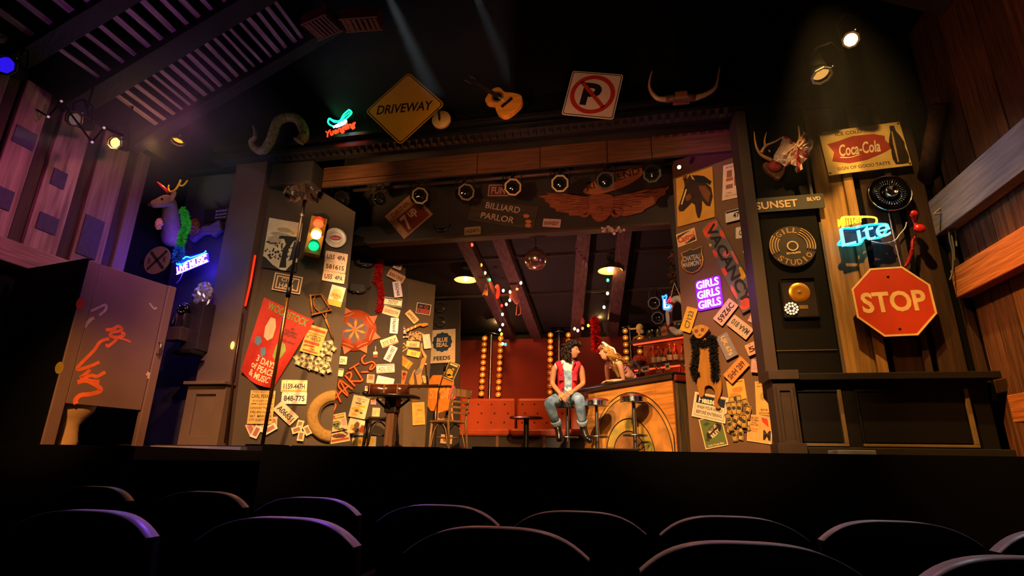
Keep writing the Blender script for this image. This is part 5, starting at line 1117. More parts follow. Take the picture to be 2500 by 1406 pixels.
for nm_, xy in (('driveway_sign', (0, .2)), ('drum_head', (0, 0)), ('acoustic_guitar', (0, 0)), ('no_parking_sign', (0, 0)), ('horn_mount', (0, 0)), ('neon_sign.002', (0, 0))):
    o_ = bpy.data.objects.get(nm_)
    if o_: MB().box((xy[0], xy[1], -.16), (.04, .04, .30)).build('wall_bracket', SOOT, o_)
point('glow_of_green_neon', WH.M(uv0, 0, .2).translation+Vector((0, 0, .12)), 1.0, (.05, 1, .4), .06); point('glow_of_red_neon', WH.M(uv0, 0, .2).translation+Vector((0, 0, -.1)), .6, (1, .08, .03), .06)

# ------------------------------------------------------------------ wall of signs further in
G1 = crop(780, 400, 5.409)
t, w, h, z = poster(SH, qq(G1, (1250, 385), (1490, 665), (1135, 1005), (855, 695)), 'soda_sign', 'tilted brown and tan soda sign reading 7up', 'sign', '9a6a48', .01, th=.006)
M2 = Matrix.Rotation(0, 3, 'Z')
for o in list(t.children): pass
t.matrix_world = SH.quad(qq(G1, (855, 695), (1250, 385), (1490, 665), (1135, 1005)), .012)[0]; w, h = SH.quad(qq(G1, (855, 695), (1250, 385), (1490, 665), (1135, 1005)))[1:]
for o in list(t.children): bpy.data.objects.remove(o)
MB().box((0, 0, .003), (w, h, .006)).build('board', mat('a0704c', .6, var=.2), t); MB().box((.05*w, -.14*h, .0065), (.74*w, .62*h, .001)).build('red_field', mat('7a2c1c', .6), t)
MB().text('7', -.16*w, -.14*h, .2*w, .5*h, .0075, .0, .03, 0, .001).text('up', .12*w, -.06*h, .24*w, .3*h, .0075, 0, .03, 0, .001).build('lettering', mat('c8a07c', .6), t); MB().text('DRINK', -.05*w, .34*h, .6*w, .16*h, .0065, 0, .01).build('small_lettering', mat('5a3020', .6), t)
MB().box((.40*w, .0, .0066), (.14*w, .22*h, .001)).build('dark_patch', mat('3a3428', .6), t)
M, w, h = SH.quad(qq(B2, (60, 480), (810, 575), (765, 850), (25, 735)), .012)
t = thing('billiard_sign', 'dark plank sign reading BILLIARD PARLOR in worn white', 'sign', M)
for i in range(2): MB().box((0, (.25-.5*i)*h, .008), (w, h*.49, .016)).build('plank', wood('4a3c30', '33291f', 0, 4, .5), t, bev=.003)
for s_, x, y, ww, hh in (('BILLIARD', -.02*w, .23*h, .52*w, .26*h), ('PARLOR', -.06*w, -.22*h, .50*w, .26*h)): MB().text(s_, x, y, ww, hh, .0165, -.02, .01, 0, .001).build('lettering', mat('b89a84', .7, var=.3, scale=30), t)
for x, y in ((.35, .02), (.40, -.2), (.41, -.36)): MB().face(circ(1, 12, x*w, y*h, rx=.045*w, ry=.08*h), .0168).build('orange_print', mat('b8683c', .7), t)
t, w, h, z = poster(SH, qq(B2, (245, 340), (480, 325), (470, 470), (242, 460)), 'framed_sign', 'red lettered sign half hidden behind the centre stage lamp', 'sign', '5a2a20', .01, th=.008, frame=('a87868', .02)); MB().text('FUN', 0, 0, w*.7, h*.6, z, 0, .03).build('lettering', mat('b08070', .6), t)
plate(SH, B2, (-25, 862), (160, 848), '162471', '9a7a5a', '3a2a1c', 'dim brown licence plate under the billiard sign'); plate(SH, B2, (862, 765), (1062, 775), 'NVNSSY', 'c89a90', '4a2424', 'pink licence plate reading NVNSSY right of the billiard sign')
uv0 = SH.uv(*B2(1520, 580)); t = thing('carved_wings', 'wide carved reddish wooden wings with a crest in the middle', 'wall ornament', SH.M(uv0, 0, .02))
def gw(pts): return [tuple(SH.uv(*B2(*p))-uv0) for p in pts]
WM = wood('9a5434', '6a341e', 0, 7, .8)
for pts, nm in ((((1400, 470), (1250, 490), (900, 425), (930, 455), (810, 470), (880, 500), (890, 530), (930, 550), (940, 590), (1000, 610), (1010, 640), (1150, 660), (1160, 690), (1290, 690), (1400, 640)), 'wing'), (((1640, 480), (1800, 470), (2000, 440), (2280, 355), (2290, 375), (2240, 420), (2260, 440), (2160, 500), (2130, 560), (2010, 620), (1990, 650), (1870, 680), (1780, 700), (1680, 660)), 'wing')):
    MB().prism(gw(pts), 0, .03).build(nm, WM, t, bev=.006)
for sgn, rows in ((-1, [((1380, 500+22*i), (900+50*i, 440+38*i)) for i in range(6)]), (1, [((1660, 500+22*i), (2250-95*i, 375+55*i)) for i in range(6)])):
    for a, c_ in rows:
        p, q = gw([a, c_]); MB().tube([(*p, .035), ((p[0]*.4+q[0]*.6), (p[1]*.4+q[1]*.6)+.01, .04), (*q, .034)], [.024, .02, .008], 5).build('feather', WM, t)
MB().prism([tuple(p) for p in bez(gw([(1400, 470), (1640, 470), (1660, 600), (1600, 720), (1520, 765), (1440, 740), (1390, 640)]), 4, True)], 0, .06).build('crest', WM, t, bev=.01)
for cx in (1335, 1690): q = Vector(gw([(cx, 650)])[0]); MB().lathe([(.05, .03), (.075, .045), (.09, .03), (.09, 0)], 20, (q.x, q.y, 0)).build('scroll', WM, t)
q = Vector(gw([(1500, 640)])[0]); MB().ball((q.x, q.y, .05), .06, 12, 8, (1, 1.3, .5)).build('crest_boss', WM, t)
uv0 = SH.uv(*B2(1650, 300)); t = thing('surfboard_sign', 'tan board shaped like a surfboard reading RIVER END', 'sign', SH.M(uv0, 0, .07))
MB().prism([tuple(p) for p in bez([tuple(SH.uv(*B2(*p))-uv0) for p in ((1325, 420), (1400, 350), (1600, 220), (1800, 150), (1960, 140), (1990, 200), (1960, 270), (1800, 370), (1600, 440), (1450, 465), (1340, 455))], 4, True)], 0, .03).build('board', wood('a8683c', '8a5028', 0, 3, .2), t, bev=.008)
sv = SH.uv(*B2(1940, 215))-SH.uv(*B2(1440, 380)); sa = math.atan2(sv.y, sv.x); MB().text('RIVER END', .0, .0, .82, .11, .031, sa, .01, .1, .001).build('lettering', mat('3a2014', .6), t)
uv0 = SH.uv(*G1(1620, 870)); t = thing('small_handlebar', 'small chrome handlebar high on the wall of signs', 'handlebar', SH.M(uv0, 0, .03)); MB().tube([tuple(p) for p in bez([(-.13, .10, 0), (-.11, .03, .03), (-.04, -.04, .05), (.06, -.05, .05), (.12, .0, .03), (.14, .07, 0)], 5)], .009, 8).build('bar', CHROME, t); MB().box((0, -.02, .0), (.1, .06, .03)).build('mount', IRON, t)
t = thing('paper_flowers', 'cluster of pale paper flowers pinned under the wall of signs', 'flowers', at_y(1495, 562, 7.5)); 
for x, z_, s_ in ((-.13, .02, .05), (-.07, .03, .06), (-.02, .0, .05), (.03, -.02, .06), (.09, .0, .055), (.14, -.02, .05)):
    b = MB()
    for i in range(9):
        d = Vector((rnd.gauss(0, 1), rnd.gauss(-.6, .6), rnd.gauss(-.3, .8))).normalized()*s_; s2 = d.cross(Vector((.3, .2, 1))).normalized()*s_*.45; c_ = Vector((x, 0, z_)); b.add([c_, c_+d*.6+s2, c_+d, c_+d*.6-s2], [(0, 1, 2, 3)])
    b.build('flower', mat('c8a898', .8), t, split=False)

# row of stage lamps under the valance
pp = thing('lighting_pipe', 'dark horizontal pipe carrying the row of stage lamps', 'pipe', at_y(1200, 436, 6.95)); A, B = at_y(820, 470, 6.95)-at_y(1200, 436, 6.95), at_y(1640, 400, 6.95)-at_y(1200, 436, 6.95); A.z = B.z = 0
MB().tube([A, B], .028, 8).build('pipe', mat('4a3628', .5, .5), pp); 
def par_can(M, label, lit=None, ring='6e6048', r=.115, name='par_can', group='stage lamps under the valance', parts=True, k=1.0, body=None):
    IRON_ = body or IRON
    t = thing(name, label, 'stage light', M, group)
    MB().lathe([(0, -.345), (r*.55, -.34), (r*.8, -.30), (r*.86, -.02), (r*.9, 0), (r*.84, 0), (r*.8, -.2)], 20).build('can', IRON_, t)
    MB().lathe([(0, -.015), (r*.5, -.022), (r*.82, -.04)], 20).build('lens', glow(lit, k) if lit else mat('14140f', .08, spec=.9, var=0), t)
    o8 = lambda q: circ(q, 8, a0=math.pi/8, a1=math.pi/8+2*math.pi)
    MB().ring(o8(r*1.08), o8(r*.86), 0, .014).build('gel_frame', mat(ring, .35, .8), t)
    MB().tube([(r*1.02, 0, -.16), (r*1.1, .02, -.16), (r*1.1, .2, -.16), (0, .26, -.16), (-r*1.1, .2, -.16), (-r*1.1, .02, -.16), (-r*1.02, 0, -.16)], .009, 5).build('yoke', IRON_, t)
    MB().ball((r*.7, r*.95, -.02), .014, 8, 5).build('clip', STEEL, t); MB().tube([(0, .26, -.16), (0, .18, -.24), (0, .12, -.30)], .014, 5).build('hanger', IRON_, t)
    return t
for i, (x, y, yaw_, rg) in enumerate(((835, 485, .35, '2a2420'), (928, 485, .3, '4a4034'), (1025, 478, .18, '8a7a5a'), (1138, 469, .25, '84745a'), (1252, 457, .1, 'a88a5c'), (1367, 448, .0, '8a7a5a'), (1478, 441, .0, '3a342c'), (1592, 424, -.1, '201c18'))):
    p = at_y(x, y, 6.7); d = (EYE+Vector((.0, 0, 1.0))-p).normalized(); d = Matrix.Rotation(yaw_, 3, 'Z') @ d
    q = d.to_track_quat('Z', 'Y').to_matrix().to_4x4(); q.translation = p
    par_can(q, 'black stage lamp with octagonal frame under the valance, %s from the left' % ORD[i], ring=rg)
# small wedge of light at right end
o = at_y(1658, 408, 6.5); b = MB().lathe([(.028, -.08), (.032, 0), (.026, .0)], 14); b.m = 1; b.lathe([(0, -.0), (.026, -.004)], 14)
q = Vector((-.35, -1, -.35)).to_track_quat('Z', 'Y').to_matrix().to_4x4(); q.translation = o; solo(b, 'small_spotlight', 'small lit spotlight at the right end of the lamp row', 'stage light', [IRON, glow('ffdca8', 5)], q)
# mirror ball
c_ = at_d(1308, 633, 8.6); r = 8.6*27.5/F; t = thing('mirror_ball', 'mirror ball hanging under the sloping timbers', 'mirror ball', Matrix.Translation(c_))
b = MB(); b.smooth = False; n_, m_ = 36, 20; V = []; Fs = []
for i in range(m_+1):
    for k_ in range(n_): a = 2*math.pi*k_/n_; q = math.pi*i/m_; V.append((r*math.sin(q)*math.cos(a), r*math.sin(q)*math.sin(a), r*math.cos(q)))
for i in range(m_):
    for k_ in range(n_): l = (k_+1) % n_; Fs.append((i*n_+k_, (i+1)*n_+k_, (i+1)*n_+l, i*n_+l))
b.add(V, Fs, False); b.build('mirrored_ball', mat('c8a090', .20, .9, var=.1, scale=30), t); MB().tube([(0, 0, r*.98), (0, 0, 1.4)], .006, 5).build('rod', IRON, t); MB().lathe([(.03, r*.98), (.03, r*1.1), (0, r*1.1)], 10).build('cap', STEEL, t)
# pendant lamps
for i, (x, y, wpx, n_) in enumerate(((1137, 684, 58, 'left of the front pair'), (1490, 662, 62, 'right of the front pair'), (1214, 783, 50, 'left of the rear pair'), (1465, 768, 52, 'right of the rear pair'))):
    D = F*.42/wpx; p = at_d(x, y, D); t = thing('pendant_lamp', 'shallow enamel pendant lamp with a bare glowing bulb, %s' % n_, 'lamp', Matrix.Translation(p), 'pendant lamps')
    MB().lathe([(.03, .15), (.045, .13), (.06, .11), (.21, .012), (.213, 0), (.205, .004), (.055, .10), (.02, .12)], 32).build('shade', mat('4a4030', .4, .3), t)
    MB().lathe([(.20, .0055), (.05, .098)], 32).build('shade_lining', mat('f0c880', .5), t)
    MB().ball((0, 0, .035), .042, 12, 8, (1, 1, 1.2)).build('bulb', glow('ffd89a', 14), t); MB().tube([(0, 0, .14), (0, 0, 1.4)], .006, 5).build('cord', SOOT, t)
    point('pendant_bulb_light', p+Vector((0, 0, -.06)), 10, (1, .58, .18), .04)
# string of coloured bulbs
G3 = crop(1080, 560, 4.6875)
def sdep(y): return 7.95+(y-177)/1023*2.4
BUL = [(338, 177, 'ff3018'), (375, 297, 'ff1838'), (442, 408, 'ffa020'), (487, 498, 'ffd890'), (540, 577, '10c060'), (618, 657, 'ff2020'), (697, 700, 'b0d0ff'), (775, 715, 'ffd090'), (855, 680, 'ff5028'), (898, 612, 'ffe8c0')]
BU2 = [(772, 810, 'ffe0a0'), (732, 857, 'ffd070'), (680, 872, 'e01810'), (688, 972, 'ffe8c0'), (690, 1090, 'ffe0b8'), (658, 1150, '90a8ff'), (677, 1197, 'ffb020'), (690, 1310, 'ffe0c0'), (722, 1315, '10b060')]
BU3 = [(1893, 582, '10b858'), (1890, 732, 'ffd890'), (1850, 890, 'd0d8ff'), (1720, 1048, 'ff3020'), (1670, 1100, 'e8c020'), (1605, 1132, 'ff4030'), (1550, 1157, 'ffe0b0'), (1513, 1137, 'ffb850')]
for bl, lb in ((BUL, 'string of coloured bulbs running down the left timber'), (BU2, 'lower string of coloured bulbs falling to the left lamp ladder'), (BU3, 'string of coloured bulbs between the right timbers')):
    P = [at_y(*G3(x, y), min(10.1, sdep(y))) for x, y, _ in bl]; t = thing('string_lights', lb, 'string lights', Matrix.Translation(P[0]))
    cp = []
    for i in range(len(P)-1):
        for k_ in range(6): s_ = k_/6; cp.append(P[i].lerp(P[i+1], s_)-P[0]+Vector((0, 0, .03-.05*math.sin(s_*math.pi))))
    cp.append(P[-1]-P[0]+Vector((0, 0, .03))); MB().tube(cp, .004, 4).build('cord', SOOT, t)
    for (x, y, hx), p in zip(bl, P): MB().ball(p-P[0], .024, 10, 7, (1, 1, 1.25)).build('bulb', glow(hx, 9), t)
# garments hung from the timbers
def hang(name, label, hx, c, pieces_, Y, cat='garment'):
    o = at_y(*c(*pieces_[0][1][0]), Y); Wg = Wall((0, Y, 0), 0); oo_ = Wg.uv(*c(*pieces_[0][1][0])); t = thing(name, label, cat, Wg.M(oo_, 0, 0))
    for nm, pts, z0, th, *hh in pieces_:
        if nm.startswith('strap'): MB().tube([(*(Wg.uv(*c(*p))-oo_), z0) for p in pts], .008, 5).build(nm, mat(hh[0] if hh else hx, .8), t)
        else: MB().prism([tuple(p) for p in bez([tuple(Wg.uv(*c(*p))-oo_) for p in pts], 3, True)], z0, z0+th).build(nm, mat(hh[0] if hh else hx, .8), t, bev=min(.02, th*.4))
    return t
hang('bra', 'pink brassiere hung on the lit bulb string', 'd8806a', G3, [('cup', [(835, 690), (860, 745), (865, 785), (820, 800), (770, 790), (790, 740)], 0, .06), ('cup', [(800, 790), (870, 790), (885, 820), (860, 860), (830, 850)], .01, .05, 'c87880'), ('strap', [(860, 850), (850, 930), (845, 985)], .02, 0), ('strap', [(880, 820), (900, 900), (895, 970), (865, 985)], .02, 0)], 9.0)
hang('stocking', 'red stocking hanging from the bulb string', 'b81818', G3, [('sock', [(618, 645), (650, 645), (665, 700), (660, 770), (630, 805), (615, 770), (628, 710)], 0, .05)], 8.9)
hang('bra', 'small beige brassiere on the left timber', 'b07850', G3, [('cup', [(500, 690), (520, 730), (515, 765), (485, 750), (460, 755)], 0, .04), ('strap', [(505, 630), (490, 690), (470, 740)], .02, 0), ('strap', [(508, 630), (520, 700), (518, 760)], .02, 0)], 8.8)
hang('bra', 'orange brassiere cup hanging beside the right timber', 'a84428', G3, [('cup', [(1605, 1010), (1630, 1060), (1615, 1085), (1580, 1070)], 0, .05), ('strap', [(1603, 1005), (1628, 1050), (1622, 1090)], .02, 0)], 9.6)
hang('dark_scarf', 'pair of grey scarves hanging by the right rear lamp', '3a302c', G3, [('scarf', [(1835, 1060), (1880, 1060), (1885, 1170), (1850, 1170)], 0, .03), ('scarf', [(1885, 1050), (1915, 1050), (1915, 1175), (1890, 1180)], .02, .03)], 10.2)
boa('feather_boa', 'red feather boa hanging below the right rear lamp', [at_y(*G3(x, y), 9.9) for x, y in ((1740, 1020), (1750, 1100), (1750, 1200), (1765, 1290), (1752, 1350))], .06, 'd01414', 1100, .10, 'e82018', .012)
t = thing('pennant_garland', 'garland of small violet pennants along the third timber', 'garland', at_y(*G3(1545, 100), 8.0)); o = at_y(*G3(1545, 100), 8.0)
PG = [(1545, 95), (1522, 155), (1560, 200), (1585, 270), (1605, 300), (1625, 345), (1655, 350), (1665, 410)]
P = [at_y(*G3(*p), 8.0+.09*i)-o for i, p in enumerate([(1548, 95), (1530, 130), (1560, 200), (1580, 240), (1600, 280), (1640, 330), (1668, 345)])]; MB().tube(P, .004, 4).build('cord', SOOT, t)
for i in range(6): a, b_ = P[i], P[i+1]; m_ = (a+b_)/2+Vector((-.03, 0, -.16)); MB().poly3([a, b_, m_]).build('pennant', mat('9a5a84', .8), t)
# stage lamps dim at the back
for i, (x, y, n_) in enumerate(((1045, 690, 'left'), (1220, 730, 'middle'), (1395, 705, 'right'))):
    q = Vector((0, -1, -.25)).to_track_quat('Z', 'Y').to_matrix().to_4x4(); q.translation = at_y(*G3(x, y), 10.2); par_can(q, 'dim stage lamp at the back above the red wall, %s of three' % n_, ring='5a463a', r=.09, group='stage lamps at the back')
# ------------------------------------------------------------------ bar
BZ = S+1.05
BR0 = at_z(1640, 908, BZ); BL0 = at_z(1425, 946, BZ); BR0.z = BL0.z = S
be = (BL0-BR0); BLn = be.length; bang = math.atan2(be.y, be.x)           # from the near corner towards the far end
BM = TR(BR0, bang)      # local x along the front to the far end, local y towards the house (front), -y behind the bar
t = thing('bar_counter', 'rustic wooden bar with a dark rounded counter edge and arched front', 'bar', BM)
GOLDW = wood('b8762c', '7a4a18', 0, 3, .6)
fy = .0
MB().box((BLn/2, -.28, .49), (BLn-.02, .54, .98)).build('cabinet', wood('5a3418', '3a2010', 2, 4, .5), t)
for i in range(6):
    a = BLn*i/6; MB().box((a+BLn/12, fy-.004, .49), (BLn/6-.006, .022, .97)).build('front_board', GOLDW, t, bev=.003)
MB().box((BLn/2, -.28, 1.03), (BLn+.12, .66, .045)).build('counter_top', mat('1a1512', .25, spec=.6), t, bev=.018)
MB().box((BLn/2, .03, .985), (BLn+.06, .03, .055)).build('counter_moulding', mat('2a1810', .4), t, bev=.008)
MB().box((-.025, -.28, .49), (.03, .5, .96)).build('end_board', wood('4a3a22', '2a2014', 2, 4, .5), t, bev=.004)
MB().box((-.05, -.28, .97), (.05, .58, .09)).build('end_moulding', mat('5a1c10', .35), t, bev=.02)
# raised half discs like cart wheels on the front
for rr, y0, y1, hx, hx2, nm in ((.86, .010, .030, 'c48a3a', '8a5a24', 'outer_arch'), (.80, .030, .036, 'b87a30', '6a4a2a', 'outer_field'), (.50, .036, .055, 'c08a34', '6a6a2c', 'inner_arch'), (.33, .055, .065, 'a06a30', '5a3c24', 'inner_field')):
    mb = MB(); mb.X = Matrix(((1, 0, 0, .84), (0, 0, 1, 0), (0, 1, 0, .0), (0, 0, 0, 1)))
    P = [(rr*1.0*math.cos(a), rr*math.sin(a)*1.0) for a in [math.pi*i/40 for i in range(41)]]
    P = [(max(-.83, x), y) for x, y in P]
    mb.prism(P, y0, y1); mb.build(nm, mat(hx, .65, var=.3, scale=4, bump=.4, hx2=hx2), t)  # blotchy two-tone colour imitates gobo light falling on the wood
for rr, y in ((.80, .034), (.50, .058), (.33, .067), (.86, .03)):
    P = [(max(.012, .84+rr*math.cos(a)), y, rr*math.sin(a)) for a in [math.pi*i/48 for i in range(49)]]; MB().tube(P, .007, 5).build('iron_hoop', IRON, t)
def bar_w(x, y, z=0): return BM @ Vector((x, y, z))
# stools
def stool(p, label):
    t = thing('bar_stool', label, 'stool', TR(p), 'chrome bar stools')
    MB().lathe([(0, .775), (.14, .775), (.165, .765), (.172, .745), (.165, .735)], 28).build('cushion', mat('5a2214', .35, spec=.6), t)
    MB().lathe([(.168, .74), (.178, .735), (.178, .725), (.170, .722), (.170, .716), (.178, .712), (.178, .70), (.170, .697), (.170, .690), (.178, .686), (.178, .675), (.165, .668), (.0, .665)], 32).build('chrome_band', CHROME, t)
    MB().lathe([(.03, .03), (.028, .1), (.026, .67)], 16).build('pole', STEEL, t)
    MB().lathe([(.0, .0), (.21, .0), (.21, .012), (.18, .03), (.04, .05), (.03, .07)], 28).build('base', CHROME, t)
    MB().tube([(.15*math.cos(a), .15*math.sin(a), .25) for a in [i*math.pi/12 for i in range(24)]], .011, 8, True).build('foot_ring', STEEL, t)
    for k_ in range(3): a = k_*2.1; MB().tube([(.02*math.cos(a), .02*math.sin(a), .25), (.15*math.cos(a), .15*math.sin(a), .25)], .008, 6).build('spoke', STEEL, t)
    return t
s1 = at_z(1385, 985, S+.74); s2 = at_z(1456, 976, S+.76); s3 = at_z(1546, 966, S+.76)
for p, lb in ((s1, 'chrome bar stool under the seated person in the red vest'), (s2, 'empty chrome bar stool next to the seated person'), (s3, 'empty chrome bar stool in front of the arched bar panel')): stool((p.x, p.y, S), lb)
# back bar: shelves with red light strips
SB = Wall(_o(at_z(1600, 826, 3.06)), -33)
def sp(x, y): return SB.uv(x, y)
o = SB.uv(1600, 826); t = thing('back_shelf', 'back bar shelving with three dark boards and red light strips', 'shelf', SB.M((o.x, 0), 0, 0))
xL, xR = sp(1533, 838).x-o.x, sp(1690, 812).x-o.x+.35; xm, xw = (xL+xR)/2, xR-xL
ztop = o.y
SHZ = [ztop, ztop-.43, ztop-.77]
for z_ in SHZ[:2]: MB().box((xm, z_, -.13), (xw, .045, .28)).build('shelf_board', wood('4a3a28', '33281c', 0, 4, .3), t, bev=.004)
MB().box((xm+.06, (S+ztop)/2, -.30), (xw-.1, ztop-S, .02)).build('back_panel', mat('b0602c', .6), t)
MB().box((xm+.06, SHZ[2]-.4, -.13), (xw-.1, .8, .30)).build('lower_cabinet', wood('3c2818', '28190f', 1, 4, .3), t)
for z_ in SHZ[:2]:
    b = MB().box((xm+.05, z_-.055, .01), (xw-.12, .022, .018)); b.build('light_strip', glow('ff3818', 3.4), t); MB().box((xm+.05, z_-.035, .0), (xw-.08, .03, .03)).build('strip_cover', mat('8a1a10', .5), t)
point('red_strip_glow', SB.M((o.x+xm, SHZ[0]-.16), 0, -.1).translation, 2.2, (1, .16, .05), .12); point('red_strip_glow_low', SB.M((o.x+xm, SHZ[1]-.14), 0, -.05).translation, 1.6, (1, .14, .04), .12)
def shelf_item(x, z_, back, label, cat, fn, name):
    M = SB.M((o.x+x, z_+.0225), 0, -.13+back); q = M @ Matrix.Rotation(-math.pi/2, 4, 'X') @ Matrix.Scale(1.15, 4); t_ = thing(name, label, cat, q); fn(t_); return t_
def bottle(hx, hx2, h=.27, r=.037, lab='d8c8a0'):
    def f(t_):
        MB().lathe([(0, 0), (r, 0), (r, h*.55), (r*.9, h*.62), (r*.38, h*.74), (r*.36, h*.95), (r*.42, h*.95), (r*.42, h)], 14).build('glass_body', mat(hx, .12, spec=.8, var=.05), t_)
        MB().lathe([(r*1.02, h*.14), (r*1.02, h*.42)], 14).build('paper_label', mat(lab, .6), t_); MB().lathe([(r*.46, h*.92), (r*.46, h*1.02), (0, h*1.02)], 10).build('cap', mat(hx2, .4, .4), t_)
    return f
kinds = [('amber bottle with cream label', '6a2c0c', 'b8963c', .27), ('tall orange bottle', 'b84a10', 'd8c8b0', .30), ('clear bottle with red cap', 'a89a84', 'a01c14', .26), ('red bottle with white label', '9a1a10', 'd8d0c0', .28), ('dark green bottle', '1c2c14', 'b8963c', .29), ('short brown bottle', '4a2410', '1c1410', .22)]
def spots_(n, a, b_): return [a+(b_-a)*(i+.5)/n for i in range(n)]
for i, x in enumerate(spots_(8, xL+1.16*.28, xL+1.16*1.0)):
    nm, h1, h2, hh = kinds[(i*5+1) % 6]; shelf_item(x, SHZ[1], rnd.uniform(-.04, .05), '%s on the middle back-bar shelf, %s from the left' % (nm, ORD[i]), 'bottle', bottle(h1, h2, hh*.95, .034), 'bottle')['group'] = 'bottles on the middle shelf'
for i, x in enumerate(spots_(6, xL+1.16*.36, xL+1.16*.98)):
    nm, h1, h2, hh = kinds[(i*7+3) % 6]; shelf_item(x, SHZ[2]-.02, rnd.uniform(-.04, .05), '%s on the lowest back-bar shelf, %s from the left' % (nm, ORD[i]), 'bottle', bottle(h1, h2, hh*.9, .034), 'bottle')['group'] = 'bottles on the lowest shelf'
def frame_pic(t_):
    mb = MB(); mb.X = Matrix.Rotation(math.pi/2-.15, 4, 'X'); mb.ring([(-.09, 0), (.09, 0), (.09, .13), (-.09, .13)], [(-.078, .012), (.078, .012), (.078, .118), (-.078, .118)], 0, .015); mb.build('frame', mat('d8c0b0', .5), t_)
    mb = MB(); mb.X = Matrix.Rotation(math.pi/2-.15, 4, 'X'); mb.box((0, .065, .003), (.16, .11, .004)); mb.build('photo', mat('7a4038', .5, var=.4, scale=20), t_)
shelf_item(xL+1.16*.26, SHZ[2]-.03, .10, 'small white framed photograph on the lowest back-bar shelf', 'picture frame', frame_pic, 'framed_photograph')
def hat(t_):
    MB().ball((0, 0, .10), .10, 14, 8, (1, 1, .8)).build('dome', mat('b8501c', .4), t_); MB().lathe([(.075, 0), (.085, .03), (.1, .07)], 16).build('stand', mat('3a2a1c', .5), t_)
shelf_item(xL+1.16*.12, SHZ[1], .03, 'orange dome on a dark stand, left end of the middle back-bar shelf', 'ornament', hat, 'dome_ornament')
def cloth_item(hx):
    def f(t_):
        b = MB(); b.smooth = False
        for i in range(14): c_ = Vector((rnd.uniform(-.08, .08), .03, rnd.uniform(-.10, .02))); d = Vector((rnd.gauss(0, .05), -.03, rnd.gauss(0, .04))); e = Vector((rnd.gauss(0, .04), rnd.gauss(0, .02), rnd.gauss(0, .05))); b.add([c_, c_+d, c_+d+e, c_+e], [(0, 1, 2, 3)])
        b.build('cloth', mat(hx, .8, var=.4, scale=25, hx2='2a2018'), t_, split=False)
    return f
for x, hx, lb in ((xL+1.16*.05, 'a88a70', 'grey crumpled cloth tied to the left end of the middle shelf'), (xL+1.16*.50, '9a8a78', 'dark and pale cloth hanging from the centre of the middle shelf'), (xL+1.16*.96, 'b0a090', 'patterned cloth hanging at the right of the middle shelf')): shelf_item(x, SHZ[1], .16, lb, 'cloth', cloth_item(hx), 'hanging_cloth')
for x, w_, h_, lb, hx in ((xL+1.16*.28, .14, .09, 'small cream card with letters hanging below the middle shelf', 'c8b090'), (xL+1.16*.62, .08, .10, 'narrow cream card clipped to the middle shelf', 'd0b890')):
    q = SB.M((o.x+x, SHZ[1]-.05), .06, .03); b = MB().box((0, 0, 0), (w_, h_, .004)); b.m = 1; b.box((0, 0, .0025), (w_*.6, h_*.4, .001)); solo(b, 'hanging_card', lb, 'card', [mat(hx, .7), mat('4a3a2c', .7)], q)
# trophies, skull and board on the top shelf
def toy(t_):
    MB().ball((0, 0, .20), .055, 12, 8, (1, .9, 1)).build('skull', mat('d8b878', .5), t_); MB().tube([(-.16, 0, .20), (-.05, 0, .19)], .014, 6).build('arm', mat('c8a868', .5), t_); MB().tube([(0, 0, .16), (-.01, 0, .06)], .02, 6).build('spine', mat('c8a868', .5), t_)
    MB().tube([(0, 0, .07), (-.1, 0, .05), (-.12, 0, .0)], .016, 6).build('leg', mat('d8a840', .5), t_); MB().tube([(0, 0, .07), (.06, -.02, .05), (.05, -.02, .0)], .016, 6).build('leg', mat('d8a840', .5), t_); MB().ball((.04, 0, .13), .03, 8, 6).build('elbow', mat('b8a078', .5), t_)
shelf_item(xL+1.16*.16, SHZ[0], .04, 'small gold and bone skeleton figure on the left of the top shelf', 'figure', toy, 'skeleton_figure')
def jar(hx):
    def f(t_): MB().lathe([(0, 0), (.04, 0), (.045, .02), (.045, .09), (.03, .11), (.03, .125), (0, .125)], 14).build('glass_body', mat(hx, .1, spec=.9), t_); MB().lathe([(.033, .11), (.033, .135), (0, .135)], 12).build('lid', STEEL, t_)
    return f
for i, x in enumerate((xL+1.16*.30, xL+1.16*.37, xL+1.16*.44)): shelf_item(x, SHZ[0], .04*(i % 2), 'dark glass jar on the top shelf, %s from the left' % ORD[i], 'jar', jar(('2a2420', '1c1814', '4a4034')[i]), 'jar')
def board(t_):
    mb = MB(); mb.X = Matrix.Rotation(math.pi/2-.12, 4, 'X'); mb.box((0, .11, 0), (.44, .22, .012)); mb.build('panel', mat('4a3c38', .5), t_)
    mb = MB(); mb.X = Matrix.Rotation(math.pi/2-.12, 4, 'X')
    for x, y, r_ in ((-.14, .12, .05), (-.14, .05, .06), (.0, .15, .05), (.03, .05, .06)): mb.prism(circ(r_, 12, x, y), .006, .008)
    mb.build('picture_shape', mat('b8704a', .5), t_)
    mb = MB(); mb.X = Matrix.Rotation(math.pi/2-.12, 4, 'X'); mb.text('Rock', .14, .15, .12, .05, .008, 0, .01, .3); mb.build('lettering', mat('d8b890', .5), t_)
shelf_item(xL+1.16*.66, SHZ[0], .0, 'painted panel with two faces standing on the top shelf', 'picture', board, 'painted_panel')
def bag(t_): MB().ball((0, 0, .06), .1, 14, 8, (1.5, .7, .62)).build('bag_body', mat('1c1612', .6), t_); MB().tube([(-.08, 0, .1), (-.03, 0, .16), (.05, 0, .15), (.09, 0, .09)], .008, 6).build('handle', mat('1c1612', .6), t_)
shelf_item(xL+1.16*.80, SHZ[0], .08, 'dark soft bag lying in front of the painted panel on the top shelf', 'bag', bag, 'soft_bag')
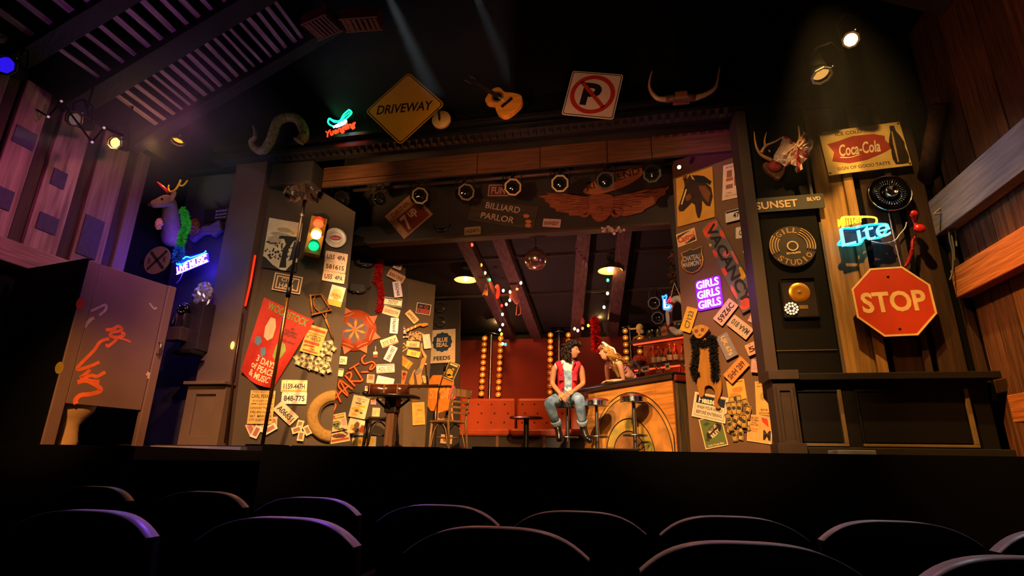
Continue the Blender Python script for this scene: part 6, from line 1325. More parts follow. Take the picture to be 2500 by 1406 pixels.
def speaker(t_): MB().box((0, 0, .07), (.2, .14, .14)).build('body', mat('161210', .5), t_, bev=.01); MB().box((0, -.073, .07), (.15, .004, .06)).build('front_panel', mat('b8a080', .5), t_)
shelf_item(xL+1.16*.48, SHZ[2]-.03, .08, 'black box with a pale front on the lowest shelf', 'box', speaker, 'black_box')
# life ring, neon boot on the right
RZ = at_z(1655, 770, 3.15); q = Matrix.Translation(RZ) @ Matrix.Rotation(math.radians(-35), 4, 'Z') @ Matrix.Rotation(math.pi/2, 4, 'X')
t = thing('life_ring', 'white life ring with red bands hung beside the right flat', 'life ring', q); Rr_, rt_ = .20, .06
b = MB()
for k_ in range(8):
    a0 = k_*math.pi/4; seg = 5
    pts = [(Rr_*.72*math.cos(a0+j*math.pi/4/seg), Rr_*1.25*math.sin(a0+j*math.pi/4/seg), 0) for j in range(seg+1)]
    MB().tube(pts, rt_*.8, 10, caps=False).build('ring_section', mat('d8c8b8', .5), t)
for k_ in range(4): a = k_*math.pi/2+.5; pts = [(Rr_*.72*math.cos(a+j*.1), Rr_*1.25*math.sin(a+j*.1), 0) for j in range(3)]; MB().tube(pts, rt_*.86, 10).build('red_band', mat('b82018', .5), t)
MB().tube([(-.09, .2, .05), (.0, .48, .03), (.1, .22, .05)], .01, 5).build('rope', mat('c8b8a0', .8), t)
NB = Wall(_o(at_z(1630, 740, 3.2)), -20); u0 = NB.uv(1630, 740); t = thing('neon_sign', 'small blue neon boot with a red star above the bar shelves', 'neon sign', NB.M(u0, 0, .02)); G6 = crop(1510, 680, 5.405)
def nb(pts): return [(*(NB.uv(*G6(*p))-u0), .02) for p in pts]
MB().tube([tuple(p) for p in bez(nb([(590, 240), (612, 250), (640, 225), (645, 260), (632, 290), (640, 350), (700, 365), (698, 395), (612, 415), (605, 300)]), 3, True)], .011, 6, True).build('blue_outline', glow('1c50ff', 8), t)
MB().tube(nb([(620, 285), (625, 395), (685, 382)]), .014, 6).build('white_tube', glow('c0c8ff', 6), t); MB().tube(nb([(650, 330), (690, 250), (702, 320), (655, 290), (705, 280)]), .008, 5).build('red_star', glow('ff1830', 4), t)
MB().prism([p[:2] for p in nb([(585, 235), (650, 220), (655, 340), (705, 360), (700, 400), (605, 420)])], -.01, 0).build('backing', SOOT, t)
point('glow_of_boot_neon', NB.M(u0, 0, .15).translation, 1.6, (.1, .12, 1), .06)
for i, (x, y, n_) in enumerate(((1597, 740, 'upper'), (1606, 776, 'lower'))):
    q = Vector((-.3, -1, -.2)).to_track_quat('Z', 'Y').to_matrix().to_4x4(); q.translation = at_y(x, y, 9.0); par_can(q, 'dark stage lamp with octagonal frame left of the neon boot, the %s' % n_, ring='5a5268', r=.1, group='stage lamps by the neon boot')
P = [at_z(1648, 640+i*20, 3.6-.11*i) for i in range(4)]; boa('dark_plumes', 'bunch of dark and orange plumes hanging by the edge of the right flat', [at_y(1645, y, 8.2) for y in (610, 650, 690, 730)], .05, '2c1c14', 300, .10, '6a3a1c', .014)

# ------------------------------------------------------------------ lamp ladders at the red wall
def ladder(name, cols, Y, label, pole):
    o_ = at_y(pole[0][0], pole[0][1], Y+.05); t = thing('lamp_ladder', label, 'stage light', TR((o_.x, o_.y, S)), 'lamp ladders')
    hgt = at_y(pole[1][0], pole[1][1], Y+.05).z-S
    MB().lathe([(.05, .0), (.045, .03), (.03, .05), (.03, hgt)], 12).build('pole', STEEL, t); MB().tube([(-.16, 0, hgt), (0, .0, hgt+.04), (.16, 0, hgt)], .014, 6).build('top_bracket', STEEL, t)
    MB().lathe([(.09, 0), (.09, .02), (.05, .03)], 20).build('base', IRON, t)
    for (x0, y0, x1, y1, n_, lit) in cols:
        a, b_ = at_y(x0, y0, Y), at_y(x1, y1, Y); rl_ = Vector((o_.x, o_.y, S))
        MB().tube([a-rl_+Vector((0, .05, .1)), b_-rl_+Vector((0, .05, -.1))], .02, 6).build('rail', IRON, t)
        for i in range(n_):
            p = a.lerp(b_, i/(n_-1))-rl_; k_ = lit[i % len(lit)]
            mb = MB(); mb.X = Matrix.Translation(p) @ Matrix.Rotation(math.pi/2, 4, 'X')
            mb.lathe([(0, -.03), (.03, -.025), (.058, .01), (.06, .02), (.055, .02), (.028, -.015), (0, -.02)], 16); mb.m = 1; mb.ball((0, 0, .0), .02, 8, 6)
            mb.m = 2; mb.lathe([(0, .012), (.054, .014)], 16)
            mb.build('lamp', [mat('a06a20', .35, .6), glow('ffc060', 3*k_+.4), glow('ff8c14', .5*k_)], t, split=False)
ladder('a', [(1184, 826, 1176, 961, 10, (1, .5, 1, .9, .9, .9, 1, 1, .35, 1)), (1223, 826, 1217, 963, 10, (.7, .8, .6, .6, .9, 1, .2, .8, .7, .8))], 10.82, 'left ladder of round amber lamps in front of the red wall', ((1195, 968), (1200, 817)))
ladder('b', [(1344, 818, 1343, 957, 10, (1, 1, 1, 1, 1, .15, .15, .15, .15, .5)), (1388, 818, 1386, 957, 10, (1, .6, .5, .4))], 10.82, 'middle ladder of round amber lamps behind the seated person', ((1366, 968), (1366, 812)))
ladder('c', [(1526, 808, 1530, 892, 6, (.7, .75, .65, .7, .9, .8)), (1560, 808, 1563, 892, 6, (.7, .75, .65, .7, .9, .8))], 10.82, 'right ladder of round amber lamps left of the bar shelves', ((1545, 960), (1543, 800)))
# booth couch and cafe table
t = thing('booth_couch', 'button-tufted orange red booth couch along the back wall', 'couch', (0, 10.6, S)); x0, x1 = -3.25, 1.2; zt = 1.06
sw = [(-3.25, -2.13), (-2.11, -1.1), (-1.08, .1), (.12, 1.2)]
for a, b_ in sw:
    MB().box(((a+b_)/2, .0, .74), (b_-a-.01, .14, .66)).build('back_cushion', mat('a04014', .45, var=.12, scale=3), t, bev=.05)
    for r_ in range(3):
        for c_ in range(4):
            xx = a+(b_-a)*((c_+.5+(.25 if r_ % 2 else -.0))/4.3)
            MB().ball((xx, -.07, .95-.17*r_), .018, 8, 5, (1, .6, 1)).build('button', mat('3a1408', .5), t)
    MB().box(((a+b_)/2, -.32, .40), (b_-a-.01, .56, .14)).build('seat_cushion', mat('983a12', .45), t, bev=.04)
MB().box(((x0+x1)/2, -.3, .165), (x1-x0, .5, .33)).build('base', mat('2c2018', .6), t); 
for x in (-2.35, -1.5): MB().box((x, -.56, .17), (.05, .03, .34)).build('post', mat('6a4a34', .5), t)
p = at_d(1285, 1018, 9.3); t = thing('cafe_table', 'small dark cafe table in front of the booth couch', 'table', TR((p.x, p.y, S))); h = p.z-S
MB().lathe([(0, h-.03), (.28, h-.03), (.285, h-.015), (.28, h), (0, h)], 32).build('table_top', mat('3a2014', .3), t); MB().lathe([(.25, 0), (.25, .02), (.06, .05), (.045, .08), (.045, h-.03)], 16).build('pedestal', IRON, t)

# ------------------------------------------------------------------ table with guitar, chairs
tc = at_z(960, 967, S+.755); t = thing('pub_table', 'round dark pub table holding an acoustic guitar', 'table', TR((tc.x, tc.y, S)))
MB().lathe([(0, .715), (.36, .715), (.385, .725), (.39, .74), (.38, .755), (0, .755)], 40).build('table_top', mat('1c1210', .25, spec=.6), t)
MB().box((0, 0, .36), (.12, .12, .71)).build('column', wood('5a3a22', '3c2614', 2, 4, .3), t, bev=.008); MB().box((0, 0, .62), (.17, .17, .2)).build('collar', mat('1c120e', .4), t, bev=.01)
for k_ in range(4): a = k_*math.pi/2; d = Vector((math.cos(a), math.sin(a), 0)); MB().tube([d*.06+Vector((0, 0, .56)), d*.25+Vector((0, 0, .71))], .018, 4).build('brace', mat('3a3028', .5), t); MB().tube([d*.04+Vector((0, 0, .06)), d*.26+Vector((0, 0, .02))], .028, 6).build('foot', IRON, t)
# guitar lying on it
def guitar_lying(M):
    t = thing('acoustic_guitar', 'dark acoustic guitar lying flat on the pub table, neck to the right', 'guitar', M)
    half = [(-.27, .0), (-.25, .10), (-.17, .165), (-.08, .16), (.0, .115), (.08, .12), (.15, .125), (.20, .09), (.22, .03), (.22, 0)]
    P = [tuple(p) for p in bez(half, 4)]; P = P+[(x, -y) for x, y in P[::-1][1:-1]]; P = P[::-1]
    MB().prism(P, .0, .115, True).build('sides', mat('3c1a0c', .25, spec=.6, var=.25), t); MB().prism(P, .115, .12).build('top_board', wood('a8682c', '8a5020', 0, 4, .1, .3), t)
    MB().prism(circ(.05, 24, .07, 0), .1205, .1215).build('sound_hole', SOOT, t); MB().box((-.12, 0, .126), (.03, .14, .012)).build('bridge', mat('1c120c', .4), t)
    MB().box((.40, 0, .105), (.42, .05, .035)).build('neck', mat('2a160c', .3), t, bev=.008); MB().box((.67, 0, .10), (.16, .065, .02)).build('headstock', mat('241208', .3), t, bev=.004)
    for i in range(3):
        for k_ in (-1, 1): MB().ball((.62+.05*i, .05*k_, .10), .013, 8, 6).build('tuning_peg', STEEL, t)
    for x in (-.2, -.02, .14): MB().box((x, -.002, .058), (.006, .30 if x < 0 else .255, .118)).build('side_brace', mat('8a5a30', .4), t)
guitar_lying(TR((tc.x-.02, tc.y-.05, S+.756), math.radians(-2)) @ Matrix.Scale(1.2, 4))
solo(MB().ball((0, 0, 0), .05, 10, 7, (1, 1, .7)).tube([(-.1, 0, .0), (-.2, .02, .02), (-.26, 0, .0)], .012, 5), 'table_lantern', 'small dark lamp head clipped to the left edge of the pub table', 'lamp', IRON, TR((tc.x-.40, tc.y-.06, S+.79)))
def chair(M, label, hx, hx2):
    t = thing('bentwood_chair', label, 'chair', M); m = wood(hx, hx2, 2, 5, .2, .35)
    MB().box((0, 0, .45), (.40, .40, .035)).build('seat', m, t, bev=.012)
    for sx in (-1, 1):
        MB().tube([(sx*.17, .17, .44), (sx*.185, .19, 0)], [.02, .016], 8).build('leg', m, t)
        MB().tube([(sx*.19, -.25, 0), (sx*.18, -.19, .45), (sx*.18, -.22, .70), (sx*.185, -.28, .92)], [.018, .02, .018, .016], 8).build('leg', m, t)
        MB().tube([tuple(p) for p in bez([(sx*.17, .17, .08), (sx*.16, .12, .33), (sx*.15, 0, .42), (sx*.16, -.12, .33), (sx*.18, -.2, .08)], 5)], .010, 6).build('bent_brace', m, t)
    MB().tube([tuple(p) for p in bez([(-.17, .17, .10), (-.1, .17, .34), (0, .17, .42), (.1, .17, .34), (.17, .17, .10)], 5)], .010, 6).build('bent_brace', m, t)
    MB().tube([(.15*math.cos(a), .15*math.sin(a), .22) for a in [i*math.pi/10 for i in range(20)]], .010, 6, True).build('hoop', m, t)
    for z_, hh in ((.86, .11), (.73, .03), (.65, .03), (.57, .03)):
        y_ = -.215-(z_-.55)*.16; mb = MB(); P = [(-.18+.36*i/6, y_-.03*math.sin(math.pi*i/6)) for i in range(7)]
        mb.prism([(p[0], p[1]-.008) for p in P]+[(p[0], p[1]+.008) for p in P[::-1]], z_-hh/2, z_+hh/2); mb.build('back_slat', m, t)
    return t
c1 = at_z(1094, 1030, S+.45); chair(TR((c1.x, c1.y, S), math.radians(62)), 'bare bentwood chair with slatted back right of the pub table', '8a6a44', '5c4228')
c2 = at_d(928, 1040, 7.95); chair(TR((c2.x, c2.y, S), math.radians(125)), 'dark bentwood chair drawn up at the left of the pub table', '1c120e', '120c0a')

# microphone stand behind the chair
p = at_d(1065, 1040, 9.2); t = thing('microphone_stand', 'thin dark microphone stand behind the right chair', 'stand', TR((p.x, p.y, S))); top = at_d(1085, 905, 9.2)-Vector((p.x, p.y, S))
MB().tube([(0, 0, .03), (0, 0, 1.0), top], .011, 6).build('shaft', mat('3a2418', .4), t); MB().lathe([(.14, 0), (.14, .02), (.02, .05)], 16).build('base', IRON, t); MB().tube([top, top+Vector((.03, -.05, .1))], .022, 8).build('microphone', IRON, t)
hang('pink_cloth', 'bundle of pink cloth hanging from the microphone stand', 'c05a58', A7, [('cloth', [(1530, 530), (1560, 560), (1580, 680), (1530, 720), (1490, 690), (1510, 600)], 0, .08)], 8.9, 'cloth')
t, w, h, z = poster(B4, qq(A7, (1325, 830), (1530, 790), (1540, 960), (1325, 970)), 'comic_cover', 'colourful clipping behind the right chair seat', 'poster', 'b88a54', .02); blobs(t, z, [(0, 0, .3*w, .3*h), (.25*w, .1*h, .15*w, .25*h)], mat('5a3a20', .7), 'picture_shape', .3)
t, w, h, z = poster(B4, qq(A7, (1390, 1120), (1520, 1120), (1530, 1240), (1390, 1215)), 'comic_cover', 'clipping low behind the right chair legs', 'poster', 'c8a070', .02); blobs(t, z, [(0, 0, .3*w, .3*h)], mat('7a5a38', .7), 'picture_shape', .3)
# thin steel pole at the left
a, b_ = at_d(640, 1088, 6.35), at_d(745, 480, 6.35); t = thing('steel_pole', 'tall thin brass and black pole in front of the left flat', 'pole', TR((a.x, a.y, S))); d = b_-a; d = Vector((b_.x-a.x, b_.y-a.y, b_.z-S))
MB().tube([(0, 0, .0), d*.62], .022, 10).build('lower_pole', mat('9a6a34', .2, .9), t); MB().tube([d*.62, d], .018, 10).build('upper_pole', mat('2a2420', .3, .7), t); MB().tube([d*.60, d*.64], .028, 10).build('joint', IRON, t); MB().lathe([(.12, 0), (.12, .015), (.025, .03)], 16).build('foot', IRON, t); MB().ball(d*.93, .03, 10, 7).build('knuckle', IRON, t)
o_ = at_d(740, 474, 6.35); t = thing('foil_bundle', 'crumpled metallic cloth bundled at the top of the steel pole', 'cloth', Matrix.Translation(o_)); b = MB(); b.smooth = False; n_ = 18; V = []; Fs = []
for i in range(n_+1):
    for k_ in range(9):
        a = k_*2*math.pi/9; u = i/n_; r_ = (.075+.05*math.sin(u*math.pi))*rnd.uniform(.4, 1.4); V.append((-.22+.44*u+rnd.uniform(-.02, .02), r_*math.cos(a), r_*math.sin(a)*.8+.03*math.sin(u*5)))
for i in range(n_):
    for k_ in range(9): l = (k_+1) % 9; Fs.append((i*9+k_, i*9+l, (i+1)*9+l, (i+1)*9+k_))
b.add(V, Fs); b.build('cloth', mat('5a4844', .3, .7, var=.3), t)
# ------------------------------------------------------------------ people
def skin(joints, edges, root, sub=2):
    names = list(joints); me = bpy.data.meshes.new('s'); me.from_pydata([tuple(joints[n][0]) for n in names], [(names.index(a), names.index(b)) for a, b in edges], [])
    ob = bpy.data.objects.new('s', me); COL.objects.link(ob)
    md = ob.modifiers.new('k', 'SKIN'); md.use_smooth_shade = True; md.branch_smoothing = .3
    for i, n in enumerate(names):
        r = joints[n][1]; sv = me.skin_vertices[0].data[i]; sv.radius = (r, r) if not isinstance(r, tuple) else r; sv.use_root = (n == root)
    if sub: ob.modifiers.new('u', 'SUBSURF').levels = sub
    bpy.context.view_layer.update(); dg = bpy.context.evaluated_depsgraph_get(); ev = ob.evaluated_get(dg); m2 = ev.to_mesh()
    V = [v.co.copy() for v in m2.vertices]; Fs = [tuple(p.vertices) for p in m2.polygons]; ev.to_mesh_clear(); bpy.data.objects.remove(ob); bpy.data.meshes.remove(me)
    return V, Fs
def head_geo(fem=False):
    """Head looking along +X, z up, centred at the middle of the skull; height about .23."""
    nu, nv = 44, 34; V = []; Fs = []
    for i in range(nv+1):
        t = math.pi*i/nv
        for k in range(nu):
            a = 2*math.pi*k/nu; d = Vector((math.sin(t)*math.cos(a), math.sin(t)*math.sin(a), math.cos(t)))
            x, y, z = d.x*.098, d.y*.076, d.z*.118
            if z < 0:
                s_ = -z/.118; y *= 1-.30*s_**1.3; x = x*(1-.10*s_)+(.018*s_ if d.x > 0 else .012*s_)
            if d.x > 0:
                f = min(1, d.x*1.6); g = lambda cy, cz, sy, sz: math.exp(-((y-cy)/sy)**2-((z-cz)/sz)**2)
                x += f*((.026 if fem else .030)*g(0, -.022, .011, .016)+.014*g(0, -.003, .009, .020)+.005*g(0, .026, .04, .010)-.011*(g(.030, .008, .015, .011)+g(-.030, .008, .015, .011)))
                x += f*(.007*g(0, -.056, .020, .006)+.007*g(0, -.068, .018, .006)-.004*g(0, -.0615, .022, .003)+.012*g(0, -.098, .022, .016)+.005*(g(.038, -.028, .016, .016)+g(-.038, -.028, .016, .016)))
            V.append(Vector((x, y, z)))
    for i in range(nv):
        for k in range(nu): l = (k+1) % nu; Fs.append((i*nu+k, (i+1)*nu+k, (i+1)*nu+l, i*nu+l))
    return V, Fs
def hand(mb, wrist, dirn, palm_n, s=1.0, curl=.5, spread=.012):
    """Palm and five separate fingers; dirn points along the hand, palm_n out of the back of the hand."""
    d = Vector(dirn).normalized(); n = Vector(palm_n); n = (n-d*n.dot(d)).normalized(); side = d.cross(n)
    w = Vector(wrist)
    for k in range(4):          # metacarpals, flattened tubes side by side
        o = side*(.030-.020*k)*s; mb.tube([w+o*.5, w+d*.045*s+o*.9, w+d*.090*s+o], [.017*s, .016*s, .012*s], 8)
    for k, L_ in enumerate((.070, .080, .074, .056)):
        o = side*(.031-.0205*k)*s; p0 = w+d*.088*s+o; a = 0; P = [p0]; dd = d.copy()
        for seg, fr in enumerate((.45, .31, .24)):
            a += curl*(.55, .8, .6)[seg]; dd = d*math.cos(a)-n*math.sin(a); P.append(P[-1]+dd*L_*fr*s)
        mb.tube(P, [.0098*s, .0092*s, .0085*s, .0065*s], 7)
    p0 = w+d*.022*s+side*.028*s; td = (d*.72+side*.62-n*.25).normalized(); td2 = (d*.95+side*.15-n*.3).normalized()
    mb.tube([p0, p0+td*.035*s, p0+td*.035*s+td2*.030*s, p0+td*.035*s+td2*.052*s], [.014*s, .0115*s, .010*s, .0075*s], 7)
SKIN_M = mat('b4764e', .5, var=.06, scale=14, spec=.35); SKIN_W = mat('c48860', .5, var=.05, scale=14, spec=.35)
def frame_of(fwd, up=Vector((0, 0, 1))):
    x = Vector(fwd).normalized(); y = up.cross(x).normalized(); z = x.cross(y); return Matrix((x, y, z)).transposed()
def eyes(t, c, R, hx):
    for sy in (-1, 1):
        p = R @ Vector((.0765, .030*sy, .008))+c; b = MB().ball(p, .0105, 10, 8, (1, 1.15, .62)); b.m = 1; b.ball(p+R @ Vector((.0066, 0, 0)), .0052, 8, 6); b.build('eye', [mat('e8e0d4', .2, var=0), mat('1c120c', .2, var=0)], t, split=False)
        P = [R @ Vector((.090-.004*abs(k_), sy*(.030+.011*k_), .026+.002*(1-k_*k_)))+c for k_ in (-1, 0, 1)]; MB().tube(P, .0035, 5).build('eyebrow', mat(hx, .8), t)
    P = [R @ Vector((.0945-.006*k_*k_, .017*k_, -.062+.001*k_*k_))+c for k_ in (-1, -.5, 0, .5, 1)]; MB().tube(P, [.002, .0038, .0045, .0038, .002], 6).build('lips', mat('a8483c', .5), t)

# --- seated person in the red vest
seat = Vector((s1.x, s1.y, S+.775))
def J(x, y, D): return at_d(x, y, D)
B0 = (s1-EYE).dot(FW)       # axial depth of the stool
q = lambda x, y, dd: at_d(x, y, B0+dd)
pel = q(1385, 970, .02); m_org = Vector((seat.x, seat.y, S))
JM = {'pel': (pel, (.135, .11)), 'belly': (q(1385, 945, .02), (.125, .10)), 'chest': (q(1386, 912, .0), (.155, .105)), 'upper': (q(1387, 893, .0), (.12, .08)), 'neck': (q(1389, 880, -.01), .055), 'skull': (q(1393, 868, -.01), .052),
      'clavL': (q(1366, 892, .0), .058), 'shL': (q(1353, 897, -.01), .054), 'elL': (q(1348, 937, -.06), .043), 'wrL': (q(1367, 960, -.30), .030),
      'clavR': (q(1407, 892, .02), .058), 'shR': (q(1419, 897, .03), .054), 'elR': (q(1424, 937, .0), .043), 'wrR': (q(1398, 956, -.26), .030),
      'hipL': (q(1370, 973, -.02), .10), 'knL': (q(1339, 983, -.40), .068), 'anL': (q(1361, 1040, -.30), .045), 'ftL': (q(1366, 1062, -.40), .042), 'toL': (q(1366, 1079, -.46), .032),
      'hipR': (q(1399, 973, .0), .10), 'knR': (q(1414, 972, -.42), .068), 'anR': (q(1423, 1040, -.26), .045), 'ftR': (q(1430, 1068, -.34), .042), 'toR': (q(1446, 1079, -.40), .032)}
JM = {k: (v[0]-m_org, v[1]) for k, v in JM.items()}
EM = [('pel', 'belly'), ('belly', 'chest'), ('chest', 'upper'), ('upper', 'neck'), ('neck', 'skull'), ('upper', 'clavL'), ('clavL', 'shL'), ('shL', 'elL'), ('elL', 'wrL'), ('upper', 'clavR'), ('clavR', 'shR'), ('shR', 'elR'), ('elR', 'wrR'), ('pel', 'hipL'), ('hipL', 'knL'), ('knL', 'anL'), ('anL', 'ftL'), ('ftL', 'toL'), ('pel', 'hipR'), ('hipR', 'knR'), ('knR', 'anR'), ('anR', 'ftR'), ('ftR', 'toR')]
t = thing('person', 'person with dark curly hair, red sleeveless vest and jeans, seated on a bar stool', 'person', Matrix.Translation(m_org))
b = MB(); V, Fs = skin(JM, EM, 'pel'); b.add(V, Fs, True)
hc = q(1397, 856, -.02)-m_org; hf = Vector((.93, -.30, -.12)); HR = frame_of(hf, Vector((-.06, 0, 1)))
V, Fs = head_geo(); b.add([HR @ v+hc for v in V], Fs, True)
for sy in (-1, 1): b.ball(HR @ Vector((-.005, .076*sy, -.005))+hc, .028, 8, 6, (.6, .4, 1))
JL = lambda n_: JM[n_][0]
hand(b, JL('wrL'), q(1385, 978, -.40)-m_org-JL('wrL'), Vector((-.3, -.6, .7)), 1.0, .55)
hand(b, JL('wrR'), q(1376, 966, -.40)-m_org-JL('wrR'), Vector((.2, -.6, .75)), 1.0, .5)
b.ball(JL('wrL'), .029, 10, 7); b.ball(JL('wrR'), .029, 10, 7); b.build('body', SKIN_M, t, split=False); eyes(t, hc, HR, '1c120c')
# shirt
def sub_skin(keys, grow, root, extra=None, sub=2):
    JJ = {k: (JM[k][0], (JM[k][1][0]+grow, JM[k][1][1]+grow) if isinstance(JM[k][1], tuple) else JM[k][1]+grow) for k in keys}
    if extra: JJ.update(extra)
    return skin(JJ, [(a, c_) for a, c_ in EM if a in JJ and c_ in JJ], root, sub)
V, Fs = sub_skin(['pel', 'belly', 'chest', 'upper', 'neck', 'clavL', 'clavR', 'shL', 'shR'], .017, 'belly', None, 3); Fs = [f for f in Fs if sum((V[i].z for i in f))/len(f) < JL('neck').z+.012]; shirt = MB(); shirt.add(V, Fs, True); 
fx = Vector((.10, -1, 0)).normalized(); sx_ = Vector((1, .1, 0)).normalized(); cz = JL('chest')
def cen(V_, f): return sum((V_[i] for i in f), Vector())/len(f)
for i, f in enumerate(shirt.f):
    c_ = cen(shirt.v, f); r_ = c_-cz; shirt.mi[i] = 0
    if r_.dot(fx) > .03 and abs(r_.dot(sx_)) < .075 and -.22 < r_.z < .03: shirt.mi[i] = 1
shirt.build('t_shirt', [mat('d0d4b8', .8), mat('2a62a0', .8, var=.5, scale=11, hx2='b8d4c8')], t, split=False)
V, Fs = sub_skin(['pel', 'belly', 'chest', 'upper', 'clavL', 'clavR', 'shL', 'shR'], .024, 'belly', {'shL': (JL('shL').lerp(JL('clavL'), .25), .066), 'shR': (JL('shR').lerp(JL('clavR'), .25), .066)}, 3); vest = MB()
keep = []
for f in Fs:
    c_ = cen(V, f); r_ = c_-cz; front = r_.dot(fx) > .0; lat = r_.dot(sx_)
    gap = .055+.12*max(0, -(r_.z+.02))*.35
    if front and abs(lat+.0) < gap and r_.z < .16: continue
    if r_.z < -.29 or c_.z > JL('neck').z-.01 and abs(lat) < .06: continue
    keep.append(f)
vest.add(V, keep, True); ob = vest.build('vest', mat('bc1a2c', .75, var=.15, scale=20, bump=.2), t, split=False); sm = ob.modifiers.new('s', 'SOLIDIFY'); sm.thickness = .010; sm.offset = 1
def on_vest(lat, dz):
    best = max((v for v in V if abs((v-cz).dot(sx_)-lat) < .03 and abs(v.z-cz.z-dz) < .03), key=lambda v: v.dot(fx), default=cz+fx*.12)
    return cz+sx_*lat+Vector((0, 0, dz))+fx*((best-cz).dot(fx)-.002)
for sg in (-1, 1):
    p = on_vest(.098*sg, -.035); Rm = Matrix((sx_, fx, Vector((0, 0, 1)))).transposed() @ Matrix.Rotation(.30*sg, 3, 'Z')
    MB().box(p, (.085, .012, .020), Rm).build('pocket_flap', mat('8c141a', .75), t, bev=.003); MB().box(p+Vector((0, 0, -.045)), (.076, .007, .075), Rm).build('pocket', mat('9c181e', .75), t, bev=.003); MB().ball(p+fx*.010+Vector((0, 0, -.002)), .006, 8, 6).build('button', STEEL, t)
    cl_ = [JL('neck')+sx_*.05*sg+Vector((0, .03, .0)), JL('neck')+sx_*.075*sg+fx*.04+Vector((0, 0, -.04)), on_vest(.075*sg, .085)+fx*.006, on_vest(.062*sg, .03)+fx*.008]
    mb = MB(); P = bez(cl_, 4); W_ = [.012+.016*math.sin(math.pi*min(1, i/(len(P)-1))) for i in range(len(P))]; VV = []
    for p_, w_ in zip(P, W_): VV += [p_-sx_*sg*w_*.4, p_+sx_*sg*w_+Vector((0, 0, -.006)), p_+fx*.012]
    mb.add(VV, [(3*i+k_, 3*i+(k_+1) % 3, 3*i+3+(k_+1) % 3, 3*i+3+k_) for i in range(len(P)-1) for k_ in range(3)], True); mb.build('collar', mat('b01c22', .75), t)
# jeans with rolled cuffs
JJ = {k: (JM[k][0], JM[k][1]) for k in ('pel', 'hipL', 'hipR', 'knL', 'knR')}
for s_ in 'LR': JJ['hip'+s_] = (JM['hip'+s_][0], .115); JJ['kn'+s_] = (JM['kn'+s_][0], .085); JJ['md'+s_] = (JM['kn'+s_][0].lerp(JM['an'+s_][0], .5), .075); JJ['cf'+s_] = (JM['kn'+s_][0].lerp(JM['an'+s_][0], .86), .068)
JJ['pel'] = (JM['pel'][0]+Vector((0, 0, -.03)), (.16, .13))
V, Fs = skin(JJ, [('pel', 'hipL'), ('hipL', 'knL'), ('knL', 'mdL'), ('mdL', 'cfL'), ('pel', 'hipR'), ('hipR', 'knR'), ('knR', 'mdR'), ('mdR', 'cfR')], 'pel'); jb = MB(); jb.add(V, Fs, True)
jb.build('jeans', mat('3a5878', .85, var=.35, scale=9, bump=.5, hx2='8ba0b0'), t, split=False)
for s_ in 'LR':
    c_ = JJ['cf'+s_][0]; ax = (JM['an'+s_][0]-JM['kn'+s_][0]).normalized(); mb = MB(); mb.tube([c_-ax*.035, c_+ax*.035], [.078, .076], 14); mb.build('cuff', mat('7c8892', .85, bump=.4), t, bev=.008)
    JB = {'a': (JM['kn'+s_][0].lerp(JM['an'+s_][0], .9), .052), 'an': (JM['an'+s_][0], .055), 'ft': (JM['ft'+s_][0], .055), 'to': (JM['to'+s_][0], .044)}
    V, Fs = skin(JB, [('a', 'an'), ('an', 'ft'), ('ft', 'to')], 'an'); mb = MB(); mb.add(V, Fs, True); mb.build('boot', mat('140e0c', .25, spec=.7), t, split=False)
# curly hair
hb = MB(); 
def curls(mb, c, R, n, ok, rad, L_, r0, droop):
    k = 0
    while k < n:
        d = Vector((rnd.gauss(0, 1), rnd.gauss(0, 1), rnd.gauss(0, 1))).normalized()
        if not ok(d): continue
        k += 1; p = Vector((d.x*.105, d.y*.088, d.z*.122))*rad; turns = rnd.uniform(1.4, 2.4); rr_ = rnd.uniform(.010, .017); P = []
        u = d.cross(Vector((0, 0, 1))); u = u.normalized() if u.length > .1 else Vector((1, 0, 0)); v = d.cross(u); l_ = L_*rnd.uniform(.5, 1.2); ph = rnd.uniform(0, 6)
        dirn = (d*.7+Vector((0, 0, -droop))+Vector((rnd.gauss(0, .3), rnd.gauss(0, .3), 0))).normalized()
        for i in range(11): s_ = i/10; P.append(R @ (p+dirn*l_*s_+(u*math.cos(ph+s_*turns*6.28)+v*math.sin(ph+s_*turns*6.28))*rr_)+c)
        mb.tube(P, r0*rnd.uniform(.7, 1.2), 4)
okm = lambda d: not (d.x > .26 and d.z < .62) and d.z > -.8 and not (d.z < .0 and d.x > .12)
hb.add([HR @ Vector((v.x*1.06-.012, v.y*1.10, v.z*1.05+.008))+hc for v in head_geo()[0]], [f for f in head_geo()[1] if all(not (head_v.x > .045 and head_v.z < .075) and head_v.z > -.09 for head_v in [Vector((0, 0, 0))])], True) if False else None
V, Fs = head_geo(); kf = [f for f in Fs if not (cen(V, f).x > .028+.5*(max(0, cen(V, f).z-.03)) and cen(V, f).z < .088) and cen(V, f).z > -.085 and not (cen(V, f).z < .0 and cen(V, f).x > .0)]
hb.add([HR @ Vector((v.x*1.10-.010, v.y*1.16, v.z*1.07+.004))+hc for v in V], kf, True); hb.m = 0
curls(hb, hc, HR, 420, okm, 1.04, .062, .0065, .45); hb.m = 1; curls(hb, hc, HR, 120, okm, 1.08, .068, .0055, .45)
f_ = hb.build('hair', [mat('20140d', .45), mat('4a3018', .4)], t, split=False)

# --- woman leaning on the bar
arm_z = BZ+.085
W0 = {'hip': at_d(1556, 930, 8.86), 'waist': at_d(1538, 912, 8.76), 'chest': at_d(1512, 893, 8.60)}
w_org = Vector((W0['hip'].x+.05, W0['hip'].y+.12, S))
el1 = bar_w(1.12, -.10, 1.05+.055); wr1 = bar_w(1.42, -.03, 1.05+.045); el1 = at_z(1521, 926, BZ+.05); wr1 = at_z(1494, 930, BZ+.045)
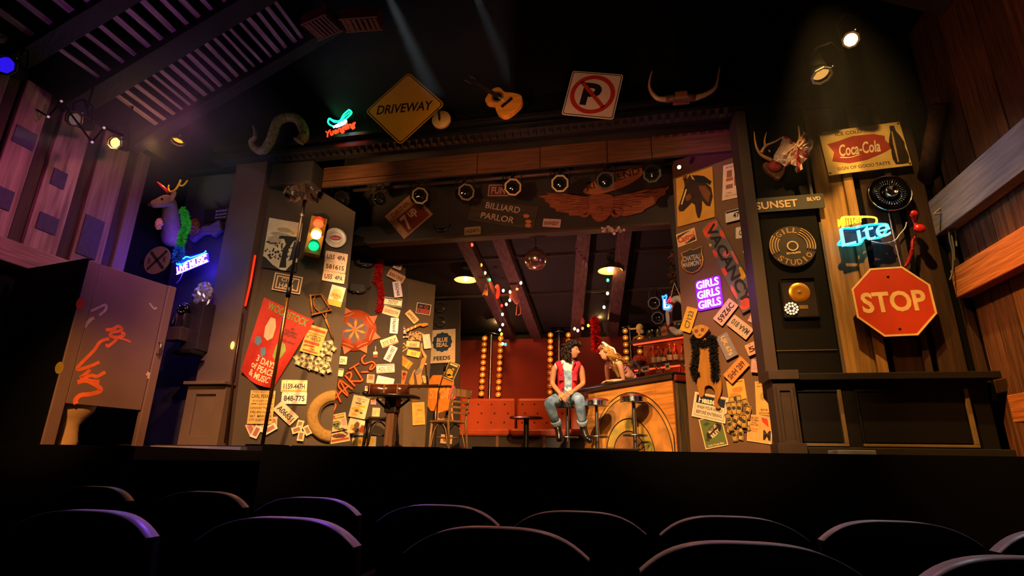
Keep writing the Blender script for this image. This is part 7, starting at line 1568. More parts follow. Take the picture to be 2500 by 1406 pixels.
# keep the resting arm over the counter: choose depth along the counter's middle
def on_bar(px, py, yb):
    best = None
    for i in range(0, 200):
        xb = BLn*i/199; p = bar_w(xb, yb, 1.05); d = p-EYE; zc = d.dot(FW); X = CX+F*d.dot(RT)/zc
        if best is None or abs(X-px) < best[0]: best = (abs(X-px), p)
    return best[1]+Vector((0, 0, .045))
el1 = on_bar(1523, 0, -.22); wr1 = on_bar(1494, 0, -.07); el2 = on_bar(1485, 0, -.26); wr2 = on_bar(1490, 0, -.12)
De = (el1-EYE).dot(FW)
qw = lambda x, y, dd: at_d(x, y, De+dd)
JW = {'hip': (qw(1558, 938, .32), (.15, .12)), 'waist': (qw(1541, 916, .24), (.115, .09)), 'rib': (qw(1525, 903, .15), (.125, .095)), 'chest': (qw(1511, 893, .08), (.125, .095)), 'upper': (qw(1500, 886, .05), (.09, .07)), 'bust': (qw(1494, 899, .05), .075), 'belly': (qw(1514, 917, .14), .085), 'neck': (qw(1494, 878, .02), .042), 'skull': (qw(1487, 869, .0), .042),
      'cl1': (qw(1506, 884, -.02), .058), 'sh1': (qw(1513, 886, -.08), .052), 'el1': (el1, .036), 'wr1': (wr1, .025),
      'cl2': (qw(1490, 888, .13), .055), 'sh2': (qw(1482, 890, .19), .048), 'el2': (el2+Vector((0, 0, .01)), .034), 'wr2': (wr2, .024),
      'h1': (qw(1558, 950, .27), .10), 'k1': (Vector((qw(1558, 950, .30).x, qw(1558, 950, .30).y, S+.5)), .06), 'a1': (Vector((qw(1558, 950, .38).x, qw(1558, 950, .38).y, S+.09)), .04),
      'h2': (qw(1566, 950, .42), .10), 'k2': (Vector((qw(1566, 950, .45).x, qw(1566, 950, .45).y, S+.5)), .06), 'a2': (Vector((qw(1566, 950, .52).x, qw(1566, 950, .52).y, S+.09)), .04)}
for k_, xb in (('1', BLn*.36), ('2', BLn*.24)):
    hb_ = on_bar(1556 if k_ == '1' else 1572, 0, -.80); JW['h'+k_] = (Vector((hb_.x, hb_.y, S+.84)), .10); JW['k'+k_] = (Vector((hb_.x, hb_.y, S+.48)), .06); JW['a'+k_] = (Vector((hb_.x+.02, hb_.y+.03, S+.09)), .04)
hb_ = on_bar(1556, 0, -.74); JW['hip'] = (Vector((hb_.x, hb_.y, S+.93)), (.15, .12))
JW['waist'] = (JW['hip'][0].lerp(JW['rib'][0], .45)+Vector((0, 0, .03)), (.115, .09))
w_org = Vector(((JW['a1'][0].x+JW['a2'][0].x)/2, (JW['a1'][0].y+JW['a2'][0].y)/2, S))
JW = {k: (v[0]-w_org, v[1]) for k, v in JW.items()}
EW = [('chest', 'bust'), ('rib', 'belly'), ('hip', 'waist'), ('waist', 'rib'), ('rib', 'chest'), ('chest', 'upper'), ('upper', 'neck'), ('neck', 'skull'), ('upper', 'cl1'), ('cl1', 'sh1'), ('sh1', 'el1'), ('el1', 'wr1'), ('upper', 'cl2'), ('cl2', 'sh2'), ('sh2', 'el2'), ('el2', 'wr2'), ('hip', 'h1'), ('h1', 'k1'), ('k1', 'a1'), ('hip', 'h2'), ('h2', 'k2'), ('k2', 'a2')]
t = thing('person', 'person with long blonde hair and white head scarf leaning on the bar counter', 'person', Matrix.Translation(w_org))
b = MB(); V, Fs = skin(JW, EW, 'hip'); b.add(V, Fs, True)
hc = qw(1481, 861, .0)-w_org; HR = frame_of(Vector((-.93, -.30, .02)), Vector((-.12, 0, 1))); V, Fs = head_geo(True); b.add([HR @ (v*.95)+hc for v in V], Fs, True)
wl_ = lambda n_: JW[n_][0]
hand(b, wl_('wr1'), bar_w(1.9, .10, 0)-bar_w(1.72, -.02, 0), Vector((0, -.2, 1)), .92, .55); hand(b, wl_('wr2'), bar_w(1.9, .12, 0)-bar_w(1.75, -.02, 0), Vector((0, 0, 1)), .92, .5)
for k_ in ('wr1', 'wr2'): b.ball(wl_(k_), .0225, 10, 7)
for k_ in '12': b.tube([wl_('a'+k_)+Vector((0, 0, -.03)), wl_('a'+k_)+Vector((-.08, -.08, -.06)), wl_('a'+k_)+Vector((-.13, -.13, -.065))], [.04, .036, .025], 8)
b.build('body', SKIN_W, t, split=False); eyes(t, hc, HR, '6a4a24')
def skin_w(keys, grow, root, sub=2):
    JJ = {k: (JW[k][0], (JW[k][1][0]+grow, JW[k][1][1]+grow) if isinstance(JW[k][1], tuple) else JW[k][1]+grow) for k in keys}
    return skin(JJ, [(a, c_) for a, c_ in EW if a in JJ and c_ in JJ], root, sub)
V, Fs = skin_w(['hip', 'waist', 'rib', 'chest', 'upper', 'cl1', 'cl2', 'bust', 'belly'], .016, 'waist', 3); up_d = (wl_('upper')-wl_('hip')).normalized(); back = Vector((.4, .45, .8)); back = (back-up_d*back.dot(up_d)).normalized()
top_m = MB(); cc_ = wl_('chest'); kf = []
for f in Fs:
    c_ = cen(V, f); r_ = c_-cc_; a = (c_-wl_('hip')).dot(up_d)/(wl_('upper')-wl_('hip')).length
    if a > 1.10 or (r_.dot(back) > .07 and .5 < a): continue
    kf.append(f)
top_m.add(V, kf, True); top_m.mi = [1 if int(((cen(V, f)-wl_('hip')).dot(up_d)+5)*34) % 2 else 0 for f in kf]
ob = top_m.build('striped_top', [mat('d8a09a', .7), mat('9a2c34', .7)], t, split=False); ob.modifiers.new('s', 'SOLIDIFY').thickness = .006
V, Fs = skin_w(['hip', 'h1', 'k1', 'h2', 'k2'], .02, 'hip'); sk = MB(); sk.add(V, Fs, True); sk.build('skirt', mat('7a4a2c', .8), t, split=False)
P = [wl_('neck')+Vector((.0, -.05, -.0)), wl_('cl1')+Vector((-.045, -.07, -.02)), wl_('chest')+Vector((-.06, -.12, -.06)), wl_('rib')+Vector((-.09, -.10, -.12))]
MB().tube(bez(P, 5), [.010+.0012*i for i in range(16)], 8).build('patterned_scarf', mat('5a4a1c', .7, var=.6, scale=26, hx2='b0902c'), t)
# long hair
hb = MB(); V, Fs = head_geo(True); kf = [f for f in Fs if not (cen(V, f).x > .026+.5*max(0, cen(V, f).z-.03) and cen(V, f).z < .085) and cen(V, f).z > -.09 and not (cen(V, f).z < .0 and cen(V, f).x > .0)]
hb.add([HR @ Vector((v.x*1.05-.008, v.y*1.10, v.z*1.04+.004))+hc for v in V], kf, True)
endc = wl_('chest').lerp(wl_('rib'), .6)+Vector((.09, .02, .07))
for i in range(420):
    a = rnd.uniform(-1, 1)*2.4; z0 = rnd.uniform(-.03, .10); d0 = Vector((-math.cos(a)*.088*math.sqrt(max(0, 1-(z0/.125)**2)), math.sin(a)*.080*math.sqrt(max(0, 1-(z0/.125)**2)), z0))
    if d0.x > (.018 if z0 < .05 else .045): continue
    p0 = HR @ d0+hc; sp_ = rnd.uniform(.35, 1.0); p3 = endc*sp_+wl_('neck')*(1-sp_)+Vector((rnd.gauss(0, .03), rnd.gauss(-.03, .04), rnd.gauss(0, .03))); out = (HR @ Vector((d0.x, d0.y, 0))).normalized()
    p1 = p0+out*.03+Vector((0, 0, -.05)); p2 = p1.lerp(p3, .5)+out*.012+Vector((rnd.gauss(0, .016), rnd.gauss(0, .016), rnd.gauss(-.03, .014)))
    hb.m = rnd.choice((0, 0, 1)); hb.tube(bez([p0, p1, p2, p3], 5), [.0065]*10+[.006, .0055, .005, .004, .003, .002], 4)
for i in range(60):      # front wave above the forehead
    a = rnd.uniform(-.9, .9); p0 = HR @ Vector((.075, .06*a, .085))+hc; hb.m = 1; hb.tube(bez([p0, p0+HR @ Vector((.030, .01*a, .012)), p0+HR @ Vector((.028, .02*a+.01*rnd.uniform(-1, 1), -.015)), p0+HR @ Vector((.0, .04*a, -.03))], 4), .006, 4)
hb.build('hair', [mat('a8702c', .4), mat('d09a4c', .4)], t, split=False)
cr = [HR @ Vector((.050*1.0-.02-.05*abs(k_)*.6, .095*k_, .118-.12*k_*k_))+hc for k_ in [i/8 for i in range(-8, 9)]]
mb = MB(); rx_ = HR @ Vector((1, 0, 0)); rz_ = HR @ Vector((0, 0, 1)); V = []
for i, p in enumerate(cr): f = 1-abs(i-8)/8; wv = .022+.028*f; V += [p-rx_*wv+rz_*.004, p+rx_*wv+rz_*(.008+.03*f), p+rx_*wv*.4+rz_*(.02+.035*f), p-rx_*wv+rz_*.014]
mb.add(V, [(4*i+k_, 4*i+(k_+1) % 4, 4*i+4+(k_+1) % 4, 4*i+4+k_) for i in range(16) for k_ in range(4)]+[(3, 2, 1, 0), (64, 65, 66, 67)], True); mb.build('head_scarf', mat('e0d8c0', .7), t, split=False)
MB().tube(bez([cr[12], HR @ Vector((-.09, .07, .05))+hc, HR @ Vector((-.13, .05, -.05))+hc, HR @ Vector((-.14, .06, -.13))+hc], 5), [.014]*10+[.012]*6, 6).build('scarf_tail', mat('e0d8c0', .7), t)
# ------------------------------------------------------------------ left side: stall, toilet, payphone, deer
def stq(pts): return [ST.uv(*p) for p in pts]
a, b_ = ST.uv(205, 645), ST.uv(447, 705); z_top = (ST.uv(240, 645).y+ST.uv(430, 700).y)/2; zb = ST.uv(240, 993).y
x0, x1, x2, x3 = ST.uv(160, 850).x, ST.uv(193, 850).x, ST.uv(378, 850).x, ST.uv(400, 850).x
t = thing('toilet_stall', 'scuffed brown toilet stall with orange graffiti on its door', 'stall', ST.M((0, 0), 0, 0))
STM = mat('6a5048', .5, var=.10, scale=3)
MB().box(((x0+x1)/2, (z_top+1.0)/2, -.02), (x1-x0, z_top-1.0, .06)).build('post', STM, t, bev=.008)
MB().box(((x2+x3)/2, (z_top+1.0)/2, -.02), (x3-x2-.008, z_top-1.0, .06)).build('post', STM, t, bev=.008)
MB().box(((x1+x2)/2, (z_top+zb)/2, -.015), (x2-x1-.01, z_top-zb-.01, .035)).build('door', STM, t, bev=.005)
D_ = [o for o in t.children if o.name.startswith('door')][0]
h0 = ST.uv(388, 850); MB().tube([(h0.x-.02, h0.y+.06, .0), (h0.x-.02, h0.y+.06, .05), (h0.x-.02, h0.y-.06, .05), (h0.x-.02, h0.y-.06, .0)], .010, 6).build('handle', CHROME, D_)
MB().box((x0+.0, 2.0, -.55), (.04, 1.8, 1.1)).build('side_panel', SOOT, t)
ST_C = crop(0, 720, 3.515)
def gr(pts, r, zz=.006):
    P = [ST.uv(*ST_C(*p)) for p in pts]; P = bez([tuple(p) for p in P], 5); V = []; n_ = len(P)
    for i, p in enumerate(P):
        d = (P[min(n_-1, i+1)]-P[max(0, i-1)]); d = d.normalized() if d.length > 1e-6 else Vector((1, 0)); s_ = Vector((-d.y, d.x))*r; V += [(*(p+s_), zz), (*(p-s_), zz)]
    return V, [(2*i, 2*i+1, 2*i+3, 2*i+2) for i in range(n_-1)]
b = MB()
for pts, r in ((((905, 300), (960, 295), (1010, 270), (1040, 290), (1020, 310), (960, 320), (945, 350), (1000, 365), (1060, 345), (1040, 320)), .017), (((935, 375), (860, 400), (800, 480), (690, 590), (665, 640), (760, 615), (850, 575)), .016), (((770, 640), (730, 680), (690, 710), (780, 690), (830, 700), (900, 660)), .017), (((690, 710), (760, 735), (850, 745)), .019), (((660, 750), (740, 735), (830, 780), (860, 820), (780, 850), (690, 860), (645, 900), (650, 935)), .021), (((1000, 370), (1060, 380), (1120, 405)), .010), (((915, 420), (925, 440), (1000, 380)), .015)):
    V, Fs = gr(pts, r, .0055+rnd.uniform(0, .0006)); b.add(V, Fs)
b.build('graffiti_print', mat('d8602c', .6, var=.2), D_, split=False)
b = MB()
for pts, r in ((((775, 140), (850, 105), (905, 85), (900, 130), (850, 175)), .012), (((720, 275), (770, 215), (805, 195)), .016), (((1280, 70), (1320, 120), (1340, 105)), .01), (((1255, 670), (1280, 690), (1270, 720)), .02)):
    V, Fs = gr(pts, r); b.add(V, Fs)
b.build('scuff_print', mat('a89080', .6, var=.3), D_)
for pts, hx in ((((650, 80), (710, 70)), 'b03018'), (((475, 630), (530, 620)), '8a7020')):
    a_, b2_ = ST.uv(*ST_C(*pts[0])), ST.uv(*ST_C(*pts[1])); c_ = (a_+b2_)/2; mb = MB(); mb.face(circ(1, 14, c_.x, c_.y, rx=.035, ry=.055), .0115); mb.build('painted_spot', mat(hx, .6), t)
# toilet under the door
p = ST.M(ST.uv(200, 1050), 0, -.27).translation; t = thing('toilet', 'porcelain toilet seen below the stall door', 'toilet', TR((p.x, p.y, S-.05), math.radians(-60)))
MB().lathe([(.13, 0), (.135, .05), (.12, .12), (.115, .2), (.15, .26), (.20, .32), (.215, .37), (.21, .385), (.16, .385), (.12, .3), (0, .28)], 28).build('bowl', mat('b08a5c', .2, spec=.6, var=.08), t); MB().lathe([(.215, .385), (.22, .4), (.15, .405), (.145, .39)], 28).build('seat', mat('8a6844', .3), t)
# crossing sign, street name sign, driftwood, live music neon on the left front wall
D2 = crop(0, 380, 3.9056)
RRW = Wall((0, 5.5, 0), 0); c0 = RRW.uv(*D2(1505, 1000)); rr = abs(RRW.uv(*D2(1625, 1000)).x-RRW.uv(*D2(1390, 1000)).x)/2
t = thing('railroad_sign', 'round dark railroad crossing sign with crossed bars', 'sign', RRW.M(c0, 0, 0))
MB().box((-rr*.9, 0, -.02), (rr*1.2, .04, .03)).build('wall_bracket', SOOT, t)
MB().prism(circ(rr, 36), 0, .012).build('disc', mat('5e463c', .6), t); MB().ring(circ(rr, 36), circ(rr*.93, 36), .012, .016).build('rim', mat('6a4c40', .6), t)
for a in (45, -45): MB().box((0, 0, .0135), (rr*1.84, rr*.2, .003), Matrix.Rotation(math.radians(a), 3, 'Z')).build('cross_bar', mat('14100f', .6), t)
for s_ in (-1, 1): MB().text('R', s_*rr*.6, 0, rr*.26, rr*.42, .0125, 0, .02).build('lettering', mat('14100f', .6), t)
A, B = D2(1880, 520), D2(2290, 560); M, w, h = LW.quad(qq(D2, (1960, 480), (2300, 500), (2290, 630), (1900, 655)), .02)
t = thing('street_sign', 'dark street sign with faint white lettering on the left front wall', 'sign', LW.M(LW.uv(*D2(2080, 570)), math.radians(3), .02)); MB().box((0, 0, .005), (.42, .2, .01)).build('panel', mat('1c1a1e', .5), t)
for s_, y in (('Mulholland', .055), ('Scenic', .0), ('Parkway', -.055)): MB().text(s_, .07, y, .19, .035, .011, 0, .01, .2).build('lettering', mat('b0a0b4', .5), t)
# driftwood
uv0 = LW.uv(*D2(2000, 760)); t = thing('driftwood', 'pale forked driftwood piece mounted beside the street sign', 'wood', LW.M(uv0, 0, .05))
MB().prism([tuple(LW.uv(*D2(*p))-uv0) for p in ((1868, 830), (1872, 795), (1930, 745), (2000, 700), (2060, 695), (2150, 640), (2165, 735), (2090, 800), (2050, 770), (1985, 775), (1930, 815), (1890, 850))][::-1], 0, .08).build('wood_body', wood('6a545c', '443840', 0, 4, .6), t, bev=.015)
# live music neon
NL = LW; v0, v1 = LW.uv(*D2(1815, 1150)), LW.uv(*D2(2105, 1030)); d = v1-v0; ang = math.atan2(d.y, d.x); t = thing('neon_sign', 'tilted blue and pink neon sign reading LIVE MUSIC with a guitar outline', 'neon sign', LW.M((v0+v1)/2, ang, .25)); w = d.length
MB().prism([(-.52*w, -.14*w), (.52*w, -.14*w), (.52*w, .14*w), (.3*w, .24*w), (-.2*w, .32*w), (-.5*w, .28*w)], -.012, -.006).build('backing', glow('1008ff', 1.1), t)
MB().text('LIVE MUSIC', 0, -.01*w, w*.95, w*.20, .004, 0, .02, 0, .012).build('pink_lettering', glow('ff80e8', 5), t)
MB().tube([(-.5*w, -.13*w, .01), (.5*w, -.13*w, .01)], .007, 6).build('white_tube', glow('d8d8ff', 6), t); MB().tube([(-.2*w, .12*w, .01), (.5*w, .12*w, .01)], .007, 6).build('white_tube', glow('c8c8ff', 5), t)
MB().tube([tuple(p) for p in bez([(-.08*w, .15*w, .01), (-.15*w, .13*w, .01), (-.3*w, .12*w, .01), (-.44*w, .16*w, .01), (-.46*w, .28*w, .01), (-.36*w, .31*w, .01), (-.24*w, .27*w, .01), (-.15*w, .29*w, .01), (-.06*w, .24*w, .01), (.0, .2*w, .01), (.4*w, .17*w, .01), (.48*w, .22*w, .01)], 5)], .008, 6).build('cyan_guitar_outline', glow('28c8ff', 5.5), t)
MB().tube([(-.36*w+.05*w*math.cos(a), .21*w+.05*w*math.sin(a), .01) for a in [i*.6 for i in range(9)]], .006, 5).build('cyan_ring', glow('28a8ff', 5), t)
for k_, e in ((-.3, 5), (.3, 5)): point('glow_of_live_neon', LW.M((v0+v1)/2, ang, .25) @ Vector((k_*w, .05, .22)), e*2.4, (.07, .03, 1), .1)
point('glow_of_live_neon_back', LW.M((v0+v1)/2, ang, .25) @ Vector((.1, -.05, -.10)), 12, (.06, .03, 1), .1)
# foil
def crumple(name, label, c, r, hx, sc, rough=.3, metal=.6):
    t = thing(name, label, 'foil', Matrix.Translation(c)); b = MB(); b.smooth = False; n_, m_ = 22, 15; V = []; Fs = []
    for i in range(m_+1):
        for k_ in range(n_):
            th = math.pi*i/m_; a = 2*math.pi*k_/n_; q_ = r*rnd.uniform(.72, 1.12) if 0 < i < m_ else r; V.append((q_*sc[0]*math.sin(th)*math.cos(a), q_*sc[1]*math.sin(th)*math.sin(a), q_*sc[2]*math.cos(th)))
    for i in range(m_):
        for k_ in range(n_): l = (k_+1) % n_; Fs.append((i*n_+k_, (i+1)*n_+k_, (i+1)*n_+l, i*n_+l))
    b.add(V, Fs); b.build('foil_body', mat(hx, rough, metal, var=.2), t); return t
crumple('foil_wrap', 'crumpled silver foil bag hanging above the payphone', at_y(495, 722, 5.8), .15, 'b8a8b0', (.95, .5, 1.15))
G7 = crop(420, 660, 5.856)
pf = at_y(455, 790, 5.75); t = thing('payphone', 'old black wall payphone with chrome fittings below the foil bag', 'payphone', TR(pf))
MB().box((.09, .1, -.02), (.24, .2, .62)).build('cabinet', mat('2c2226', .3, spec=.6), t, bev=.01); MB().box((-.03, -.03, .02), (.17, .10, .2)).build('coin_box', mat('3a2c28', .3, .4), t, bev=.008); MB().box((-.05, -.06, -.15), (.22, .14, .17)).build('lower_box', mat('5a4238', .35, .3), t, bev=.01)
mb = MB(); mb.X = Matrix.Translation((-.02, -.05, .17)) @ Matrix.Rotation(math.pi/2, 4, 'X'); mb.lathe([(.0, .05), (.07, .045), (.085, .02), (.085, 0)], 24); mb.build('dial', mat('14100f', .2, .3), t)
for k_ in range(8): a = k_*math.pi/4; mb = MB(); mb.X = Matrix.Translation((-.02+.05*math.cos(a), -.10, .17+.05*math.sin(a))) @ Matrix.Rotation(math.pi/2, 4, 'X'); mb.lathe([(.012, .0), (.012, .006), (0, .007)], 10); mb.build('finger_hole', CHROME, t)
for dx in (-.085, .03): MB().box((dx, -.085, .02), (.012, .012, .18)).build('chrome_bar', CHROME, t)
MB().box((.1, -.005, -.37), (.3, .22, .05)).build('shelf', IRON, t, bev=.006)
MB().tube([(-.18, 0, .12), (-.19, -.02, .0), (-.18, 0, -.1)], [.03, .018, .03], 8).build('handset', mat('14100f', .25), t)
wire('neon_flex', 'thin pale wire looping below the live music sign', [(462, 705), (470, 697), (478, 680)], .005, 'b090b0', Wl=LW, off=.24)
# deer head with coloured antlers and boa
dp = at_y(415, 500, 5.45); t = thing('deer_head', 'mounted deer head facing left with red and yellow lit antlers', 'deer head', TR(dp)); o = dp
def dq(x, y, Y): return at_y(*D2(x, y), Y)-o
JD = {'nose': (dq(1425, 465, 5.20), .045), 'muz': (dq(1490, 460, 5.24), .06), 'brow': (dq(1570, 430, 5.32), .085), 'skull': (dq(1620, 420, 5.38), .085), 'n1': (dq(1625, 520, 5.5), .10), 'n2': (dq(1630, 640, 5.66), .115), 'n3': (dq(1640, 760, 5.85), .15), 'base': (dq(1650, 790, 6.1), .15)}
V, Fs = skin(JD, [('nose', 'muz'), ('muz', 'brow'), ('brow', 'skull'), ('skull', 'n1'), ('n1', 'n2'), ('n2', 'n3'), ('n3', 'base')], 'n2'); b = MB(); b.add(V, Fs, True); b.build('head_and_neck', mat('6a4a3c', .8, var=.2, scale=18), t, split=False)
for dx, Y in ((1650, 5.30), (1640, 5.5)): p = dq(dx, 390, Y); b = MB().ball((0, 0, 0), .06, 10, 7, (.5, .35, 1.25)); ob = b.build('ear', mat('7a5a4c', .8), t); ob.location = p; ob.rotation_euler = (0, .35, 0)
MB().ball(dq(1545, 415, 5.235),   .016, 8, 6).build('eye', mat('0c0806', .15), t); MB().ball(dq(1421, 470, 5.195), .020, 8, 6).build('nose_pad', mat('140c0c', .3), t)
MB().tube([dq(1600, 345, 5.36), dq(1550, 295, 5.34), dq(1500, 250, 5.32)], [.022, .018, .008], 7).build('red_antler', mat('d81c10', .4), t)
MB().tube(bez([dq(1620, 345, 5.36), dq(1660, 335, 5.36), dq(1700, 285, 5.36), dq(1725, 230, 5.36)], 4), .013, 7).tube(bez([dq(1620, 345, 5.36), dq(1605, 310, 5.36), dq(1612, 280, 5.36)], 3), .010, 6).tube(bez([dq(1705, 280, 5.36), dq(1745, 285, 5.36), dq(1790, 235, 5.36)], 4), .011, 6).build('yellow_antler', mat('ffc010', .4), t, split=False)
point('antler_pin_light', o+Vector((.12, -.55, .55)), 7, (1, .5, .15), .03)
boa('feather_boa', 'bright green and blue feather boa draped over the deer neck', [at_y(*D2(x, y), Y) for x, y, Y in ((1745, 510, 5.55), (1770, 600, 5.5), (1775, 680, 5.5), (1740, 760, 5.5), (1720, 850, 5.5))], .06, '38d030', 2600, .06, '189a60', .006)
boa('feather_boa', 'blue tail of feather boa hanging below the green one', [at_y(*D2(x, y), 5.5) for x, y in ((1715, 880), (1705, 940), (1690, 985))], .06, '1c50d8', 900, .075, '2880e0', .006)
point('boa_pin_light', at_y(*D2(1760, 640), 4.9), 8, (.55, 1, .45), .05)
MB().tube([dq(1520, 560, 5.34), dq(1515, 640, 5.3)], .006, 5).build('neck_cord', SOOT, t)
crumple('glass_mug', 'small hanging pink rimmed cup below the deer muzzle', dq(1515, 650, 5.3)+o, .055, 'a06a78', (.8, .8, 1.4), .4, .2)
crumple('leather_pouch', 'brown wrapped bundle right of the feather boa', at_y(*D2(1850, 680), 5.9), .09, '6a3a24', (.9, .6, 1.4), .6, .1)
# red rope light on the jamb and small amber lamp
P = [WF.M(WF.uv(x, y), 0, .02).translation+Vector((.02, 0, 0)) for x, y in ((622, 625), (611, 690), (598, 748))]
solo(MB().tube([p-P[0] for p in P], .012, 8), 'rope_light', 'glowing red rope light on the edge of the left pilaster', 'light', glow('ff2408', 2.2), Matrix.Translation(P[0]))
P = [WF.M(WF.uv(x, y), 0, .02).translation+Vector((.02, 0, 0)) for x, y in ((592, 765), (574, 880), (548, 1082))]
solo(MB().tube([p-P[0] for p in P], .012, 8), 'dark_conduit', 'dark conduit down the edge of the left pilaster', 'pipe', mat('5a4030', .3, .8), Matrix.Translation(P[0]))
p = WF.M(WF.uv(574, 845), 0, .05).translation; b = MB().ball((0, 0, 0), .03, 10, 7, (.7, .7, 1.7)); t = thing('wall_lamp', 'tiny amber lamp glowing on the edge of the left pilaster', 'lamp', Matrix.Translation(p)); b.build('bulb', glow('ffb838', 7), t); MB().box((.0, .03, -.06), (.04, .03, .05)).build('socket', IRON, t)

# ------------------------------------------------------------------ lamps in the dark above
def lamp_at(x, y, Y, fac, label, lit, k, r, ring='8a7a60', name='par_can'):
    p = at_y(x, y, Y); qv = Vector(fac).to_track_quat('Z', 'Y').to_matrix().to_4x4(); qv.translation = p; t = par_can(qv, label, lit, ring, r, name, 'stage lamps over the house', True, k, SOOT); iv = qv.inverted(); tp = p+Vector((0, .1, .2)); MB().tube([iv @ tp, iv @ Vector((tp.x, tp.y, 7.3))], .012, 5).build('drop_rod', SOOT, t); return t
lamp_at(280, 348, 4.6, (.5, -1, -.45), 'bright amber stage lamp at the top of the barn wall', 'ffc468', 2.6, .075)
lamp_at(434, 345, 5.4, (.05, -.22, -1), 'amber ringed downlight over the deer head', 'ffa828', 1.6, .09)
lamp_at(181, 290, 4.1, (.5, -1, -.4), 'unlit round stage lamp left of the bright amber one', '8a7468', .35, .085)  # unlit lens given a faint glow of its own
lamp_at(12, 158, 3.4, (.7, -1, -.5), 'violet blue stage lamp at the far left edge', '3018ff', .8, .10)
lamp_at(2077, 97, 5.0, (-.45, -1, -.75), 'bright white stage lamp high on the right', 'ffe0b0', 2.4, .075)
lamp_at(2006, 184, 5.3, (.10, -.30, -1), 'amber ringed downlight above the drink sign', 'd89a48', 1.1, .10)
for i, (x, y, hx) in enumerate(((118, 285, 'c090c0'), (150, 247, 'b08098'), (225, 347, 'b090a8'), (254, 312, 'b0a090'))):
    solo(MB().ball((0, 0, 0), .014, 8, 6), 'indicator_light', 'tiny pale indicator light on the dark rig at the left, %s from the left' % ORD[i], 'light', glow(hx, .8), Matrix.Translation(at_y(x, y, 4.0)), 'indicator lights')
P = [at_y(x, y, 4.03) for x, y in ((90, 268), (118, 285), (150, 247), (225, 347), (254, 312), (300, 330))]; solo(MB().tube([p-P[0] for p in P], .012, 5), 'rig_bar', 'dark bent rig bar carrying the tiny indicator lights', 'pipe', SOOT, Matrix.Translation(P[0]))
# slotted crates hung high up
for i, (pts, hx) in enumerate(((((718, 65), (796, 38), (836, 72), (792, 97)), '6a3420'), (((816, 46), (928, 40), (928, 74), (854, 81)), '74381f'))):
    Pq = [at_y(x, y, 4.6) for x, y in pts]; zc = sum(p.z for p in Pq)/4; Pq = [at_z(x, y, zc) for x, y in pts]; c_ = sum(Pq, Vector())/4
    u_ = (Pq[1]-Pq[0]+Pq[2]-Pq[3])/2; v_ = (Pq[3]-Pq[0]+Pq[2]-Pq[1])/2; Rz = math.atan2(u_.y, u_.x)
    t = thing('wooden_crate', 'slotted wooden crate hanging high above the stage, %s of the pair' % ('left one', 'right one')[i], 'crate', TR(c_, Rz), 'hanging crates'); w_, d_ = u_.length, v_.length
    W_ = wood(hx, '45200f', 0, 4, .4)
    for sx in (-1, 1): MB().box((sx*(w_/2-.01), 0, .07), (.02, d_, .14)).build('side_panel', W_, t)
    for sy in (-1, 1): MB().box((0, sy*(d_/2-.01), .07), (w_-.04, .02, .14)).build('side_panel', W_, t)
    n_ = 7
    for k_ in range(n_): MB().box((-w_/2+w_*(k_+.5)/n_, 0, .01), (w_/n_-(.025 if 1 < k_ < 6 else .006), d_-.05, .02)).build('slat', W_, t)
spot('crate_light', (-2.6, 2.6, 3.2), (-3.0, 4.2, 6.6), 15, (1.0, .35, .18), 26, .9)
# wedge monitors and odds along the stage front
def wedge(pts, Y, label, hx='0a0a0a', group='floor monitors'):
    a = at_y(pts[0][0], pts[0][1], Y); b_ = at_y(pts[1][0], pts[1][1], Y); w_ = (b_.x-a.x); zt = (a.z+b_.z)/2; t = thing('floor_monitor', label, 'speaker', TR(((a.x+b_.x)/2, Y, S)), group); h_ = zt-S
    mb = MB(); mb.X = Matrix(((0, 0, 1, 0), (1, 0, 0, 0), (0, 1, 0, 0), (0, 0, 0, 1))); mb.prism([(0, 0), (.34, 0), (.34, h_*.55), (.12, h_), (0, h_)], -w_/2, w_/2); mb.build('cabinet', mat(hx, .6), t, bev=.01)
    mb = MB(); mb.X = Matrix(((0, 0, 1, 0), (1, 0, 0, 0), (0, 1, 0, 0), (0, 0, 0, 1))); mb.prism([(.335, h_*.50), (.345, h_*.52), (.13, h_*.98), (.12, h_*.97)], -w_/2+.03, w_/2-.03); mb.build('grille', mat('141414', .8), t)
    MB().box((w_*.06, -.003, h_*.25), (.07, .006, .018)).build('badge_plate', mat('5a5450', .4), t); return t
wedge(((712, 1088), (1074, 1090)), 5.35, 'low black wedge monitor at the stage front, below the pub table'); wedge(((1152, 1092), (1560, 1093)), 5.3, 'low black wedge monitor at the stage front, below the bar stools')
a = at_y(590, 1083, 5.3); b_ = at_y(660, 1085, 5.3); solo(MB().box((0, 0, (a.z-S)/2), (b_.x-a.x, .3, a.z-S)), 'stage_case', 'small black rounded case at the stage edge by the steel pole', 'case', SOOT, TR(((a.x+b_.x)/2, 5.5, S)), None, bev=.02)
a = at_y(2057, 1100, 5.2); b_ = at_y(2155, 1103, 5.2); solo(MB().box((0, 0, -.02), (b_.x-a.x, .25, .05)), 'folded_paper', 'grey folded sheet on the stage edge below the wainscot', 'paper', mat('8a8a94', .7), TR(((a.x+b_.x)/2, 5.45, S+.03)), None, bev=.006)
a = at_y(350, 1086, 5.2); b_ = at_y(590, 1084, 5.2)
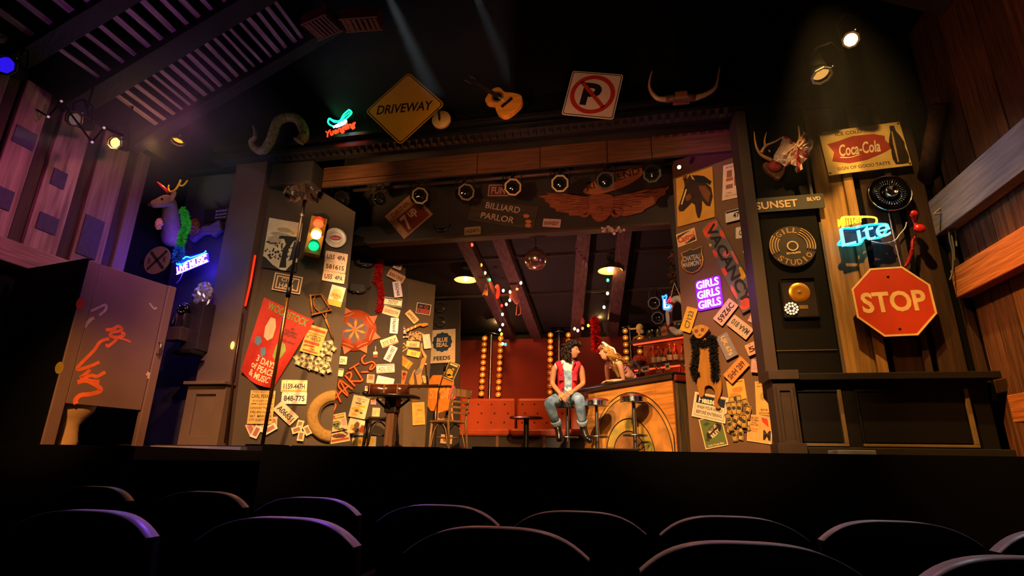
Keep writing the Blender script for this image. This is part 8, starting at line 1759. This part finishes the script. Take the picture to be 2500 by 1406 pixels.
# theatre seats
def seat_mb(t, w, sc):
    n_ = 24; P = []
    for i in range(n_+1):
        u = -1+2*i/n_; P.append((u*w/2, 0.94-.06*abs(u)**3.2))
    mb = MB(); th = .035; top = [(x, z) for x, z in P]; poly = [(-w/2*.94, .42)]+top+[(w/2*.94, .42)]
    V = []; N_ = len(poly)
    for s_, y in ((0, -.02), (1, .035)):
        for x, z in poly: V.append((x, y+.02*(1-(2*x/w)**2)-(z-.42)*.12, z))
    mb.add(V, [tuple(range(N_)), tuple(range(2*N_-1, N_-1, -1))]+[((i+1) % N_, i, N_+i, N_+(i+1) % N_) for i in range(N_)], True)
    return mb
seat_m = mat('040304', .85, var=.1, spec=.05); rim_m = mat('b8b0ac', .38, spec=.5, var=.05)
proto = None
def add_seat(p, rz, label, w):
    global proto
    M = TR((p.x, p.y, 0), rz)
    if proto is not None: return copy_tree(proto, M, label)
    t = thing('theatre_seat', label, 'seat', M, 'theatre seats'); seat_mb(t, w, 1).build('backrest', seat_m, t)
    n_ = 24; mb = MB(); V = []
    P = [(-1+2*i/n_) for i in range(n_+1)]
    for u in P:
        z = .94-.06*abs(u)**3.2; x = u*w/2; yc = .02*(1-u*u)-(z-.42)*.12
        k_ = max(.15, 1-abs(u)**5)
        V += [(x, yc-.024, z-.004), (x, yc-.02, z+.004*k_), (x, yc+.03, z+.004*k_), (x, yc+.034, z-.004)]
    mb.add(V, [(4*i+k_, 4*i+(k_+1) % 4, 4*i+4+(k_+1) % 4, 4*i+4+k_) for i in range(n_) for k_ in range(4)], True); mb.build('lit_rim', rim_m, t)  # pale strip stands in for rim light along the seat tops
    MB().box((0, .28, .42), (w*.86, .44, .10)).build('seat_cushion', seat_m, t, bev=.03)
    for s_ in (-1, 1): MB().box((s_*w*.5, .22, .62), (.05, .40, .035)).build('armrest', seat_m, t, bev=.01); MB().box((s_*w*.5, .18, .30), (.04, .3, .6)).build('leg', IRON, t)
    proto = t; return t
for (x, y, lb) in ((1410, 1245, 'dark theatre seat in the front row, fifth seen from the left'), (250, 1186, 'dark theatre seat in the front row, leftmost seen'), (515, 1198, 'dark theatre seat in the front row with a blue lit top'), (770, 1212, 'dark theatre seat in the front row, third seen from the left'), (1080, 1230, 'dark theatre seat in the front row, fourth seen from the left'), (1775, 1257, 'dark theatre seat in the front row, sixth seen from the left'), (2165, 1268, 'dark theatre seat in the front row with a pale lit top'), (2600, 1290, 'dark theatre seat in the front row cut by the right edge')):
    p = at_z(x, y, .945); add_seat(p, math.radians(3), lb, .46)
for (x, y, lb) in ((250, 1242, 'dark theatre seat in the near row, leftmost seen'), (710, 1259, 'dark theatre seat in the near row with a violet lit top'), (1220, 1282, 'dark theatre seat in the near row, third seen from the left'), (1810, 1317, 'dark theatre seat in the near row, fourth seen from the left'), (2490, 1352, 'dark theatre seat in the near row cut by the right edge')):
    p = at_z(x, y, .945); add_seat(p, math.radians(3), lb, .46)
# ------------------------------------------------------------------ haze where the photo shows it, with the lamps that make it visible
def haze(name, b, dens, lb):
    o = wbox(*b).build(name, [], None); m = bpy.data.materials.new('haze'); m.use_nodes = True; nt = m.node_tree; nt.nodes.remove(nt.nodes['Principled BSDF'])
    v = nt.nodes.new('ShaderNodeVolumeScatter'); v.inputs['Density'].default_value = dens; v.inputs['Color'].default_value = (.9, .9, .9, 1); v.inputs['Anisotropy'].default_value = .2
    nt.links.new(v.outputs[0], nt.nodes['Material Output'].inputs['Volume']); o.data.materials.append(m); o['kind'] = 'stuff'; o['label'] = lb; o['category'] = 'haze'
    return o
haze('stage_haze', (-6.1, -3.9, 3.7, 5.15, 4.05, 5.25), .05, 'thin haze above the deer head at the left')
haze('stage_haze', (-3.6, -1.2, 4.6, 5.7, 5.35, 7.0), .08, 'thin haze in the beams above the yellow diamond sign')
haze('stage_haze', (1.3, 3.1, 4.9, 5.68, 3.9, 5.6), .014, 'thin haze below the downlight above the drink sign')
p = at_y(434, 345, 5.4); spot('downlight_over_deer', p+Vector((0, 0, -.06)), p+Vector((0.02, -.05, -1)), 60, (1, .66, .25), 16, .4, .05)
a = at_y(-60, 296, 3.4); b_ = at_y(470, 440, 5.8); spot('barn_side_beam', a, b_, 130, (.86, .90, .62), 15, .8, .05)
p = at_y(2006, 184, 5.3); spot('downlight_over_sign', p+Vector((0, -.01, -.06)), p+Vector((0.03, .05, -1)), 90, (1, .66, .25), 20, .4, .05)
a = at_y(935, -40, 5.0); b_ = at_y(1040, 190, 5.3); spot('blue_grey_beam', a, b_, 260, (.75, .88, 1), 9, .6, .05)
a = at_y(1150, -40, 5.0); b_ = at_y(1255, 210, 5.3); spot('blue_grey_beam_right', a, b_, 90, (.75, .88, 1), 9, .6, .05)
